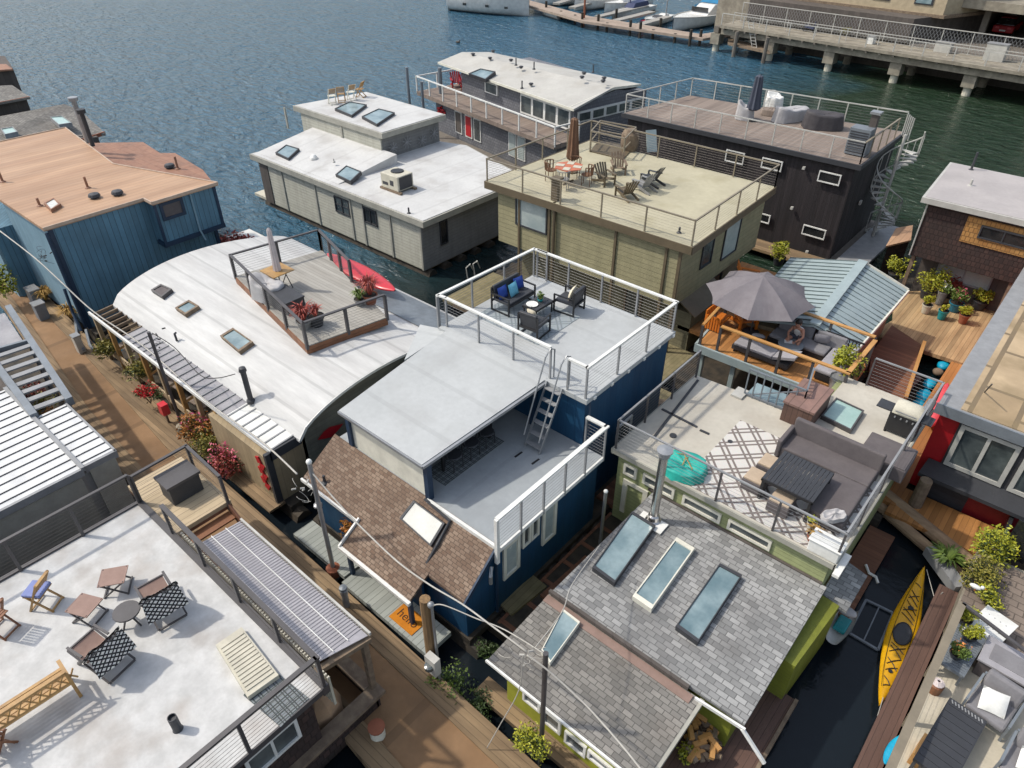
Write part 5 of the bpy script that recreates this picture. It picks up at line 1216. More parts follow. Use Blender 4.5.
def drape(name, label, cat, m, x, y, z, l, w, h, rz=0, back=0, seed=1, group=None):
    """a loose fabric cover over a piece of furniture; back>0 raises one end"""
    rd = random.Random(seed); ph = [rd.uniform(0,6) for _ in range(6)]
    def fn(u,v):
        a = 2*PI*u; f = .012*0
        ex = 2.6; cx_ = math.copysign(abs(math.cos(a))**(2/ex),math.cos(a)); sy_ = math.copysign(abs(math.sin(a))**(2/ex),math.sin(a))
        if v < .4: r_ = v/.4; zz_ = h+back*max(0,-cx_*r_)**1.5*1.0 - .03*math.sin(r_*5+ph[0]) ; k = r_*.93
        else:
            q = (v-.4)/.6; zz_ = (h+back*max(0,-cx_)**1.5)*(1-q)+.02; k = .93+.1*q+.035*q*math.sin(a*9+ph[1])+.02*q*math.sin(a*17+ph[2])
        zz_ += .025*math.sin(cx_*7+ph[3])*math.sin(sy_*6+ph[4])*(1 if v<.5 else 0)
        return (cx_*k*l/2, sy_*k*w/2, zz_)
    o = MB().grid(fn,48,14).build(name, G[m], None, smooth=True); put(o,x,y,z,rz); return tag(o,label,cat,group)
def slat_table(name,label,x,y,z,l,w,h,m,lm=None,rz=0,p=.09,leg=.07):
    t = T(name,label,'table'); n = int(w/p); tp = MB()
    for k in range(n): tp.obox((0,-w/2+(k+.5)*w/n,h-.015),(l-.04,w/n-.012,.03))
    tp.build('tabletop', G[m], t)
    MB().box(-l/2,-w/2,h-.08,l/2,-w/2+.04,h-.03).box(-l/2,w/2-.04,h-.08,l/2,w/2,h-.03).box(-l/2,-w/2,h-.08,-l/2+.04,w/2,h-.005).box(l/2-.04,-w/2,h-.08,l/2,w/2,h-.005).build('apron', G[lm or m], t)
    for a in (-1,1):
        for b in (-1,1): MB().box(a*(l/2-.02),b*(w/2-.02),0,a*(l/2-.02-leg),b*(w/2-.02-leg),h-.08).build('leg', G[lm or m], t)
    return put(t,x,y,z,rz)
# ---------------------------------------------------------------- main house, upper deck
def wp(px,py,z): return W(px,py,z)
x,y = W(540,316,MU); 
rg = MB().obox((0,0,.008),(2.5,2.1,.012)).build('outdoor_rug', G['rug_grey']); put(rg,-12.0,14.55,MU,0); tag(rg,'faded grey patterned rug under the coffee table on the upper navy house deck','rug')
lounge('loveseat','black framed loveseat with blue cushions on the upper grey deck','sofa',1.25,-12.75,14.75,MU,-PI/2)
lounge('armchair','black armchair holding a cream cushion, facing the loveseat','chair',.66,-11.3,15.7,MU,PI/2+.1)
lounge('armchair','black armchair seen from behind, nearest the front rail of the upper deck','chair',.66,-11.25,13.95,MU,.12)
cushion('royal blue cushion at the near end of the loveseat','pil_navy',-12.85,14.35,MU+.62,-PI/2,.4,.25)
cushion('aqua cushion in the middle of the loveseat','pil_aqua',-12.72,14.7,MU+.63,-PI/2+.1,.42,.3)
cushion('royal blue cushion at the far end of the loveseat','pil_navy',-12.85,15.1,MU+.64,-PI/2-.1,.4,.25)
cushion('cream cushion set on the black armchair by the far rail','pil_cream',-11.2,15.7,MU+.64,PI/2+.3,.4,.3)
cushion('pale cushion on the armchair seen from behind','pil_cream',-11.37,13.97,MU+.6,0,.34,.3)
slat_table('coffee_table','low black coffee table between the loveseat and the armchairs',-11.85,14.85,MU,.85,.55,.42,'charcoal','black',PI/2*0+PI/2,.13,.04)
o = MB().lathe((0,0,0),[(.05,0),(.17,.01),(.19,.03),(.17,.025),(.04,.015)],18).build('serving_plate', G['white'], None, smooth=True); put(o,-11.9,14.63,MU+.42); tag(o,'white round plate on the black coffee table','plate')
potplant('small green plant in an aqua pot on the black coffee table',-11.85,14.95,MU+.42,'pot_teal',.08,.1,'leaf',.14,.2,90,.05)
# lower deck, under the roof
rg = MB().obox((0,0,.008),(.75,2.3,.012)).build('outdoor_rug', G['rug_net']); put(rg,-10.35,10.0,ML); tag(rg,'dark grid rug at the edge of the roofed lower deck','rug')
slat_table('dining_table','dark brown table half hidden under the grey roof overhang',-10.75,10.1,ML,.8,1.9,.74,'charcoal','black',0,.12,.06)
for k,(yy,l) in enumerate(((9.5,'dark chair at the near end of the roofed table'),(10.15,'dark chair at the middle of the roofed table'),(10.75,'dark chair at the far end of the roofed table'))): patio_chair(l,'charcoal',-10.3,yy,ML,-PI/2)
# ---------------------------------------------------------------- barrel deck
x,y = W(281,288,DZ); 
tb = T('square_table','tan folding square table with black legs around the closed cream umbrella','table',(x,y,DZ))
MB().obox((x,y,DZ+.7),(.85,.85,.03)).build('tabletop', G['teak'], tb)
f = MB()
for a,b in ((-.3,-.3),(.3,-.3),(.3,.3),(-.3,.3)): f.bar((x+a,y+b,DZ),(x-a*.6,y+b,DZ+.68),.025)
f.build('legs', G['black'], tb)
closed_umbrella('closed cream umbrella rising from the square tan table','umb_white',x+.02,y,DZ,2.3,'black',.1)
drape('covered_furniture','white plastic covered chairs behind the rail of the barrel roof deck','cover','cover_lt',*W(270,298,DZ),DZ,1.3,.8,.6,.3,.25,3)
x,y = W(288,307,DZ); solo('storage_box','black wicker storage box on the barrel roof deck','storage box',MB().box(x-.55,y-.35,DZ,x+.55,y+.35,DZ+.45).box(x-.57,y-.37,DZ+.45,x+.57,y+.37,DZ+.5),G['charcoal'])
x,y = W(305,328,DZ); potplant('spiky red plant in a grey pot at the front corner of the barrel deck',x,y,DZ,'pot_grey',.25,.3,'leaf_r',.55,n=70,blade=True)
x,y = W(317,325,DZ); potplant('spiky red plant in a dark pot beside the rail corner of the barrel deck',x,y,DZ,'charcoal',.28,.35,'leaf_r',.4,n=50,blade=True)
x,y = W(371,303,DZ); potplant('spiky red plant in a terracotta pot at the right corner of the barrel deck',x,y,DZ,'terracotta',.25,.35,'leaf_r',.6,n=80,blade=True)
x,y = W(360,305,DZ); potplant('fine green grass in a grey pot on the right of the barrel deck',x,y,DZ,'pot_grey',.18,.25,'leaf',.35,n=90,blade=True)
def board(name,label,cat,m,p,q,w,h,z0,rocker=.06,parent=None):
    P = Vector(p); Q = Vector(q); L_ = (Q-P).length
    def fn(u,v):
        s = u; wd = w*max(.02,math.sin(PI*min(1,max(0,s))))**.6
        a = 2*PI*v; return (L_*(s-.5), wd/2*math.cos(a), h/2*math.sin(a)*(.25+.75*math.sin(PI*s)**.5)+rocker*(2*s-1)**4)
    o = MB().grid(fn,24,14).build(name,G[m],parent,smooth=True)
    d_ = Q-P; c_ = (P+Q)/2; o.location = (c_.x,c_.y,c_.z); o.rotation_euler = (0,-math.asin(d_.z/L_),math.atan2(d_.y,d_.x)); 
    if label: tag(o,label,cat)
    return o
board('paddle_board','bright red upturned board lying behind the railing of the barrel roof','paddle board','pink',WV(328,255,3.3),WV(395,292,3.2),.95,.25,0)
# ---------------------------------------------------------------- olive deck
x,y = W(568,183,OD)
tb = T('patio_table','orange topped round patio table with white placemats on the olive deck','table',(x,y,OD))
MB().lathe((x,y,OD+.68),[(.62,0),(.62,.04)],6).build('tabletop', G['orange'] if 0 else M('terracotta_tabletop',(.50,.16,.09),rough=.6), tb)
m_ = MB()
for a in range(4): m_.obox((x+.36*math.cos(a*PI/2+.4),y+.36*math.sin(a*PI/2+.4),OD+.73),(.34,.28,.01),a*PI/2+.4)
m_.build('placemats', G['pot_cream'], tb)
MB().tube([(x,y,OD),(x,y,OD+.68)],.05,8).bar((x-.35,y,OD+.03),(x+.35,y,OD+.03),.05).bar((x,y-.35,OD+.03),(x,y+.35,OD+.03),.05).build('pedestal', G['olive_trim'], tb)
for k,(a,l) in enumerate(((.4,'brown patio chair on the right of the orange table'),(PI/2+.3,'brown patio chair behind the orange table'),(PI+.3,'brown patio chair on the left of the orange table'),(-PI/2+.4,'grey cushioned patio chair in front of the orange table'))):
    patio_chair(l,'umb_brown' if k<3 else 'pot_grey',x+.78*math.cos(a),y+.78*math.sin(a),OD,a+PI/2)
closed_umbrella('closed brown umbrella behind the orange topped table','umb_brown',*W(572,172,OD),OD,2.3,'olive_trim',.2)
for px,py,rz,m,l in ((605,184,-1.9,'olive_trim','brown adirondack chair nearest the orange table'),(618,173,-2.4,'wood_old','adirondack chair beside the hatch cage'),(650,184,1.5,'charcoal','dark adirondack chair furthest right on the olive deck'),(642,190,1.4,'pot_grey','pale grey adirondack chair on the olive deck'),(625,197,1.2,'olive_trim','brown adirondack chair nearest the front rail')):
    o_ = adirondack(l,m,*W(px,py,OD),OD,rz); o_.scale = (.84,.84,.84)
x,y = W(556,200,OD); solo('propane_post','narrow dark lidded post at the front rail of the olive deck','post',MB().box(x-.15,y-.15,OD,x+.15,y+.15,OD+.85).box(x-.2,y-.2,OD+.85,x+.2,y+.2,OD+.92),G['olive_trim'])
x,y = W(679,233,OD); pipe_vent(bpy.data.objects['olive_houseboat'],x,y,OD,.25,.04)
# ---------------------------------------------------------------- black house deck
closed_umbrella('closed slate blue umbrella among covered furniture on the black house','umb_navy',*W(751,121,BD),BD,2.25,'black',.24)
for px,py,l,w,h,b,rz,m,lab,sd in ((744,119,.9,.8,.6,.35,.3,'cover_lt','pale grey covered chair beside the slate umbrella',1),(773,107,.95,.85,.55,.25,-.6,'white','white covered chair near the back rail of the black house deck',2),
     (790,120,2.2,.95,.55,.25,1.2,'cover_lt','long pale covered sofa in the middle of the black house deck',3),(822,128,1.9,1.1,.7,.15,.5,'cover_dk','charcoal covered table on the black house deck',4),(771,115,1.1,.7,.3,0,.2,'greydeck','low brown covered footstool behind the slate umbrella',5)):
    drape('covered_furniture',lab,'cover',m,*W(px,py,BD),BD,l,w,h,rz,b,sd)
x,y = W(856,154,BD)
t = T('heat_pump','tall blue grey louvred unit at the right end of the black house deck','heat pump',(x,y,BD))
MB().box(x-.45,y-.35,BD+.05,x+.45,y+.35,BD+1.2).build('casing', G['metal_blue'], t)
l_ = MB()
for k in range(9): l_.box(x-.4,y-.37,BD+.15+k*.11,x+.4,y-.352,BD+.2+k*.11)
l_.build('louvres', G['charcoal'], t)
x,y = W(865,153,BD); t = T('flue_tower','leaning dark brown boxed flue beside the blue grey unit','chimney',(x,y,BD))
MB().bar((x,y,BD),(x,y,BD+1.75),.3,.3).build('casing', G['umb_brown'] if 0 else G['deep_brown'], t); MB().box(x-.22,y-.22,BD+1.75,x+.22,y+.22,BD+1.85).build('cap', G['metal'], t)
# ---------------------------------------------------------------- grey house bistro chairs
for k,(px,py) in enumerate(((333,104),(342,102),(352,100),(361,97))):
    folding_chair(('leftmost','second from left','third from left','rightmost')[k]+' of the four teak folding chairs on the upper grey house roof',*W(px,py,4.43),4.43,(1.2,.9,1.4,2.0)[k],'cream' if k in (0,2) else 'teak',None,'teak')
# ---------------------------------------------------------------- green house deck
a,b = W(741,439,GD),W(697,482,GD)
rg = MB().obox((0,0,.008),(3.95,3.3,.012)).build('outdoor_rug', G['rug']); put(rg,-3.45,14.6,GD,0); tag(rg,'cream rug with a dark diamond lattice on the cream deck','rug')
q = [W(p[0],p[1],GD+.72) for p in ((762,474),(788,451),(832,477),(812,502))]
cx_ = sum(p[0] for p in q)/4; cy_ = sum(p[1] for p in q)/4
slat_table('slatted_table','square charcoal slatted table on the diamond lattice rug',cx_,cy_,GD,1.35,1.3,.72,'charcoal','black',PI/2,.1)
def ottoman(label,px,py,c='fab_tan'):
    x,y = W(px,py,GD+.4); t = T('ottoman',label,'ottoman',(x,y,GD))
    MB().box(x-.27,y-.27,GD+.03,x+.27,y+.27,GD+.36).build('base', G['fab_taupe'], t, bevel=.02); MB().box(x-.25,y-.25,GD+.36,x+.25,y+.25,GD+.43).build('cushion', G[c], t, bevel=.02)
ottoman('tan topped ottoman left of the charcoal table, nearer the flue',757,476); ottoman('tan topped ottoman left of the charcoal table, further from the flue',771,462); ottoman('tan topped ottoman in front of the charcoal table',783,498)
sf = T('sectional_sofa','large taupe L-shaped outdoor sofa around the charcoal table','sofa',(-2.3,15.6,GD))
c0 = W(804,455,GD+.4); c1 = W(884,492,GD+.4)
yb = 16.35; xr = -1.65
c0 = (W(812,455,GD+.4)[0], 0)
MB().box(-3.95,15.45,GD+.05,xr,16.2,GD+.4).build('long_seat', G['fab_taupe'], sf, bevel=.04)
MB().obox((-2.8,16.28,GD+.45),(2.35,.16,.82),0,-.12).build('long_backrest', G['fab_taupe'], sf, bevel=.04)
MB().box(-4.05,15.4,GD+.05,-3.93,16.3,GD+.6).build('armrest', G['fab_taupe'], sf, bevel=.03)
MB().box(-2.5,13.75,GD+.05,-1.65,15.43,GD+.4).build('short_seat', G['fab_taupe'], sf, bevel=.04)
x,y = W(888,452,GD+.4); solo('low_table','low dark tufted table behind the taupe sofa','table',MB().box(x-.6,y-.55,GD+.02,x+.6,y+.55,GD+.42).box(x-.57,y-.52,GD+.42,x+.57,y+.52,GD+.45),G['fab_taupe'],bevel=.03)
q = [W(p[0],p[1],GD+.75) for p in ((785,404),(802,372),(832,382),(820,418))]
x = sum(p[0] for p in q)/4; y = sum(p[1] for p in q)/4
t = T('deck_box','tall brown plank storage box beside the stair gate','storage box',(x,y,GD))
MB().box(x-.42,y-.7,GD,x+.42,y+.7,GD+.62).build('box', G['wood_brown'] if 0 else G['brownply'], t, bevel=.01); MB().box(x-.45,y-.73,GD+.62,x+.45,y+.73,GD+.69).build('lid', G['brownply_x'] if 0 else M('mauve_brown_lid',(.26,.155,.125),(.2,.12,.1),pat='planky',p=.3,groove=.6), t)
x,y = W(900,432,GD); t = GR = T('gas_grill','gas grill with a pale rounded lid at the right rail of the cream deck','grill',(x,y,GD))
MB().box(x-.5,y-.3,GD+.1,x+.5,y+.3,GD+.8).build('cabinet', G['black'], t); MB().box(x-1.0,y-.25,GD+.78,x-.5,y+.25,GD+.82).box(x+.5,y-.25,GD+.78,x+.85,y+.25,GD+.82).build('side_shelf', G['charcoal'], t)
MB().grid(lambda u,v:(x+(u-.5)*.9,y-.3+.62*(1-math.cos(PI*v))/2,GD+.82+.36*math.sin(PI*v)*(1-.25*(2*u-1)**4)),10,10).box(x-.45,y-.3,GD+.8,x+.45,y+.31,GD+.84).build('lid', G['pot_cream'], t, smooth=True)
MB().bar((x-.35,y-.36,GD+.95),(x+.35,y-.36,GD+.95),.03).build('handle', G['metal'], t)
for k in range(4): MB().lathe((x-.3+k*.2,y-.33,GD+.68),[(.03,0),(.03,.05)],8).build('knob', G['metal'], t)
for s in ((-.45,-.25),(.45,-.25),(-.45,.25),(.45,.25)): MB().lathe((x+s[0],y+s[1],GD),[(.05,0),(.05,.1)],8).build('wheel', G['rubber'], t)
drape('teal_cover','crumpled teal tarpaulin heap beside the steel flue','tarpaulin','tealcover',*W(684,470,GD),GD,1.15,1.05,.24,.3,0,8)
m_ = MB(); x,y = W(684,466,GD); m_.tube([(x-.45,y-.1,GD+.26),(x-.1,y+.1,GD+.3),(x+.35,y-.25,GD+.26)],.015,5).tube([(x+.1,y+.45,GD+.1),(x,y,GD+.3),(x+.1,y-.45,GD+.12)],.015,5); solo('tie_rope','tan rope tied over the teal tarpaulin heap','rope',m_,G['straw'])
drape('plastic_bag','crumpled pale bag on the end of the taupe sofa','bag','cover_lt',*W(833,518,GD+.42),GD+.42,.6,.35,.12,.9,0,6)
x,y = W(824,552,GD); solo('white_bench','small white box seat at the near right corner of the cream deck','stool',MB().box(x-.35,y-.2,GD,x+.35,y+.2,GD+.35).box(x-.38,y-.23,GD+.35,x+.38,y+.23,GD+.4),G['white'],bevel=.02)
potplant('small dry potted plant at the near right corner of the cream deck',*W(811,540,GD),GD,'terracotta',.12,.2,'straw',.25,n=60,blade=True)
potplant('cream flowered tuft beside the white box seat',*W(810,528,GD),GD,'pot_cream',.1,.2,'leaf_y',.16,.3,60,.05)
GR.scale = (.78,.85,.85); GR.location = (GR.location.x,GR.location.y,GD)
# ---------------------------------------------------------------- cedar deck
ux,uy,uz = -7.7,21.85,CZ
t = T('open_umbrella','large open grey umbrella over the cedar deck','umbrella',(ux-.1,uy,uz))
MB().tube([(ux,uy,uz),(ux,uy,4.55)],.03,8).build('pole', G['dkrail'], t)
MB().lathe((ux,uy,uz),[(.3,0),(.3,.06),(.08,.1)],14).build('base', G['charcoal'], t)
mb = MB(); tips = []; n = 8; ap = (ux,uy,4.62)
for k in range(n):
    a = 2*PI*k/n+.25; tips.append((ux+1.85*math.cos(a),uy+1.85*math.sin(a),3.92))
for k in range(n):
    A1_,B1_ = Vector(tips[k]),Vector(tips[(k+1)%n]); C1_ = Vector(ap)
    S = 6
    def fn(u,v,A1_=A1_,B1_=B1_,C1_=C1_):
        e = A1_.lerp(B1_,u); p = C1_.lerp(e,v); sagv = .10*math.sin(PI*u)*v; inn = (C1_-e); inn.z = 0
        p = p+inn*(.07*math.sin(PI*u)*v*v); p.z += -.03*v+.10*math.sin(PI*v)*1.0-sagv*.7; return p
    mb.grid(fn,6,6)
mb.build('canopy', G['umb_grey'], t)
for k in range(n): 
    mb = MB(); mb.tube([Vector(ap)-Vector((0,0,.03)),Vector(ap).lerp(Vector(tips[k]),.5)+Vector((0,0,.03)),Vector(tips[k])-Vector((0,0,.05))],.013,5).build('rib', G['dkrail'], t)
sf = T('corner_sofa','grey cushioned black rattan corner sofa on the cedar deck','sofa',(-5.3,22,CZ))
MB().box(-7.0,21.6,CZ+.05,-4.1,22.4,CZ+.26).box(-4.9,20.6,CZ+.05,-4.1,21.6,CZ+.26).build('base', G['black'], sf)
MB().box(-6.95,21.58,CZ+.27,-5.0,22.2,CZ+.42).build('long_cushion', G['fab_grey'], sf, bevel=.05); MB().box(-4.95,20.6,CZ+.27,-4.3,22.2,CZ+.42).build('short_cushion', G['fab_lt'], sf, bevel=.05)
MB().obox((-6.3,22.3,CZ+.55),(1.2,.16,.5),0,-.15).obox((-5.1,22.3,CZ+.55),(1.0,.16,.5),0,-.15).build('back_cushion', G['fab_grey'], sf, bevel=.05)
MB().obox((-4.2,21.4,CZ+.55),(.16,1.4,.5)).build('side_back_cushion', G['fab_lt'], sf, bevel=.05)
m_ = MB()
for k in range(26): m_.bar((-7+k*.11,22.45,CZ+.1),(-7+k*.11,22.45,CZ+.75),.03)
m_.bar((-7.05,22.45,CZ+.76),(-4.1,22.45,CZ+.76),.05).build('slatted_back', G['black'], sf)
cushion('light grey cushion at the right part of the corner sofa back','fab_lt',-5.35,22.1,CZ+.62,.3,.5,.4); cushion('light grey cushion in the corner of the grey sofa','fab_lt',-4.5,21.75,CZ+.62,-PI/2-.3,.48,.4); cushion('light grey cushion at the near end of the grey sofa','fab_lt',-4.45,21.1,CZ+.62,PI/2,.48,-.4)
t = T('round_table','round dark grey low table in front of the seated person','table',(*W(791,355,CZ),CZ))
x,y = W(791,344,CZ+.45); MB().lathe((x,y,CZ+.42),[(.4,0),(.42,.02),(.4,.04)],22).build('tabletop', G['metal_blue'], t)
for k in range(3): MB().bar((x,y,CZ+.42),(x+.3*math.cos(k*2.1),y+.3*math.sin(k*2.1),CZ),.035).build('leg', G['black'], t)
tx_,ty_ = x,y
pp = MB().obox((x-.12,y+.05,CZ+.475),(.26,.2,.02),.4); solo('open_book','small open white book on the round dark table','book',pp,G['paper'])
ct = T('sun_lounger','grey cushioned dark lounger behind the cedar railing','lounger',(-6.6,20.6,CZ))
MB().box(-7.7,20.35,CZ+.1,-5.7,20.95,CZ+.25).build('frame', G['charcoal'], ct); MB().box(-7.65,20.37,CZ+.25,-6.3,20.93,CZ+.36).build('seat_cushion', G['fab_lt'], ct, bevel=.03)
MB().slab([(-6.28,20.37,CZ+.36),(-6.28,20.93,CZ+.36),(-5.55,20.93,CZ+.62),(-5.55,20.37,CZ+.62)],.1).build('back_cushion', G['fab_lt'], ct)
for s in ((-7.6,20.4),(-7.6,20.9),(-5.8,20.4),(-5.8,20.9)): MB().box(s[0]-.03,s[1]-.03,CZ,s[0]+.03,s[1]+.03,CZ+.1).build('leg', G['black'], ct)
cushion('grey pillow at the foot of the cedar deck lounger','fab_lt',-7.2,21.3,CZ+.35,.3,.45,1.2)
adirondack('orange adirondack chair under the open grey umbrella','orange',-8.1,22.1,CZ,-2.3)
lo = T('orange_box_chair','slatted orange cube chair at the left end of the cedar deck','chair',(-8.9,21.4,CZ))
m_ = MB()
for k in range(6): m_.box(-9.15,21.05+k*.13,CZ+.05,-9.1,21.15+k*.13,CZ+.75).box(-9.1+k*.1,21.02,CZ+.05,-9.03+k*.1,21.05,CZ+.6)
m_.build('slats', G['orange'], lo); MB().box(-9.1,21.06,CZ+.35,-8.5,21.8,CZ+.42).build('seat', G['orange'], lo)
adirondack('orange wooden chair on the slatted deck beyond the grey umbrella','orange',*W(748,282,1.9),1.78,-1.2)
x,y = W(852,362,CZ+.1)
t = potplant('feathery golden bamboo in a dented metal tub beside the corner sofa',-3.95-.15,20.95,CZ,None,.3,.5,'leaf_y',.55,.95,420,.09,sc=(.8,.8,1.1))
MB().lathe((-4.1,20.5,CZ),[(.24,0),(.3,.5),(.32,.5),(.32,.46),(.27,.45)],16).build('tub', G['metal'], t)
# ---------------------------------------------------------------- bottom left deck
folding_chair('teak folding chair with a periwinkle seat pad on the white deck',*W(47,604,LD),LD,2.2,'teak','cush_blue')
folding_chair('brown folding chair cut by the left edge of the photo',*W(3,630,LD),LD,2.0,'wood_brown')
folding_chair('dark folding chair cut by the lower left corner of the photo',*W(-2,752,LD),LD,.5,'wood_brown')
stool_table('brown folding stool nearest the dark rail',*W(119,588,LD),LD,.95)
stool_table('brown folding stool between the teak chair and the round table',*W(91,617,LD),LD,.45)
t = T('side_table','small round dark side table between the two towelled deck chairs','table')
MB().lathe((0,0,.42),[(.27,0),(.28,.02),(.27,.04)],20).build('tabletop', G['wood_brown'] if 0 else G['dkrail'], t)
for k in range(3): MB().bar((0,0,.42),(.2*math.cos(k*2.1+.5),.2*math.sin(k*2.1+.5),0),.03).build('leg', G['dkrail'], t)
put(t,*W(133,624,LD),LD)
sling_chair('right hand sling deck chair of the white deck',*W(163,606,LD),LD,1.45)
sling_chair('left hand sling deck chair of the white deck',*W(103,660,LD),LD,1.8)
x,y = W(30,722,LD)
t = T('garden_bench','teak garden bench with a lattice back on the white deck','bench')
for s in (-.75,.75):
    MB().bar((s,-.25,0),(s,-.3,.88),.06).build('leg', G['teak'], t); MB().bar((s,.25,0),(s,.25,.62),.06).build('leg', G['teak'], t); MB().bar((s,-.28,.62),(s,.3,.62),.07,.035).build('armrest', G['teak'], t)
m_ = MB()
for k in range(6): m_.obox((0,-.2+k*.09,.43),(1.5,.07,.025))
m_.build('seat', G['teak'], t)
m_ = MB().bar((-.75,-.3,.87),(.75,-.3,.87),.04,.06).bar((-.75,-.28,.55),(.75,-.28,.55),.04,.06)
for k in range(9):
    a = -.72+k*.18; m_.bar((a,-.29,.57),(a+.16,-.29,.85),.025).bar((a+.16,-.29,.57),(a,-.29,.85),.025)
m_.build('lattice_back', G['teak'], t); put(t,-12.6-.0,-.0,LD,0)
bx,by = W(35,715,LD); put(t,bx,by,LD,PI/2-.03)
q = [W(p[0],p[1],LD+.1) for p in ((216,646),(242,628),(279,676),(248,698))]
t = T('slatted_hatch','pale slatted roof hatch lid on the white deck','hatch',(q[0][0],q[0][1],LD))
MB().prism(q,LD,LD+.14).build('frame', G['pot_cream'], t)
m_ = MB(); Q = [Vector((p[0],p[1],LD+.15)) for p in q]; c_ = sum(Q,Vector())/4; Q = [p.lerp(c_,.13) for p in Q]
for k in range(13): f_ = (k+.5)/13; m_.bar(Q[0].lerp(Q[3],f_),Q[1].lerp(Q[2],f_),.075,.025)
m_.build('slats', G['pot_cream'], t)
x,y = W(285,690,LD); m_ = MB().obox((x,y-.2,LD+.015),(1.1,.7,.02),.1); solo('rubber_mat','dark striped mat behind the rail of the white deck','mat',m_,G['rug_net'])

for p_,l in RED_CHAIRS: adirondack(l,'red',p_[0],p_[1],p_[2],-2.2)
# ================================================================ PATIO FURNITURE (bottom right)
def armchair(label, x, y, z, rz, pillow=True):
    t = T('garden_armchair',label,'chair'); 
    f = MB()
    for s in (-.42,.42): f.bar((s,-.4,.62),(s,.42,.55),.05,.05).bar((s,.42,.55),(s,.38,0),.05).bar((s,-.4,.62),(s,-.36,0),.05)
    f.bar((-.42,-.42,.66),(.42,-.42,.66),.05).build('frame', G['metal_blue'], t)
    MB().obox((0,.05,.36),(.78,.8,.16)).build('seat_cushion', G['fab_grey'], t, bevel=.05)
    MB().obox((0,-.36,.62),(.76,.18,.5),0,.25).build('back_cushion', G['fab_grey'], t, bevel=.06)
    put(t,x,y,z,rz)
ax,ay = W(991,707,PZ+.3)
armchair('grey cushioned armchair with a white pillow on the patio',ax,ay,PZ,-.15+PI)
cushion('white pillow printed with a pale bird on the grey patio armchair','white',ax-.03,ay-.1,PZ+.6,.15,.5,-1.0)
ax,ay = W(1026,768,PZ+.3); armchair('grey patio armchair cut by the lower right corner',ax,ay,PZ,-.1+PI)
cushion('plain white pillow at the lower right corner','white',ax,ay-.05,PZ+.6,.1,.45,-1.0)
x,y = W(1013,665,PZ+.5); 
t = T('fire_table','grey square fire table behind the patio armchair','table',(x,y,PZ)); MB().obox((x,y,PZ+.25),(1.15,.75,.5),-.05).build('base', G['fab_taupe'], t, bevel=.01); MB().obox((x,y,PZ+.53),(1.25,.85,.06),-.05).build('tabletop', G['fab_lt'], t, bevel=.01); MB().obox((x,y,PZ+.565),(.9,.5,.01),-.05).build('inset_lid', G['fab_grey'], t)
x,y = W(990,628,PZ+.42); t = T('white_bench','white perforated metal bench beside the potted plants','bench',(x,y,PZ))
MB().obox((x,y,PZ+.42),(.72,1.2,.03),-.25).build('seat', G['white'], t)
for a,b in ((-.25,-.42),(.25,-.42),(-.25,.42),(.25,.42)):
    c,s = math.cos(-.25),math.sin(-.25); MB().bar((x+a*c-b*s,y+a*s+b*c,PZ),(x+a*c-b*s,y+a*s+b*c,PZ+.4),.04).build('leg', G['white'], t)
m_ = MB()
for i in range(4):
    for j in range(3): c,s = math.cos(-.25),math.sin(-.25); a=-.2+i*.13; b=-.35+j*.35; m_.lathe((x+a*c-b*s,y+a*s+b*c,PZ+.436),[(.015,0),(.015,.003)],6)
m_.build('perforations', G['rail_grey'], t)
x,y = W(946,652,PZ+.42); t = slat_table('plant_table','blue grey slatted bench carrying three round plants',*W(962,648,PZ+.42),PZ,.62,1.45,.42,'metal_blue','metal_blue',-.1,.07,.05)
for l,px,py,k,fl,r in (('yellow green mounded plant nearest the patio railing corner',966,618,'leaf_y',None,.26),('bright moss green mounded plant in the middle of the slatted bench',971,634,'leaf_y',None,.27),('round plant with apricot blossoms at the near end of the slatted bench',958,652,'leaf','flower_o',.22)):
    X_,Y_ = W(px,py,PZ+.6); potplant(l,X_,Y_,PZ+.42,'charcoal',.15,.16,k,r,.28,420,.045,fl,24,sc=(1,1,.7))
# dark patterned coffee table, orange crate, rope pot
x,y = W(951,740,PZ+.4); t = slat_table('carved_table','long charcoal table with a perforated end on the patio',x,y,PZ,.75,1.9,.42,'charcoal','charcoal',-.1,.19,.06)
m_ = MB()
for k in range(10): m_.obox((-.3+k*.066,.86,.432),(.025,.09,.012),.5)
o = m_.build('fretwork', G['rail_grey']); o.parent = t
x,y = W(925,750,PZ+.3); solo('orange_crate','orange brown wooden crate beside the charcoal patio table','crate',MB().obox((x-.05,y,PZ+.2),(.2,.6,.4),-.1),G['cedar_plain'])
x,y = W(935,688,PZ+.1); t = T('lantern','small brown lantern with a coiled cream rope lid by the patio rail','lantern',(x,y,PZ)); MB().lathe((x,y,PZ),[(.14,0),(.15,.25),(.1,.3)],12).build('body', G['wood_brown'], t)
m_ = MB(); m_.tube([(x+(.13-.0012*k)*math.cos(k*.5),y+.0+(.13-.0012*k)*math.sin(k*.5),PZ+.3+k*.0009) for k in range(76)],.018,5).build('rope_coil', G['umb_white'], t)
board('paddle_board','aqua and white board leaning outside the patio railing','paddle board','cyan',WV(905,735,.9),WV(884,765,.75),.3,.12,0)
t = T('tall_screen','dark glazed door panel standing at the right edge of the patio','screen',(*W(1010,560,PZ),PZ)); x,y = W(1005,552,PZ)
MB().bar((x-.1,y,PZ+.6),(x+.45,y-.15,PZ+.6),.04,1.2).build('panel', G['glass_dark'], t)
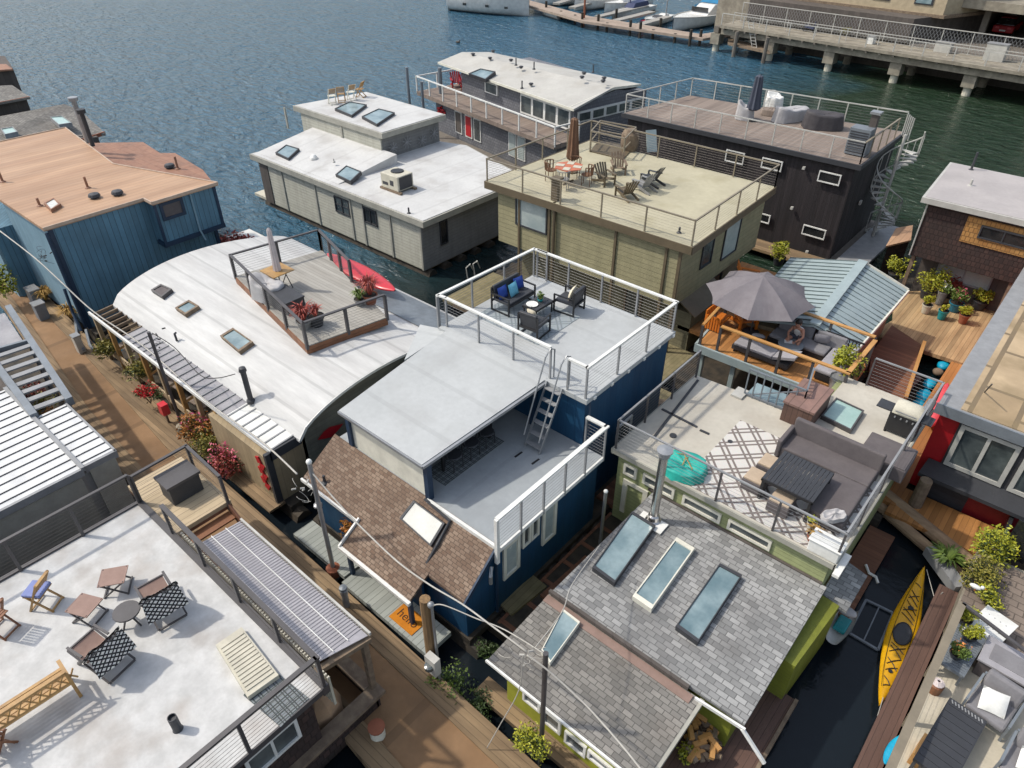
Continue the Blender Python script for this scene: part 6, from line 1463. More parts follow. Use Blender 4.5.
# big climbing shrub, ferns, gull
x,y = W(985,590,PZ); 
def bush(name,label,cat,px,py,z,r,kind,n,size,sc=(1,1,1),fl=None,nf=30,up=.5,stem=True):
    x,y = W(px,py,z); t = T(name,label,cat,(x,y,z)); m_ = MB(); leaves(m_,(x,y,z+r*up+.1),r,n,size,sc,seed=int(px)); m_.build('foliage', G[kind], t)
    if n > 100: m_ = MB(); leaves(m_,(x,y,z+r*up+.06),r*.8,int(n*.5),size,sc,seed=int(px)); m_.build('inner_foliage', G['leaf_dk'], t)  # dark inner leaves: the bush's interior shade put into the colour
    if stem:
        s_ = MB(); rd = random.Random(px)
        for k in range(4): s_.tube([(x,y,z-.1),(x+rd.uniform(-.3,.3)*r,y+rd.uniform(-.3,.3)*r,z+r*up),(x+rd.uniform(-.8,.8)*r*sc[0],y+rd.uniform(-.8,.8)*r*sc[1],z+r*up+r*.5*sc[2])],.018,5,.006)
        s_.build('stems', G['wood_old'], t)
    if fl: f_ = MB(); leaves(f_,(x,y,z+r*up+.1+r*.25),r*.9,nf,size*1.1,sc,shell=.85,seed=3); f_.build('flowers', G[fl], t)
    return t
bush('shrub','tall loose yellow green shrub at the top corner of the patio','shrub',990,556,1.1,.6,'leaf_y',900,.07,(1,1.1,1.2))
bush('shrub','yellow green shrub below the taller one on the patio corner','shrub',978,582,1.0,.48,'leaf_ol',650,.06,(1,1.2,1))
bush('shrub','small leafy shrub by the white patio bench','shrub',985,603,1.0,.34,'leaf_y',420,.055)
t = bush('fern','green fern hanging over the bumper logs','fern',946,560,.5,.1,'leaf',10,.04,stem=False); m_ = MB(); blades(m_,(*W(945,562,.5),.55),.55,.45,90,seed=3,w=.03); m_.build('fronds', G['leaf'], t)
t = T('gull','small white gull ornament on the patio railing corner','bird',(*W(974,589,2.05),2.05)); x,y = W(974,589,2.05)
MB().ball((x,y,2.14),.075,8,(1.7,.75,.8)).ball((x+.13,y+.01,2.2),.045,8).build('body', G['white'], t, smooth=True)
MB().tube([(x+.165,y+.01,2.2),(x+.225,y+.01,2.19)],.012,5,.003).build('beak', G['orange'], t)
for s in (-1,1): MB().tube([(x+.02,y+s*.04,2.05),(x+.02,y+s*.04,2.1)],.01,5).build('leg', G['orange'], t)
# small bits by the water
t = T('raft_planter','pale open planter box on the water beside the ferns','planter',(*W(955,575,.3),.3))
MB().bar(WV(930,550,.45),WV(960,590,.45),.35,.3).build('box', G['rail_grey'], t)
# ================================================================ KAYAKS, WATER CLUTTER
ky = T('yellow_kayak','long yellow sea kayak afloat beside the brown side dock','kayak',(.41,14.6,0))
K0,K1 = Vector((.20,17.05,.16)),Vector((.63,12.15,.16)); KL = (K1-K0).length; kd = (K1-K0).normalized(); kn = Vector((-kd.y,kd.x,0))
def hull(u,v,top=False):
    s = u; wd = .62*max(.0,math.sin(PI*s))**.75*(1-.12*math.cos(2*PI*s)); rise = .16*abs(2*s-1)**3
    a = v*PI; return K0+kd*(KL*s)+kn*(-wd/2*math.cos(a))+Vector((0,0,(-.16*math.sin(a)*(.4+.6*math.sin(PI*s)) if not top else .10*math.sin(a)*(.5+.5*math.sin(PI*s)))+.02+rise))
MB().grid(lambda u,v: hull(u,v),32,10).grid(lambda u,v: hull(u,1-v,True),32,10).build('hull', G['yellow'], ky, smooth=True)
def kp(s,o,z=.14):
    p = K0+kd*(KL*s)+kn*o; rise = .16*abs(2*s-1)**3; wd = .62*max(.001,math.sin(PI*s))**.75*(1-.12*math.cos(2*PI*s)); q = min(1,abs(2*o)/wd)
    return Vector((p.x,p.y,.16+.02+rise+.10*math.sqrt(max(0,1-q*q))*(.5+.5*math.sin(PI*s))+(z-.13)))
vs = [kp(.52+.075*math.cos(a)*1.0,.2*math.sin(a),.155) for a in [2*PI*k/24 for k in range(24)]]
MB().slab(vs,.02).build('cockpit_cover', G['charcoal'], ky)
MB().tube(vs+[vs[0]],.018,6).build('cockpit_rim', G['black'], ky)
MB().lathe(kp(.33,0,.145),[(.07,0),(.07,.02)],12).lathe(kp(.78,.0,.14),[(.05,0),(.05,.02)],12).build('hatch_cover', G['black'], ky)
m_ = MB()
for s0,s1 in ((.14,.16),(.2,.26),(.24,.30),(.26,.22),(.28,.36),(.34,.40),(.36,.32),(.38,.43),(.6,.64),(.62,.68),(.66,.6),(.70,.76),(.74,.68),(.78,.74),(.82,.86),(.88,.86)): m_.tube([kp(s0,-.17*math.sin(PI*s0),.14),kp((s0+s1)/2,0,.155),kp(s1,.17*math.sin(PI*s1),.14)],.013,4)
for s in (-1,1): m_.tube([kp(k/20,s*.22*math.sin(PI*k/20)**.8,.145+.13*abs(k/10-1)**3) for k in range(2,19)],.006,4)
m_.build('deck_lines', G['black'], ky)
m_ = MB().tube([kp(.98,0,.3),WV(872,735,.1),WV(870,760,.05)],.01,4).tube([kp(.05,.05,.3),WV(935,600,.3),WV(943,592,.5)],.012,4); solo('mooring_line','thin pale mooring line from the yellow kayak to the dock','rope',m_,G['wire'])
def frame(label, pts, z, w=.08):
    m_ = MB(); P = [WV(*p,z) for p in pts]
    for i in range(4): m_.bar(P[i],P[(i+1)%4],w,.05)
    m_.bar(P[0].lerp(P[1],.5),P[3].lerp(P[2],.5),w*.5,.03); return solo('float_frame',label,'frame',m_,G['metal_blue'])
frame('thin pale frame floating just above the dark water',((866,600),(893,613),(878,650),(849,633)),.04,.06)
t = T('dinghy','small white tub dinghy holding a folded teal tarp beside the lime wall','dinghy',(*W(840,625,.3),.3))
a_,b_ = WV(853,607,.5),WV(832,640,.5); kd2 = (b_-a_).normalized(); kn2 = Vector((-kd2.y,kd2.x,0)); L2 = (b_-a_).length
m_ = MB().grid(lambda u,v: a_+kd2*(L2*u)+kn2*(-.24*math.cos(PI*v)*math.sin(PI*(.12+.76*u))**.5)+Vector((0,0,-.25*math.sin(PI*v)*math.sin(PI*(.1+.8*u))**.5)),12,8); m_.build('hull', G['gelcoat'], t, smooth=True)
MB().obox((a_+b_)/2+Vector((0,0,-.05)),(.5,.3,.12),math.atan2(kd2.y,kd2.x)).build('tarp', G['pot_teal'], t, bevel=.03)
x,y = W(846,612,.9); solo('towel_bundle','grey towel bundle hanging above the white tub dinghy','towel',MB().ball((x,y,.95),.2,8,(1.3,.7,.5)),G['cover_lt'],smooth=True)
t = T('hose','white curved hose on the red brown side deck','hose',(*W(875,570,.5),.45)); MB().tube([WV(866,565,.5),WV(869,573,.5),WV(876,577,.5),WV(878,583,.45)],.04,6).build('tube', G['white'], t)
# turquoise wrapped float and pink kayak
t = T('wrapped_float','lumpy turquoise wrapped float tied beside the orange side dock','float',(*W(930,385,.2),0))
P = [WV(*p,.22) for p in ((948,355),(944,365),(938,372),(930,384),(924,396),(918,406),(911,415))]
for i,(p,r_) in enumerate(zip(P,(.22,.25,.2,.25,.28,.26,.22))):
    if i == 2: MB().ball(p,r_,8,(1,1,.7)).build('brown_gap', G['wood_old'], t, smooth=True)
    else: MB().ball(p,r_*1.05,8,(.9,1.35,.7)).build('wrapped_bag', G['cyan'], t, smooth=True)
board('pink_kayak','coral pink kayak tucked between the orange dock and the red house','kayak','coral',WV(947,385,.75),WV(930,428,.75),.55,.35,0)
t = T('small_raft','grey brown plank raft floating in the dark slip','raft',(*W(915,385,.1),.1)); MB().prism([W(*p,.15) for p in ((903,376),(912,371),(922,378),(908,392),(900,388))],.02,.15).build('planks', G['greydeck'], t)
solo('rolled_mat','grey rolled mat standing at the rail corner beside the grill','mat',MB().tube([WV(917,425,GD+.3),WV(932,402,GD+.3)],.12,10),G['metal'])
# ================================================================ PLANTS ALONG THE BOARDWALK
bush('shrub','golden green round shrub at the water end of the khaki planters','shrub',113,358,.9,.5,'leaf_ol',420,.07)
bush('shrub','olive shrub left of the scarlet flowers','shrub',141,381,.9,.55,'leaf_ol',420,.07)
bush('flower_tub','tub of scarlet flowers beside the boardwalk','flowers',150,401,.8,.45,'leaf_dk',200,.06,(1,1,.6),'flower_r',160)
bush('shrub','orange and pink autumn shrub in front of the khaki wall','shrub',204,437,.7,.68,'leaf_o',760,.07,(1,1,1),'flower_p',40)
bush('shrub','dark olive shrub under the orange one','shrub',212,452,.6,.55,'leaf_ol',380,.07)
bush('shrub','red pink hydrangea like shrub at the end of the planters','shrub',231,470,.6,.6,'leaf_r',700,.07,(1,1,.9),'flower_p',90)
bush('shrub','bright yellow green bush at the left edge by the boardwalk','shrub',3,292,1.2,.75,'leaf_y',600,.09)
for px,py,l in ((72,318,'dry golden grass tuft at the foot of the blue corner'),(46,300,'tall dry golden grass beside the grey boxes'),(22,268,'dry golden grass in front of the pale blue wall')):
    x,y = W(px,py,.6); t = T('ornamental_grass',l,'grass tuft',(x,y,.6)); m_ = MB(); blades(m_,(x,y,.6),.6,.8,170,seed=px,w=.02); m_.build('blades', G['straw'], t)
x,y = W(168,420,.6); t = T('red_mailbox','red metal box on a post among the boardwalk planters','mailbox',(x,y,.5)); MB().box(x-.15,y-.12,.9,x+.15,y+.12,1.3).build('box', G['pink'], t); MB().bar((x,y,.5),(x,y,.9),.07).build('post', G['wood_old'], t)
bush('weeds','dark green weeds growing in the water gap beside the wooden pole','weeds',455,690,.1,.55,'leaf',330,.06,(1,1,.4),stem=False)
bush('weeds','pale speckled water weeds near the lime cottage dock','weeds',478,712,.05,.5,'leaf_dk',300,.05,(1.1,1,.3),'flower_p',0,stem=False)
bush('weeds','low green weeds along the navy house edge','weeds',487,655,.05,.4,'leaf_dk',250,.05,(1.2,.8,.3),stem=False)
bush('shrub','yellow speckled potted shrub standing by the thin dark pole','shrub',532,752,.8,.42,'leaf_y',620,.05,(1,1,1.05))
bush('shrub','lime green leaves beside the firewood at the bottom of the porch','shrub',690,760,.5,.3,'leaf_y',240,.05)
t = T('firewood_pile','heap of split orange brown firewood on the brown porch deck','firewood',(*W(705,735,.5),.5)); m_ = MB(); rd = random.Random(4)
for k in range(60):
    p = WV(697+rd.uniform(-7,18)-k*.0,738+rd.uniform(-22,18),.55+rd.uniform(0,.4)); m_.obox(p,(.32,.1,.09),rd.uniform(0,3),rd.uniform(-.3,.3),rd.uniform(-.4,.4))
m_.build('logs', G['wood_old'], t); m_ = MB()
for k in range(22):
    p = WV(697+rd.uniform(-7,18),738+rd.uniform(-22,18),.6+rd.uniform(0,.45)); m_.obox(p,(.3,.1,.09),rd.uniform(0,3),rd.uniform(-.3,.3))
m_.build('fresh_logs', G['cedar_plain'], t)
# shake house front garden
for i,(l,px,py,pot,kind,r,n,fl) in enumerate((
 ('bushy yellow green shrub in the corner left of the shake house garden',893,280,'charcoal','leaf_y',.55,420,None),
 ('tall pale green potted tree in the shake house garden',925,297,'charcoal','leaf_y',.75,600,None),
 ('white flowered plant in a tall grey pot',939,303,'pot_grey','leaf',.3,160,'shirt'),
 ('low grass green plant in a cream tub on the planked deck',925,312,'pot_cream','leaf_y',.26,140,None),
 ('red leaved shrub in the middle of the shake house garden',948,296,'charcoal','leaf_r',.5,420,None),
 ('green plant in a glazed blue tub',954,310,'pot_blue','leaf',.4,300,'flower_p'),
 ('small lime plant in a turquoise pot at the front of the planked deck',941,318,'pot_teal','leaf_y',.18,90,None),
 ('lime plant in a wide terracotta bowl',962,322,'terracotta','leaf_y',.28,160,None),
 ('round green shrub at the right of the shake house garden',978,308,'charcoal','leaf_y',.42,320,None),
 ('dark red shrub against the shake house wall',965,292,'charcoal','leaf_r',.45,300,None),
 ('yellow green bush between the teal roof and the olive house',778,264,'charcoal','leaf_y',.5,420,None))):
    potplant(l,*W(px,py,.65),.62,pot,.28 if r>.3 else .2,.4 if i!=2 else .6,kind,r,None,n,.08,fl,30)
x,y = W(972,300,.65); folding_chair('bare wooden folding chair in the shake house garden',x,y,.62,.6,'wood_brown')
# ================================================================ POLES, WIRES, METERS
def pole(label,px,py,ptop,r,m,cap=True,name='utility_pole'):
    x,y = W(px,py,.4); 
    lo,hi = .5,8
    t = T(name,label,'pole',(x,y,0)); MB().tube([(x,y,-.2),(x,y,ptop)],r,10).build('shaft', G[m], t)
    if cap: MB().ball((x,y,ptop+.02),r*1.25,6).build('cap', G['white'], t, smooth=True)
    return t,x,y
t,p1x,p1y = pole('grey steel service pole at the left corner of the navy house',334,571,4.4,.06,'metal')
MB().lathe((p1x,p1y,.3),[(.2,0),(.2,.25),(.1,.3)],12).build('base_collar', G['terracotta'], t)
t,p3x,p3y = pole('dark service pole in front of the barrel roof house',184,431,4.35,.055,'dkrail',False)
MB().lathe((p3x,p3y,.3),[(.2,0),(.2,.35),(.1,.4)],12).build('base_collar', G['concrete'], t)
t,p2x,p2y = pole('thick tan wooden pole carrying a meter box at the boardwalk edge',434,678,3.4,.12,'wood_pole',False)
MB().tube([(p2x+.18,p2y+.02,.5),(p2x+.18,p2y+.02,3.3)],.035,6).build('conduit', G['metal'], t); MB().box(p2x+.1,p2y-.28,1.2,p2x+.42,p2y-.1,1.75).build('meter_box', G['rail_white'], t); MB().lathe((p2x+.26,p2y-.3,1.45),[(.11,0),(.11,.1),(.06,.12)],12).build('meter_glass', G['glass'], t)
MB().ball((p2x+.18,p2y,3.35),.08,6).build('weatherhead', G['metal'], t)
t,p4x,p4y = pole('thin dark steel pole with tangled cables in front of the lime cottage',541,752,4.1,.055,'dkrail',False)
t,p5x,p5y = pole('grey conduit pole between the navy and the green houses',600,545,2.5,.05,'metal')
def wire(name,label,pts,r=.012,m='wire',n=6):
    P = [Vector(p) for p in pts]; out = []
    for i in range(len(P)-1):
        p0 = P[max(i-1,0)]; p1 = P[i]; p2 = P[i+1]; p3 = P[min(i+2,len(P)-1)]
        for k in range(n):
            t_ = k/n; out.append(.5*((2*p1)+(-p0+p2)*t_+(2*p0-5*p1+4*p2-p3)*t_*t_+(-p0+3*p1-3*p2+p3)*t_**3))
    out.append(P[-1]); return solo(name,label,'cable',MB().tube(out,r,5),G[m],smooth=True)
wire('overhead_cable','thick white cable running past the blue house to the barrel roof canopy',[WV(-20,216,4.6),WV(30,254,4.3),WV(58,279,3.9),WV(94,312,3.2),WV(142,345,2.75),WV(205,400,2.7),WV(262,442,2.9),WV(297,474,3.6)],.026)
wire('overhead_cable','white cable crossing the brown shingled slope of the navy house',[(p1x,p1y,4.1),WV(340,505,3.7),WV(365,531,3.5),WV(398,562,3.5),WV(430,585,3.6),WV(462,604,3.75),WV(492,626,3.85),WV(527,652,3.9)],.02)
wire('overhead_cable','white cable passing over the worn grey roof to the bottom edge',[WV(527,655,3.9),WV(545,668,3.8),WV(570,690,3.6),WV(597,717,3.5),WV(640,768,3.5),WV(690,840,3.6)],.02)
wire('service_wire','thin white wire from the wooden pole to the tangled cables',[(p2x+.18,p2y,3.3),WV(443,605,3.5),WV(475,618,3.5),WV(505,630,3.6),(p4x-.02,p4y,4.05)],.014)
wire('service_wire','thin white wire from the cable tangle up past the skylight to the steel flue',[WV(535,648,3.9),WV(562,612,3.7),WV(572,585,3.6),WV(600,545,3.2)],.012)
wire('service_wire','thin dark wire looping over the white barrel roof to the flue',[WV(152,333,4.3),WV(175,348,3.9),WV(200,375,3.6),WV(217,378,3.6),WV(235,374,4.2)],.014,'wire_dk')
wire('service_wire','thin white wire dropping from the cable tangle to the boardwalk',[WV(523,655,3.8),WV(519,690,2.6),WV(500,725,1.4),WV(487,748,.6)],.012)
rd = random.Random(11)
for (px,py,z,n,l) in ((300,487,4.0,5,'tangle of white wires at the head of the grey steel pole'),(528,655,3.9,7,'tangle of white wires and splices at the thin dark pole'),(42,256,4.2,8,'tangle of wires in front of the blue house'),(157,340,4.1,6,'tangle of dark wires at the pole in front of the barrel roof')):
    m_ = MB(); c_ = WV(px,py,z)
    for k in range(n):
        r0 = rd.uniform(.06,.22); a0 = rd.uniform(0,6); o_ = c_+Vector((rd.gauss(0,.12),rd.gauss(0,.12),rd.gauss(0,.15))); ax_ = Vector((rd.gauss(0,1),rd.gauss(0,1),rd.gauss(0,1))).normalized(); bx_ = ax_.orthogonal().normalized(); cx2 = ax_.cross(bx_)
        m_.tube([o_+bx_*(r0*math.cos(a0+j*.45)*(1+.05*j))+cx2*(r0*.6*math.sin(a0+j*.45))+Vector((0,0,-.02*j)) for j in range(rd.randint(6,12))],.0055,5)
    for k in range(4): q_ = c_+Vector((rd.gauss(0,.12),rd.gauss(0,.12),rd.gauss(0,.12))); m_.tube([q_,q_+Vector((rd.uniform(-.1,.1),rd.uniform(-.1,.1),.02))],.022,6)
    solo('wire_tangle',l,'cables',m_,G['wire' if px in (300,528) else 'wire_dk'])
def pedestal(label,px,py,w,d,h,m='rail_grey',z=.5):
    x,y = W(px,py,z); t = T('utility_pedestal',label,'utility box',(x,y,z)); MB().box(x-w/2,y-d/2,z,x+w/2,y+d/2,z+h).build('cabinet', G[m], t, bevel=.015)
    MB().box(x-w/2-.02,y-d/2-.02,z+h,x+w/2+.02,y+d/2+.02,z+h+.04).build('lid', G['metal'], t); return t,x,y
pedestal('pale meter cabinet at the boardwalk edge below the blue corner',82,352,.3,.25,.75,'rail_white'); pedestal('grey meter cabinet beside the dry grass',38,303,.6,.4,.7,'metal_blue'); pedestal('second grey meter cabinet nearer the water end of the boardwalk',28,288,.5,.4,.6,'rail_grey'); pedestal('dark blue grey cabinet on the boardwalk edge',44,318,.45,.4,.7,'metal_blue')
m_ = MB().tube([WV(74,310,.6),WV(78,340,.6),WV(84,350,.7)],.06,6).tube([WV(86,330,.8),WV(90,345,.6),WV(95,352,.5)],.06,6); solo('pipe_bundle','bent pipes rising beside the pale meter cabinet','pipes',m_,G['metal_blue'])
x,y = W(347,606,.5); t = T('dock_bollard','small grey dock light bollard with a blue cap','bollard',(x,y,.4)); MB().lathe((x,y,.4),[(.09,0),(.08,.55),(.1,.6),(.1,.75),(.03,.8)],12).build('post', G['metal'], t); MB().lathe((x,y,1.2),[(.11,0),(.1,.06),(.02,.09)],12).build('cap', G['metal_blue'], t)
m_ = MB().tube([(x+.2,y-.3,.55),(x+.45,y-.35,.6),(x+.6,y-.1,.5)],.06,6); solo('hose_coil','dark hose fitting beside the dock bollard','hose',m_,G['charcoal'])
# doormat with its word
x,y = W(409,607,.6); t = T('doormat','orange coir doormat with dark rounded lettering on the grey entry deck','doormat',(-9.12,6.5,.585))
ORG[t.name] = Vector((0,0,0))
MB().box(-.42,-.27,0,.42,.27,.02).build('mat', G['mat'], t)
cu = bpy.data.curves.new('word','FONT'); cu.body = 'hello'; cu.size = .34; cu.align_x = 'CENTER'; cu.align_y = 'CENTER'; cu.extrude = .002
to = bpy.data.objects.new('word',cu); COL.objects.link(to); dg = bpy.context.evaluated_depsgraph_get(); me = bpy.data.meshes.new_from_object(to.evaluated_get(dg)); bpy.data.objects.remove(to)
wo = bpy.data.objects.new('lettering', me); COL.objects.link(wo); me.materials.clear(); me.materials.append(G['rugnet']); wo.parent = t; wo.location = (0,0,.024); wo.rotation_euler = (0,0,0)
# rusty bear ornaments on navy wall
t = T('rusty_planter','rusty orange flower cluster on the navy front wall','flowers',(*W(350,530,1.5),.6)); m_ = MB(); c_ = WV(350,535,1.2); leaves(m_,c_,.38,120,.09,(1.2,.4,1.4)); m_.build('blooms', G['leaf_r'] if 0 else G['leaf_o'], t)
# beams lying on the floats between navy and green house
for i,(a,b,w_,m_n,l) in enumerate((((505,610),(540,582),.5,'olive_deck','mossy paving block row on the float beside the green roof'),((545,600),(590,560),.35,'redwood','red brown beam between the navy and green houses'),((517,640),(552,612),.3,'redwood','low red brown beam end next to the lime cottage'))):
    solo('float_beam',l,'beam',MB().bar(WV(*a,.42),WV(*b,.42),w_,.12),G[m_n])
for i,(px,py) in enumerate(((523,592),(540,578),(556,588),(570,575))):
    pass
frm = T('slab_walkway','mossy concrete slabs framed in red brown timber between the houses','walkway',(-6.9,9.5,.3))
for k in range(6): MB().box(-7.35,8.2+k*.85,.25,-6.55,8.9+k*.85,.38).build('slab', G['olive_deck'] if 0 else G['concrete'], frm)
MB().box(-7.45,8.0,.2,-7.37,13,.42).box(-6.53,8.0,.2,-6.4,13,.42).build('side_rail', G['redwood'], frm)
for k in range(6): MB().box(-7.37,8.05+k*.85,.2,-6.53,8.18+k*.85,.41).build('cross_beam', G['redwood'], frm)
# brown plank walkway left of cream deck
t = T('plank_walkway','red brown plank gangway beside the cream deck','walkway',(-8.3,15.5,.4)); MB().box(-8.1,13.2,.35,-7.5,18.2,.5).build('planks', G['redwood'], t); MB().box(-8.2,15.8,.35,-8.1,18.4,.62).build('orange_rim', G['cedar_plain'], t)
solo('drift_log','pale fallen timber stack beside the olive terrace','timber',MB().obox((-8.6,18.2,.5),(1.4,.25,.2),.4).obox((-8.8,18.6,.45),(1.6,.3,.2),.55).obox((-8.3,18.9,.6),(1.0,.5,.15),-.2),G['wood_old'])
# ================================================================ PERSON on the sofa
pt = T('person','person with dark hair in a white top bent over a book on the grey sofa','person',(-6.05,21.75,CZ+.42))
O_ = Vector((-6.1,21.95,CZ+.42))
D0 = O_-Vector(pt.location); 
def PV(x,y,z): return Vector((x,y,z))+D0
V_ = [PV(0,-.02,.10),PV(0,-.06,.28),PV(0,-.17,.46),PV(0,-.24,.53),PV(0,-.31,.60),PV(0,-.36,.68),PV(0,-.38,.76),
 PV(-.17,-.20,.47),PV(-.25,-.33,.28),PV(-.14,-.52,.18),PV(-.10,-.58,.16),PV(.17,-.20,.47),PV(.27,-.34,.27),PV(.15,-.52,.18),PV(.11,-.58,.16),
 PV(-.11,-.04,.08),PV(-.2,-.48,.10),PV(-.18,-.50,-.28),PV(-.18,-.62,-.38),PV(.11,-.04,.08),PV(.2,-.48,.10),PV(.18,-.50,-.28),PV(.18,-.62,-.38)]
E_ = [(0,1),(1,2),(2,3),(3,4),(4,5),(5,6),(2,7),(7,8),(8,9),(9,10),(2,11),(11,12),(12,13),(13,14),(0,15),(15,16),(16,17),(17,18),(0,19),(19,20),(20,21),(21,22)]
R_ = [.13,.125,.12,.06,.055,.10,.085,.06,.042,.032,.03,.06,.042,.032,.03,.09,.065,.045,.035,.09,.065,.045,.035]
import bmesh as _bm
def mkskin(name,V_,E_,R_,mat,parent):
    me = bpy.data.meshes.new(name); b_ = _bm.new(); lay = b_.verts.layers.skin.verify(); vs = [b_.verts.new(v) for v in V_]
    for e in E_: b_.edges.new((vs[e[0]],vs[e[1]]))
    for v,r_ in zip(vs,R_): v[lay].radius = (r_,r_)
    vs[0][lay].use_root = True; b_.to_mesh(me); b_.free()
    o = bpy.data.objects.new(name,me); COL.objects.link(o); md = o.modifiers.new('skin','SKIN'); md.use_smooth_shade = True; s_ = o.modifiers.new('sub','SUBSURF'); s_.levels = 1; s_.render_levels = 2
    dg = bpy.context.evaluated_depsgraph_get(); m2 = bpy.data.meshes.new_from_object(o.evaluated_get(dg)); m2.name = name; o.modifiers.clear(); o.data = m2; m2.materials.clear(); m2.materials.append(mat); o.parent = parent
    m2.polygons.foreach_set('use_smooth',[True]*len(m2.polygons)); return o
body = mkskin('body',V_,E_,R_,G['skin'],pt)
mkskin('white_top',[PV(0,-.02,.12),PV(0,-.06,.28),PV(0,-.16,.45),PV(-.15,-.19,.47),PV(.15,-.19,.47)],[(0,1),(1,2),(2,3),(2,4)],[.165,.165,.155,.085,.085],G['shirt'],pt)
mkskin('shorts',[PV(0,-.02,.08),PV(-.11,-.06,.08),PV(-.17,-.3,.1),PV(.11,-.06,.08),PV(.17,-.3,.1)],[(0,1),(1,2),(0,3),(3,4)],[.145,.105,.09,.105,.09],G['shorts'],pt)
c_ = PV(0,-.33,.74)+Vector(pt.location)
ORG[pt.name] = Vector(pt.location)
MB().ball(c_+Vector((0,.03,.03)),.115,8,(.95,1.05,1.0)).ball(c_+Vector((0,.13,.06)),.05,6).build('hair', G['hair'], pt, smooth=True)
f_ = c_+Vector((0,-.125,-.03))
MB().ball(f_+Vector((-.035,.0,.02)),.012,5).build('eye', G['black'], pt); MB().ball(f_+Vector((.035,.0,.02)),.012,5).build('eye', G['black'], pt)
MB().ball(f_+Vector((0,-.02,-.01)),.018,5,(.8,1,1.3)).build('nose', G['skin'], pt); MB().obox(f_+Vector((0,-.005,-.05)),(.045,.012,.01)).build('mouth', G['reddark'], pt)
for s in (-1,1): MB().ball(c_+Vector((s*.1,-.01,-.02)),.025,5,(.5,1,1.3)).build('ear', G['skin'], pt)
for s in (-1,1):
    h0 = PV(s*.10,-.58,.16)+Vector(pt.location)
    m_ = MB()
    for k in range(4): a_ = (k-1.5)*.02; m_.tube([h0+Vector((a_,-.02,0)),h0+Vector((a_*1.2,-.07-(.012 if k in (1,2) else 0),-.005)),h0+Vector((a_*1.25,-.095-(.014 if k in (1,2) else 0),-.03))],.009,6,.007)
    m_.tube([h0+Vector((-s*.035,.0,0)),h0+Vector((-s*.06,-.03,.0)),h0+Vector((-s*.06,-.055,-.01))],.01,6,.008)
    m_.build('fingers', G['skin'], pt, smooth=True)
# ================================================================ FAR PIER AND OFFICE
PO = Vector((*W(835,68,0),0)); pu = Vector((.9972,-.0751,0)); pv = Vector((.0751,.9972,0))
def PP(u,v,z=0): p = PO+pu*u+pv*v; return (p.x,p.y,z)
t = T('concrete_pier','long concrete pier on pile caps with pale railings across the far water','pier',tuple(PO))
MB().prism([PP(-11.5,-2.5)[:2],PP(30,-2.9)[:2],PP(30,1.15)[:2],PP(-11.5,1.15)[:2]],2.35,2.6).build('deck', G['concrete'], t)
MB().bar(PP(-11.5,-1.9,2.0),PP(30,-2.3,2.0),.35,.55).build('edge_beam', G['concrete'], t)
MB().bar(PP(-11.5,2.5,1.9),PP(30,2.2,1.9),.35,.6).build('rear_beam', G['concrete_dk'], t)
for k in range(-2,5):
    u_ = k*6.05
    for v_ in (-1.6,2.4):
        if k < -1 and v_ < 0: pass
        MB().obox(PP(u_,v_,1.2),(1.0,1.0,1.0),-.075).build('pile_cap', G['concrete' if v_<0 else 'concrete_dk'], t)
        MB().lathe(PP(u_,v_,-1),[(.34,0),(.34,1.75)],12).build('pile', G['pot_cream' if v_<0 else 'concrete'], t)
    MB().bar(PP(u_,-2,2.05),PP(u_,4.5,2.05),.5,.6).build('cross_beam', G['concrete_dk'], t)
for k in range(34):
    u_ = -11+k*1.2; MB().bar(PP(u_,-2.62,2.28),PP(u_,-1.6,2.28),.16,.14).build('joist', G['concrete_dk'], t)
MB().bar(PP(-11,3.6,.7),PP(36,3.4,.7),.3,3.3).build('under_pier_shade_wall', G['deep_brown'], t)  # dark wall added to deepen the shade under the pier
railing(t,[PP(-11.4,-2.4,2.6),PP(30,-2.75,2.6)],2.6,1.05,'rail_white','rail_white',2.4,4,rw=.07,rh=.06,pr=.04,cab='rail_white')
railing(t,[PP(-11,-.9,2.6),PP(30,-1.1,2.6)],2.6,1.0,'rail_white','rail_white',3.0,2,rw=.06,rh=.05,pr=.03,cab='rail_white')
# chain-link fence
fe = T('chainlink_fence','tall chain link fence standing along the back of the far pier','fence',PP(8,3,2.6))
m_ = MB().bar(PP(-11,.6,4.35),PP(30,.5,4.35),.06); 
for k in range(18): m_.bar(PP(-11+k*2.4,.6,2.6),PP(-11+k*2.4,.6,4.35),.06)
m_.build('fence_frame', G['rail_white'], fe)
m_ = MB(); s = .28; hgt = 1.7
k = -11.0
while k < 27:
    a = Vector(PP(k,.6,2.62)); b = Vector(PP(k+hgt*.6,.6,4.32)); m_.bar(a,b,.018); a = Vector(PP(k+hgt*.6,.62,2.62)); b = Vector(PP(k,.62,4.32)); m_.bar(a,b,.018); k += s
m_.build('mesh', G['rail_grey'], fe)
bl = T('tan_office','tan office block with a recessed brown ground floor behind the far pier','building',PP(0,9,2.6))
MB().prism([PP(-12,4.0)[:2],PP(6.7,4.0)[:2],PP(9.5,12)[:2],PP(9.5,26)[:2],PP(-12,26)[:2]],4.8,12).build('upper_wall', G['tanwall'], bl)
MB().prism([PP(-12.2,3.8)[:2],PP(6.9,3.8)[:2],PP(9.7,12)[:2],PP(9.7,26)[:2],PP(-12.2,26)[:2]],4.55,4.8).build('ledge', G['wood_old'], bl)
MB().prism([PP(-11,1.7)[:2],PP(5.2,1.7)[:2],PP(8.5,12)[:2],PP(8.5,25)[:2],PP(-11,25)[:2]],2.6,4.6).build('recessed_wall', G['deep_brown'], bl)
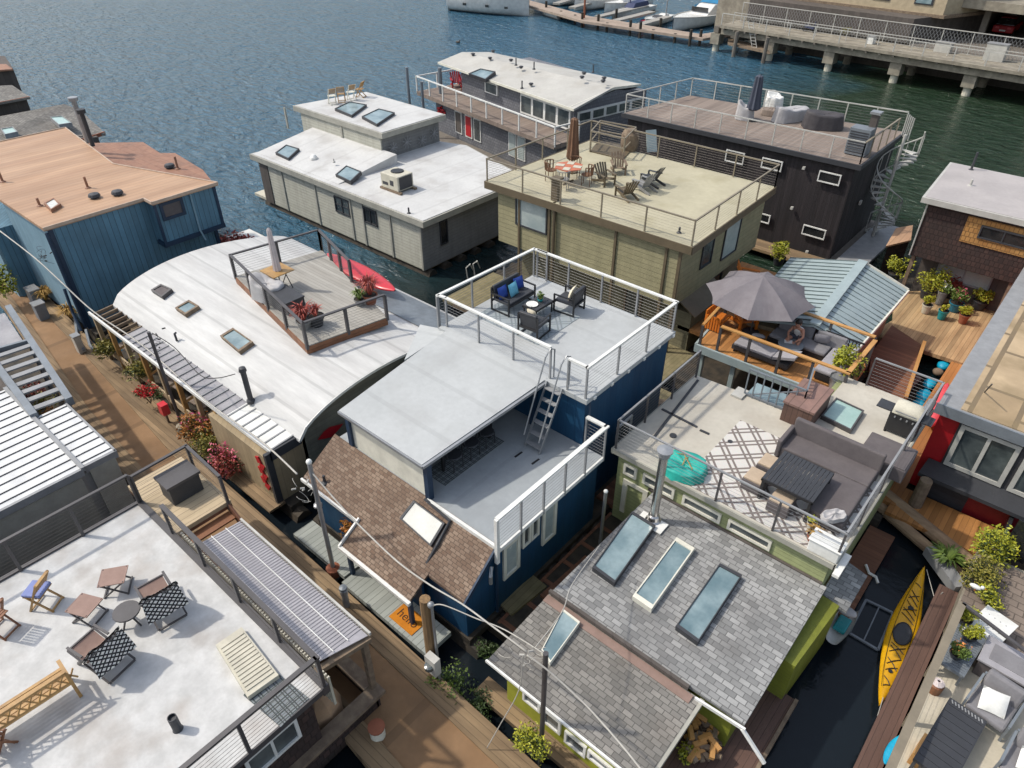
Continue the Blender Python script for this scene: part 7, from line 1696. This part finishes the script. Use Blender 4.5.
for u_ in (.2,4.0,-3.6,-7.4):
    MB().bar(PP(u_,3.96,6.1),PP(u_+1.6,3.96,6.1),.08,1.3).build('window', G['charcoal'], bl); MB().bar(PP(u_+.15,3.9,6.1),PP(u_+1.45,3.9,6.1),.02,1.1).build('pane', G['glass_sky'], bl)
gr = T('parking_garage','dark open parking level with concrete columns right of the tan office','garage',PP(20,14,2.6))
MB().prism([PP(7.2,6)[:2],PP(40,4)[:2],PP(40,30)[:2],PP(9.8,30)[:2]],5.3,6.0).build('roof_slab', G['concrete'], gr)
MB().prism([PP(5.5,1.2)[:2],PP(40,1.0)[:2],PP(40,30)[:2],PP(9,30)[:2]],2.35,2.6).build('floor', G['concrete_dk'], gr)
MB().prism([PP(9,19)[:2],PP(40,19)[:2],PP(40,19.3)[:2],PP(9,19.3)[:2]],2.6,5.3).build('rear_wall', G['deep_brown'], gr)
for u_ in (9.2,13.2,17.5,22): MB().bar(PP(u_,8,2.6),PP(u_,8,5.3),.5).build('column', G['concrete_dk'], gr)
cr = T('red_car','red hatchback parked in the dark open garage','car',PP(12.0,11.5,2.6))
c0 = Vector(PP(9.8,13.5,2.6)); ORG[cr.name] = c0; cr.location = c0
def cb(w0,w1,y0,y1,z0,z1,ins=0): return MB().add([tuple(c0+Vector(q)) for q in ((-w0,y0,z0),(w0,y0,z0),(w0,y1,z0),(-w0,y1,z0),(-w1,y0+ins,z1),(w1,y0+ins,z1),(w1,y1-ins,z1),(-w1,y1-ins,z1))],[(3,2,1,0),(4,5,6,7),(0,1,5,4),(1,2,6,5),(2,3,7,6),(3,0,4,7)])
cb(.85,.88,-2,2,.25,.85,.05).build('body', G['pink'] if 0 else G['red'], cr, bevel=.08); cb(.8,.62,-1.5,.9,.85,1.4,.35).build('cabin', G['glass_dark'], cr, bevel=.05); cb(.64,.6,-1.1,.5,1.39,1.43).build('car_roof', G['red'], cr)
for s in (-1,1):
    MB().box(c0.x+s*.5-.15,c0.y-2.03,c0.z+.6,c0.x+s*.5+.15,c0.y-1.97,c0.z+.75).build('tail_light', G['coral'], cr)
    for q in (-1.25,1.3): MB().tube([(c0.x+s*.72,c0.y+q,c0.z+.31),(c0.x+s*.9,c0.y+q,c0.z+.31)],.31,14).build('wheel', G['rubber'], cr)
MB().box(c0.x-.25,c0.y-2.05,c0.z+.4,c0.x+.25,c0.y-2.02,c0.z+.52).build('licence_plate', G['white'], cr)
sh = T('concrete_shed','blotched pale concrete wall block at the left end of the far pier','shed',PP(-13,5,2.6))
MB().prism([PP(-15.5,3.2)[:2],PP(-11.6,3.0)[:2],PP(-11.2,9)[:2],PP(-15.5,9)[:2]],.4,5.6).build('wall', G['concrete'], sh)
for k,(u_,v_,l) in enumerate(((-3.5,.4,'small dark scooter standing on the far pier'),)):
    tt = T('scooter',l,'scooter',PP(u_,v_,2.6)); MB().tube([PP(u_-.5,v_,2.85),PP(u_-.5,v_+.08,2.85)],.28,12).tube([PP(u_+.5,v_,2.85),PP(u_+.5,v_+.08,2.85)],.28,12).build('wheels', G['rubber'], tt)
    MB().bar(PP(u_-.5,v_,3.1),PP(u_+.4,v_,3.0),.2,.25).bar(PP(u_+.4,v_,2.9),PP(u_+.45,v_,3.55),.08).build('body', G['navycanvas'], tt)
for u_,v_,w_,h_,l,m in ((2.9,-.6,.5,.6,'small white sign box on the far pier railing','white'),(8.7,.3,1.3,.75,'pale equipment cabinet on the far pier, left one','rail_white'),(12.8,.0,1.5,1.25,'taller pale equipment cabinet on the far pier, right one','rail_white')):
    tt = T('pier_cabinet',l,'cabinet',PP(u_,v_,2.6)); MB().obox(PP(u_,v_,2.6+h_/2),(w_,.7,h_),-.075).build('casing', G[m], tt, bevel=.02); MB().obox(PP(u_,v_,2.63+h_),(w_+.08,.78,.06),-.075).build('lid', G['rail_grey'], tt)
for u_ in (15.5,-.2): 
    q = PP(u_,1.2,2.6); bush('shrub','golden shrub behind the fence at the %s of the far pier'%('right' if u_>0 else 'middle'),'shrub',0,0,1,.5,'leaf_ol',10,.05,stem=False) if 0 else None
    tt = T('shrub','golden shrub on the far pier %s'%('near the right edge of the photo' if u_>0 else 'above the small white sign box'),'shrub',q); m_ = MB(); leaves(m_,(q[0],q[1],3.0),.5,220,.09,(1.5,1,.7)); m_.build('foliage', G['leaf_ol'], tt)
MB().bar(PP(-11,2.6,.8),PP(35,2.4,.8),.3,3.2).build('under_pier_shade_wall', G['concrete_dk'], t) if 0 else None
# lower timber platform with boarding ladder
t = T('timber_landing','low timber landing with a ladder under the left end of the pier','landing',(*W(750,49,1),0))
MB().prism([W(*p,1.1) for p in ((728,43),(770,52),(764,46),(728,38))],.9,1.1).build('platform', G['wood_old'], t)
for p in ((735,46),(765,52)): x,y = W(*p,1); MB().tube([(x,y,-1),(x,y,2.3)],.2,8).build('pile', G['concrete_dk'], t)
m_ = MB(); a = WV(752,47,1.1); b = PP(-8.6,-2.3,3.3)
for s in (0,.5): m_.bar(a+Vector((s,0,0)),Vector(b)+Vector((s,0,0)),.06)
for k in range(8): q = a.lerp(Vector(b),k/8); m_.bar(q,q+Vector((.5,0,0)),.05)
m_.build('ladder', G['rail_white'], t)
# ================================================================ MARINA DOCK AND BOATS
t = T('marina_dock','narrow pinkish timber dock with finger piers in the far marina','dock',(-50,76,0))
MB().prism([W(*p,.9) for p in ((520,3),(583,21),(703,38.5),(742,32),(735,29),(701,34),(589,16),(525,-1))],.65,.9).build('walkway', M('pinkish_dock_boards',(.36,.285,.225),(.29,.225,.175),rough=.85,pat='plankx',p=.2,groove=.4), t)
for a,b in (((598,17),(646,6)),((616,21),(652,12)),((572,8),(600,0)),((640,25),(668,17)),((556,4),(576,-2))): MB().bar(WV(*a,.8),WV(*b,.8),1.0,.22).build('finger_pier', G['deck_lt'], t)
for px,py in ((582,22),(585,10),(607,26),(630,30),(653,33),(675,37),(700,40),(598,24),(640,32),(690,40),(561,14),(575,18),(546,10),(722,36),(616,18),(660,28)):
    x,y = W(px,py,.6); MB().tube([(x,y,-1.2),(x,y,.95 if px%2 else 1.6)],.16,7).build('pile', G['float'], t)
x,y = W(584,18,.9); solo('tall_pile','tall thin reddish pole at the bend of the marina dock','pole',MB().tube([(x,y,-1),(x,y,3.6)],.12,7),G['terracotta'])
def boat(name,label,cat,p,q,bw,fb,z=0,m='gelcoat',parts=(),group=None):
    bw *= 1.15; fb *= 1.1
    """p stern, q bow on the water"""
    P,Q = Vector((*W(*p,z),0)),Vector((*W(*q,z),0)); L_ = (Q-P).length; d_ = (Q-P).normalized(); n_ = Vector((-d_.y,d_.x,0))
    t = T(name,label,cat,tuple(P.lerp(Q,.5)),group)
    def B(s,o,zz): return P+d_*(L_*s)+n_*(o*bw)+Vector((0,0,zz))
    def hw(s): return .5*min(1,(.86+.14*s/.3) if s<.3 else 1)*(1 if s<.5 else max(0.02,1-((s-.5)/.5)**2.3))
    mb = MB().grid(lambda u,v: B(u, hw(u)*(-math.cos(PI*v))*(1 if 0<v<1 else 1), fb*(1+.35*u*u)-(fb*(1+.35*u*u)+.12)*math.sin(PI*v)**.55),20,10)
    mb.grid(lambda u,v: B(u, hw(u)*(1-2*v), fb*(1+.35*u*u)-.03),20,2); mb.add([B(0,-hw(0),fb),B(0,hw(0),fb),B(0,hw(0)*.8,-.1),B(0,-hw(0)*.8,-.1)],[(0,1,2,3)])
    mb.build('hull', G[m], t, smooth=True)
    mb = MB()
    for s_ in (-1,1): mb.tube([B(k/16,s_*hw(k/16),fb*(1+.35*(k/16)**2)) for k in range(17)],.05,5)
    mb.build('gunwale', G['navycanvas' if m!='gelcoat' else 'rail_white'], t)
    def cabin(nm,s0,s1,o,z0,z1,mm,ins=.12,sl=.08):
        vs = [B(s0,-o,z0),B(s1,-o*.8,z0),B(s1,o*.8,z0),B(s0,o,z0),B(s0+sl*.3,-o+ins*.5,z1),B(s1-sl,-o*.8+ins*.5,z1),B(s1-sl,o*.8-ins*.5,z1),B(s0+sl*.3,o-ins*.5,z1)]
        MB().add(vs,[(3,2,1,0),(4,5,6,7),(0,1,5,4),(1,2,6,5),(2,3,7,6),(3,0,4,7)]).build(nm, G[mm], t, bevel=.04)
    for c in parts: cabin(*c)
    return t,B
t_,B_ = boat('motor_yacht','large white motor yacht cut by the top edge of the photo','yacht',(455,9),(529,16),4.2,1.6,parts=(('deckhouse',.1,.72,.38,1.6,3.4,'gelcoat',.1,.06),('flybridge',.15,.5,.3,3.4,4.6,'gelcoat',.1,.08)))
for s in (.18,.3,.42,.54,.64): MB().bar(B_(s,-.405,2.7),B_(s+.08,-.4,2.7),.06,.6).build('window', G['glass_dark'], t_)
for s in (.25,.55,.8): MB().bar(B_(s,-.505,1.1),B_(s+.04,-.5,1.1),.1,.25).build('porthole', G['glass_dark'], t_)
MB().tube([B_(.7+.03*k,-.47*max(.2,1-((.2+.03*k)/.5)**2.3),2.6+.02*k) for k in range(9)],.04,5).build('bow_rail', G['metal'], t_)
boat('dinghy','small white inflatable dinghy tied to the marina dock','dinghy',(562,19),(543,13.5),1.6,.5)
boat('blue_covered_boat','little boat under a blue tarpaulin at the dock piles','boat',(579,20.5),(568,16.5),1.3,.4,m='bluecanvas')
boat('sailboat','white sailboat with a green sail cover','sailboat',(612,6),(574,10.5),2.6,.9,parts=(('coachroof',.3,.7,.25,.9,1.3,'gelcoat'),('sail_cover',.15,.6,.1,1.9,2.3,'greencanvas')))
boat('sailboat','pale sailboat with its bow to the left at the top of the marina','sailboat',(582,3),(534,6),2.8,1.1,parts=(('coachroof',.3,.7,.25,1.1,1.5,'gelcoat'),))
boat('sailboat','white sailboat with a deep blue sail cover in the middle slip','sailboat',(646,5),(604,13.5),2.4,.8,parts=(('coachroof',.3,.7,.25,.8,1.15,'gelcoat'),('sail_cover',.2,.65,.1,1.6,2.1,'navycanvas')))
boat('runabout','grey open runabout with a dark canvas top','boat',(650,10),(612,20),1.9,.6,parts=(('canopy',.2,.6,.4,.9,1.4,'navycanvas'),))
boat('runabout','small white runabout with a red tub beside it','boat',(668,20),(645,27.5),1.8,.6,parts=(('windscreen',.45,.6,.35,.6,.95,'glass_dark'),('seat',.15,.35,.3,.5,.9,'gelcoat')))
boat('red_tub','tiny bright red skiff beside the white runabout','boat',(654,22),(640,26),1.1,.35,m='red')
t_,B_ = boat('cabin_cruiser','white cabin cruiser with a bright blue canvas top','cabin cruiser',(730,17),(672,32),3.4,1.0,parts=(('cabin',.12,.62,.4,1.1,2.1,'gelcoat',.1,.16),('canvas_top',.0,.42,.44,2.15,2.45,'bluecanvas',.1,.05)))
MB().bar(B_(.18,-.42,1.7),B_(.48,-.39,1.7),.05,.4).build('side_window', G['bluecanvas'], t_); MB().bar(B_(.58,-.28,1.7),B_(.58,.28,1.7),.08,.5).build('windscreen', G['glass_dark'], t_)
for s in (.1,.3): MB().tube([B_(s,0,2.4),B_(s-.05,.1,5.0)],.05,5).build('outrigger', G['rail_white'], t_)
boat('white_cruiser','second white cruiser half hidden behind the blue topped one','cabin cruiser',(745,10),(704,22),2.6,1.0,parts=(('cabin',.15,.6,.35,1.0,2.2,'gelcoat'),))
for px,py,l in ((588,2,'thin mast standing left in the far marina'),(630,6,'blue wrapped mast in the far marina'),(666,14,'thin dark post between the runabouts and the cruiser')):
    x,y = W(px,py,1.0); solo('mast',l,'mast',MB().tube([(x,y,.6),(x,y,6 if px!=666 else 3)],.07,6),G['navycanvas' if px==630 else 'rail_grey'])
solo('swimming_duck','tiny dark duck alone on the open water above the slate houseboat','duck',MB().ball((*W(458,42,.1),.1),.16,6,(1.8,1,.8)).ball((W(458,42,.1)[0]+.25,W(458,42,.1)[1],.28),.08,5),G['deep_brown'],smooth=True)
# ================================================================ groups of repeats
GRP = {'adirondack_chair':'adirondack chairs on the decks','folding_chair':'wooden folding chairs','patio_chair':'small patio chairs at tables','covered_furniture':'furniture under fabric covers','potted_plant':'potted plants',
 'shrub':'shrubs in the planters and gardens','ottoman':'tan topped ottomans','cushion':'loose cushions','sling_chair':'towelled sling deck chairs','patterned_towel':'patterned towels','sailboat':'sailboats in the marina','runabout':'small boats in the marina',
 'overhead_cable':'overhead cables','service_wire':'thin service wires','wire_tangle':'wire tangles at the poles','utility_pedestal':'utility cabinets','weeds':'weeds in the water gaps','ornamental_grass':'dry grass tufts','utility_pole':'service poles',
 'folding_stool':'folding stools','armchair':'black armchairs','garden_armchair':'grey patio armchairs','float_beam':'beams on the floats','closed_umbrella':'closed umbrellas','storage_box':'storage boxes','pier_cabinet':'cabinets on the pier','mast':'masts and posts in the marina','paddle_board':'paddle boards'}
for o in list(bpy.data.objects):
    if o.parent is None:
        k = o.name.split('.')[0]
        if k in GRP and not o.get('group'): o['group'] = GRP[k]
# ================================================================ CAMERA, SKY, SUN
cam = bpy.data.cameras.new('camera'); co = bpy.data.objects.new('camera', cam); COL.objects.link(co)
co.location = (0,0,CH); co.rotation_euler = (PI/2-CP, 0, CA); cam.sensor_width = 36; cam.lens = CF*36/1024; cam.clip_end = 3000; cam.clip_start = .1
SC.camera = co
SAZ, SEL = math.radians(32), math.radians(51)     # horizontal direction in which shadows fall; sun height
world = bpy.data.worlds.new('World'); SC.world = world; world.use_nodes = True
N = world.node_tree.nodes; Lk = world.node_tree.links; sky = N.new('ShaderNodeTexSky'); sky.sky_type = 'NISHITA'; sky.sun_disc = False
d = Vector((math.cos(SAZ)*math.cos(SEL), math.sin(SAZ)*math.cos(SEL), -math.sin(SEL)))
sky.sun_elevation = SEL; sky.sun_rotation = math.atan2(-d.x, -d.y)
sky.air_density = 1.2; sky.dust_density = 2.5; sky.ozone_density = 1.5
hs = N.new('ShaderNodeHueSaturation'); hs.inputs['Saturation'].default_value = .62; hs.inputs['Value'].default_value = 1.38; Lk.new(sky.outputs[0], hs.inputs['Color']); Lk.new(hs.outputs[0], N['Background'].inputs[0]); N['Background'].inputs[1].default_value = .15
sun = bpy.data.lights.new('sun','SUN'); sun.energy = 3.2; sun.angle = math.radians(1.5); sun.color = (1,.93,.82)
so = bpy.data.objects.new('sun', sun); COL.objects.link(so); so.rotation_euler = d.to_track_quat('-Z','Y').to_euler()
SC.view_settings.view_transform = 'Standard'; SC.view_settings.look = 'None'; SC.view_settings.exposure = 0
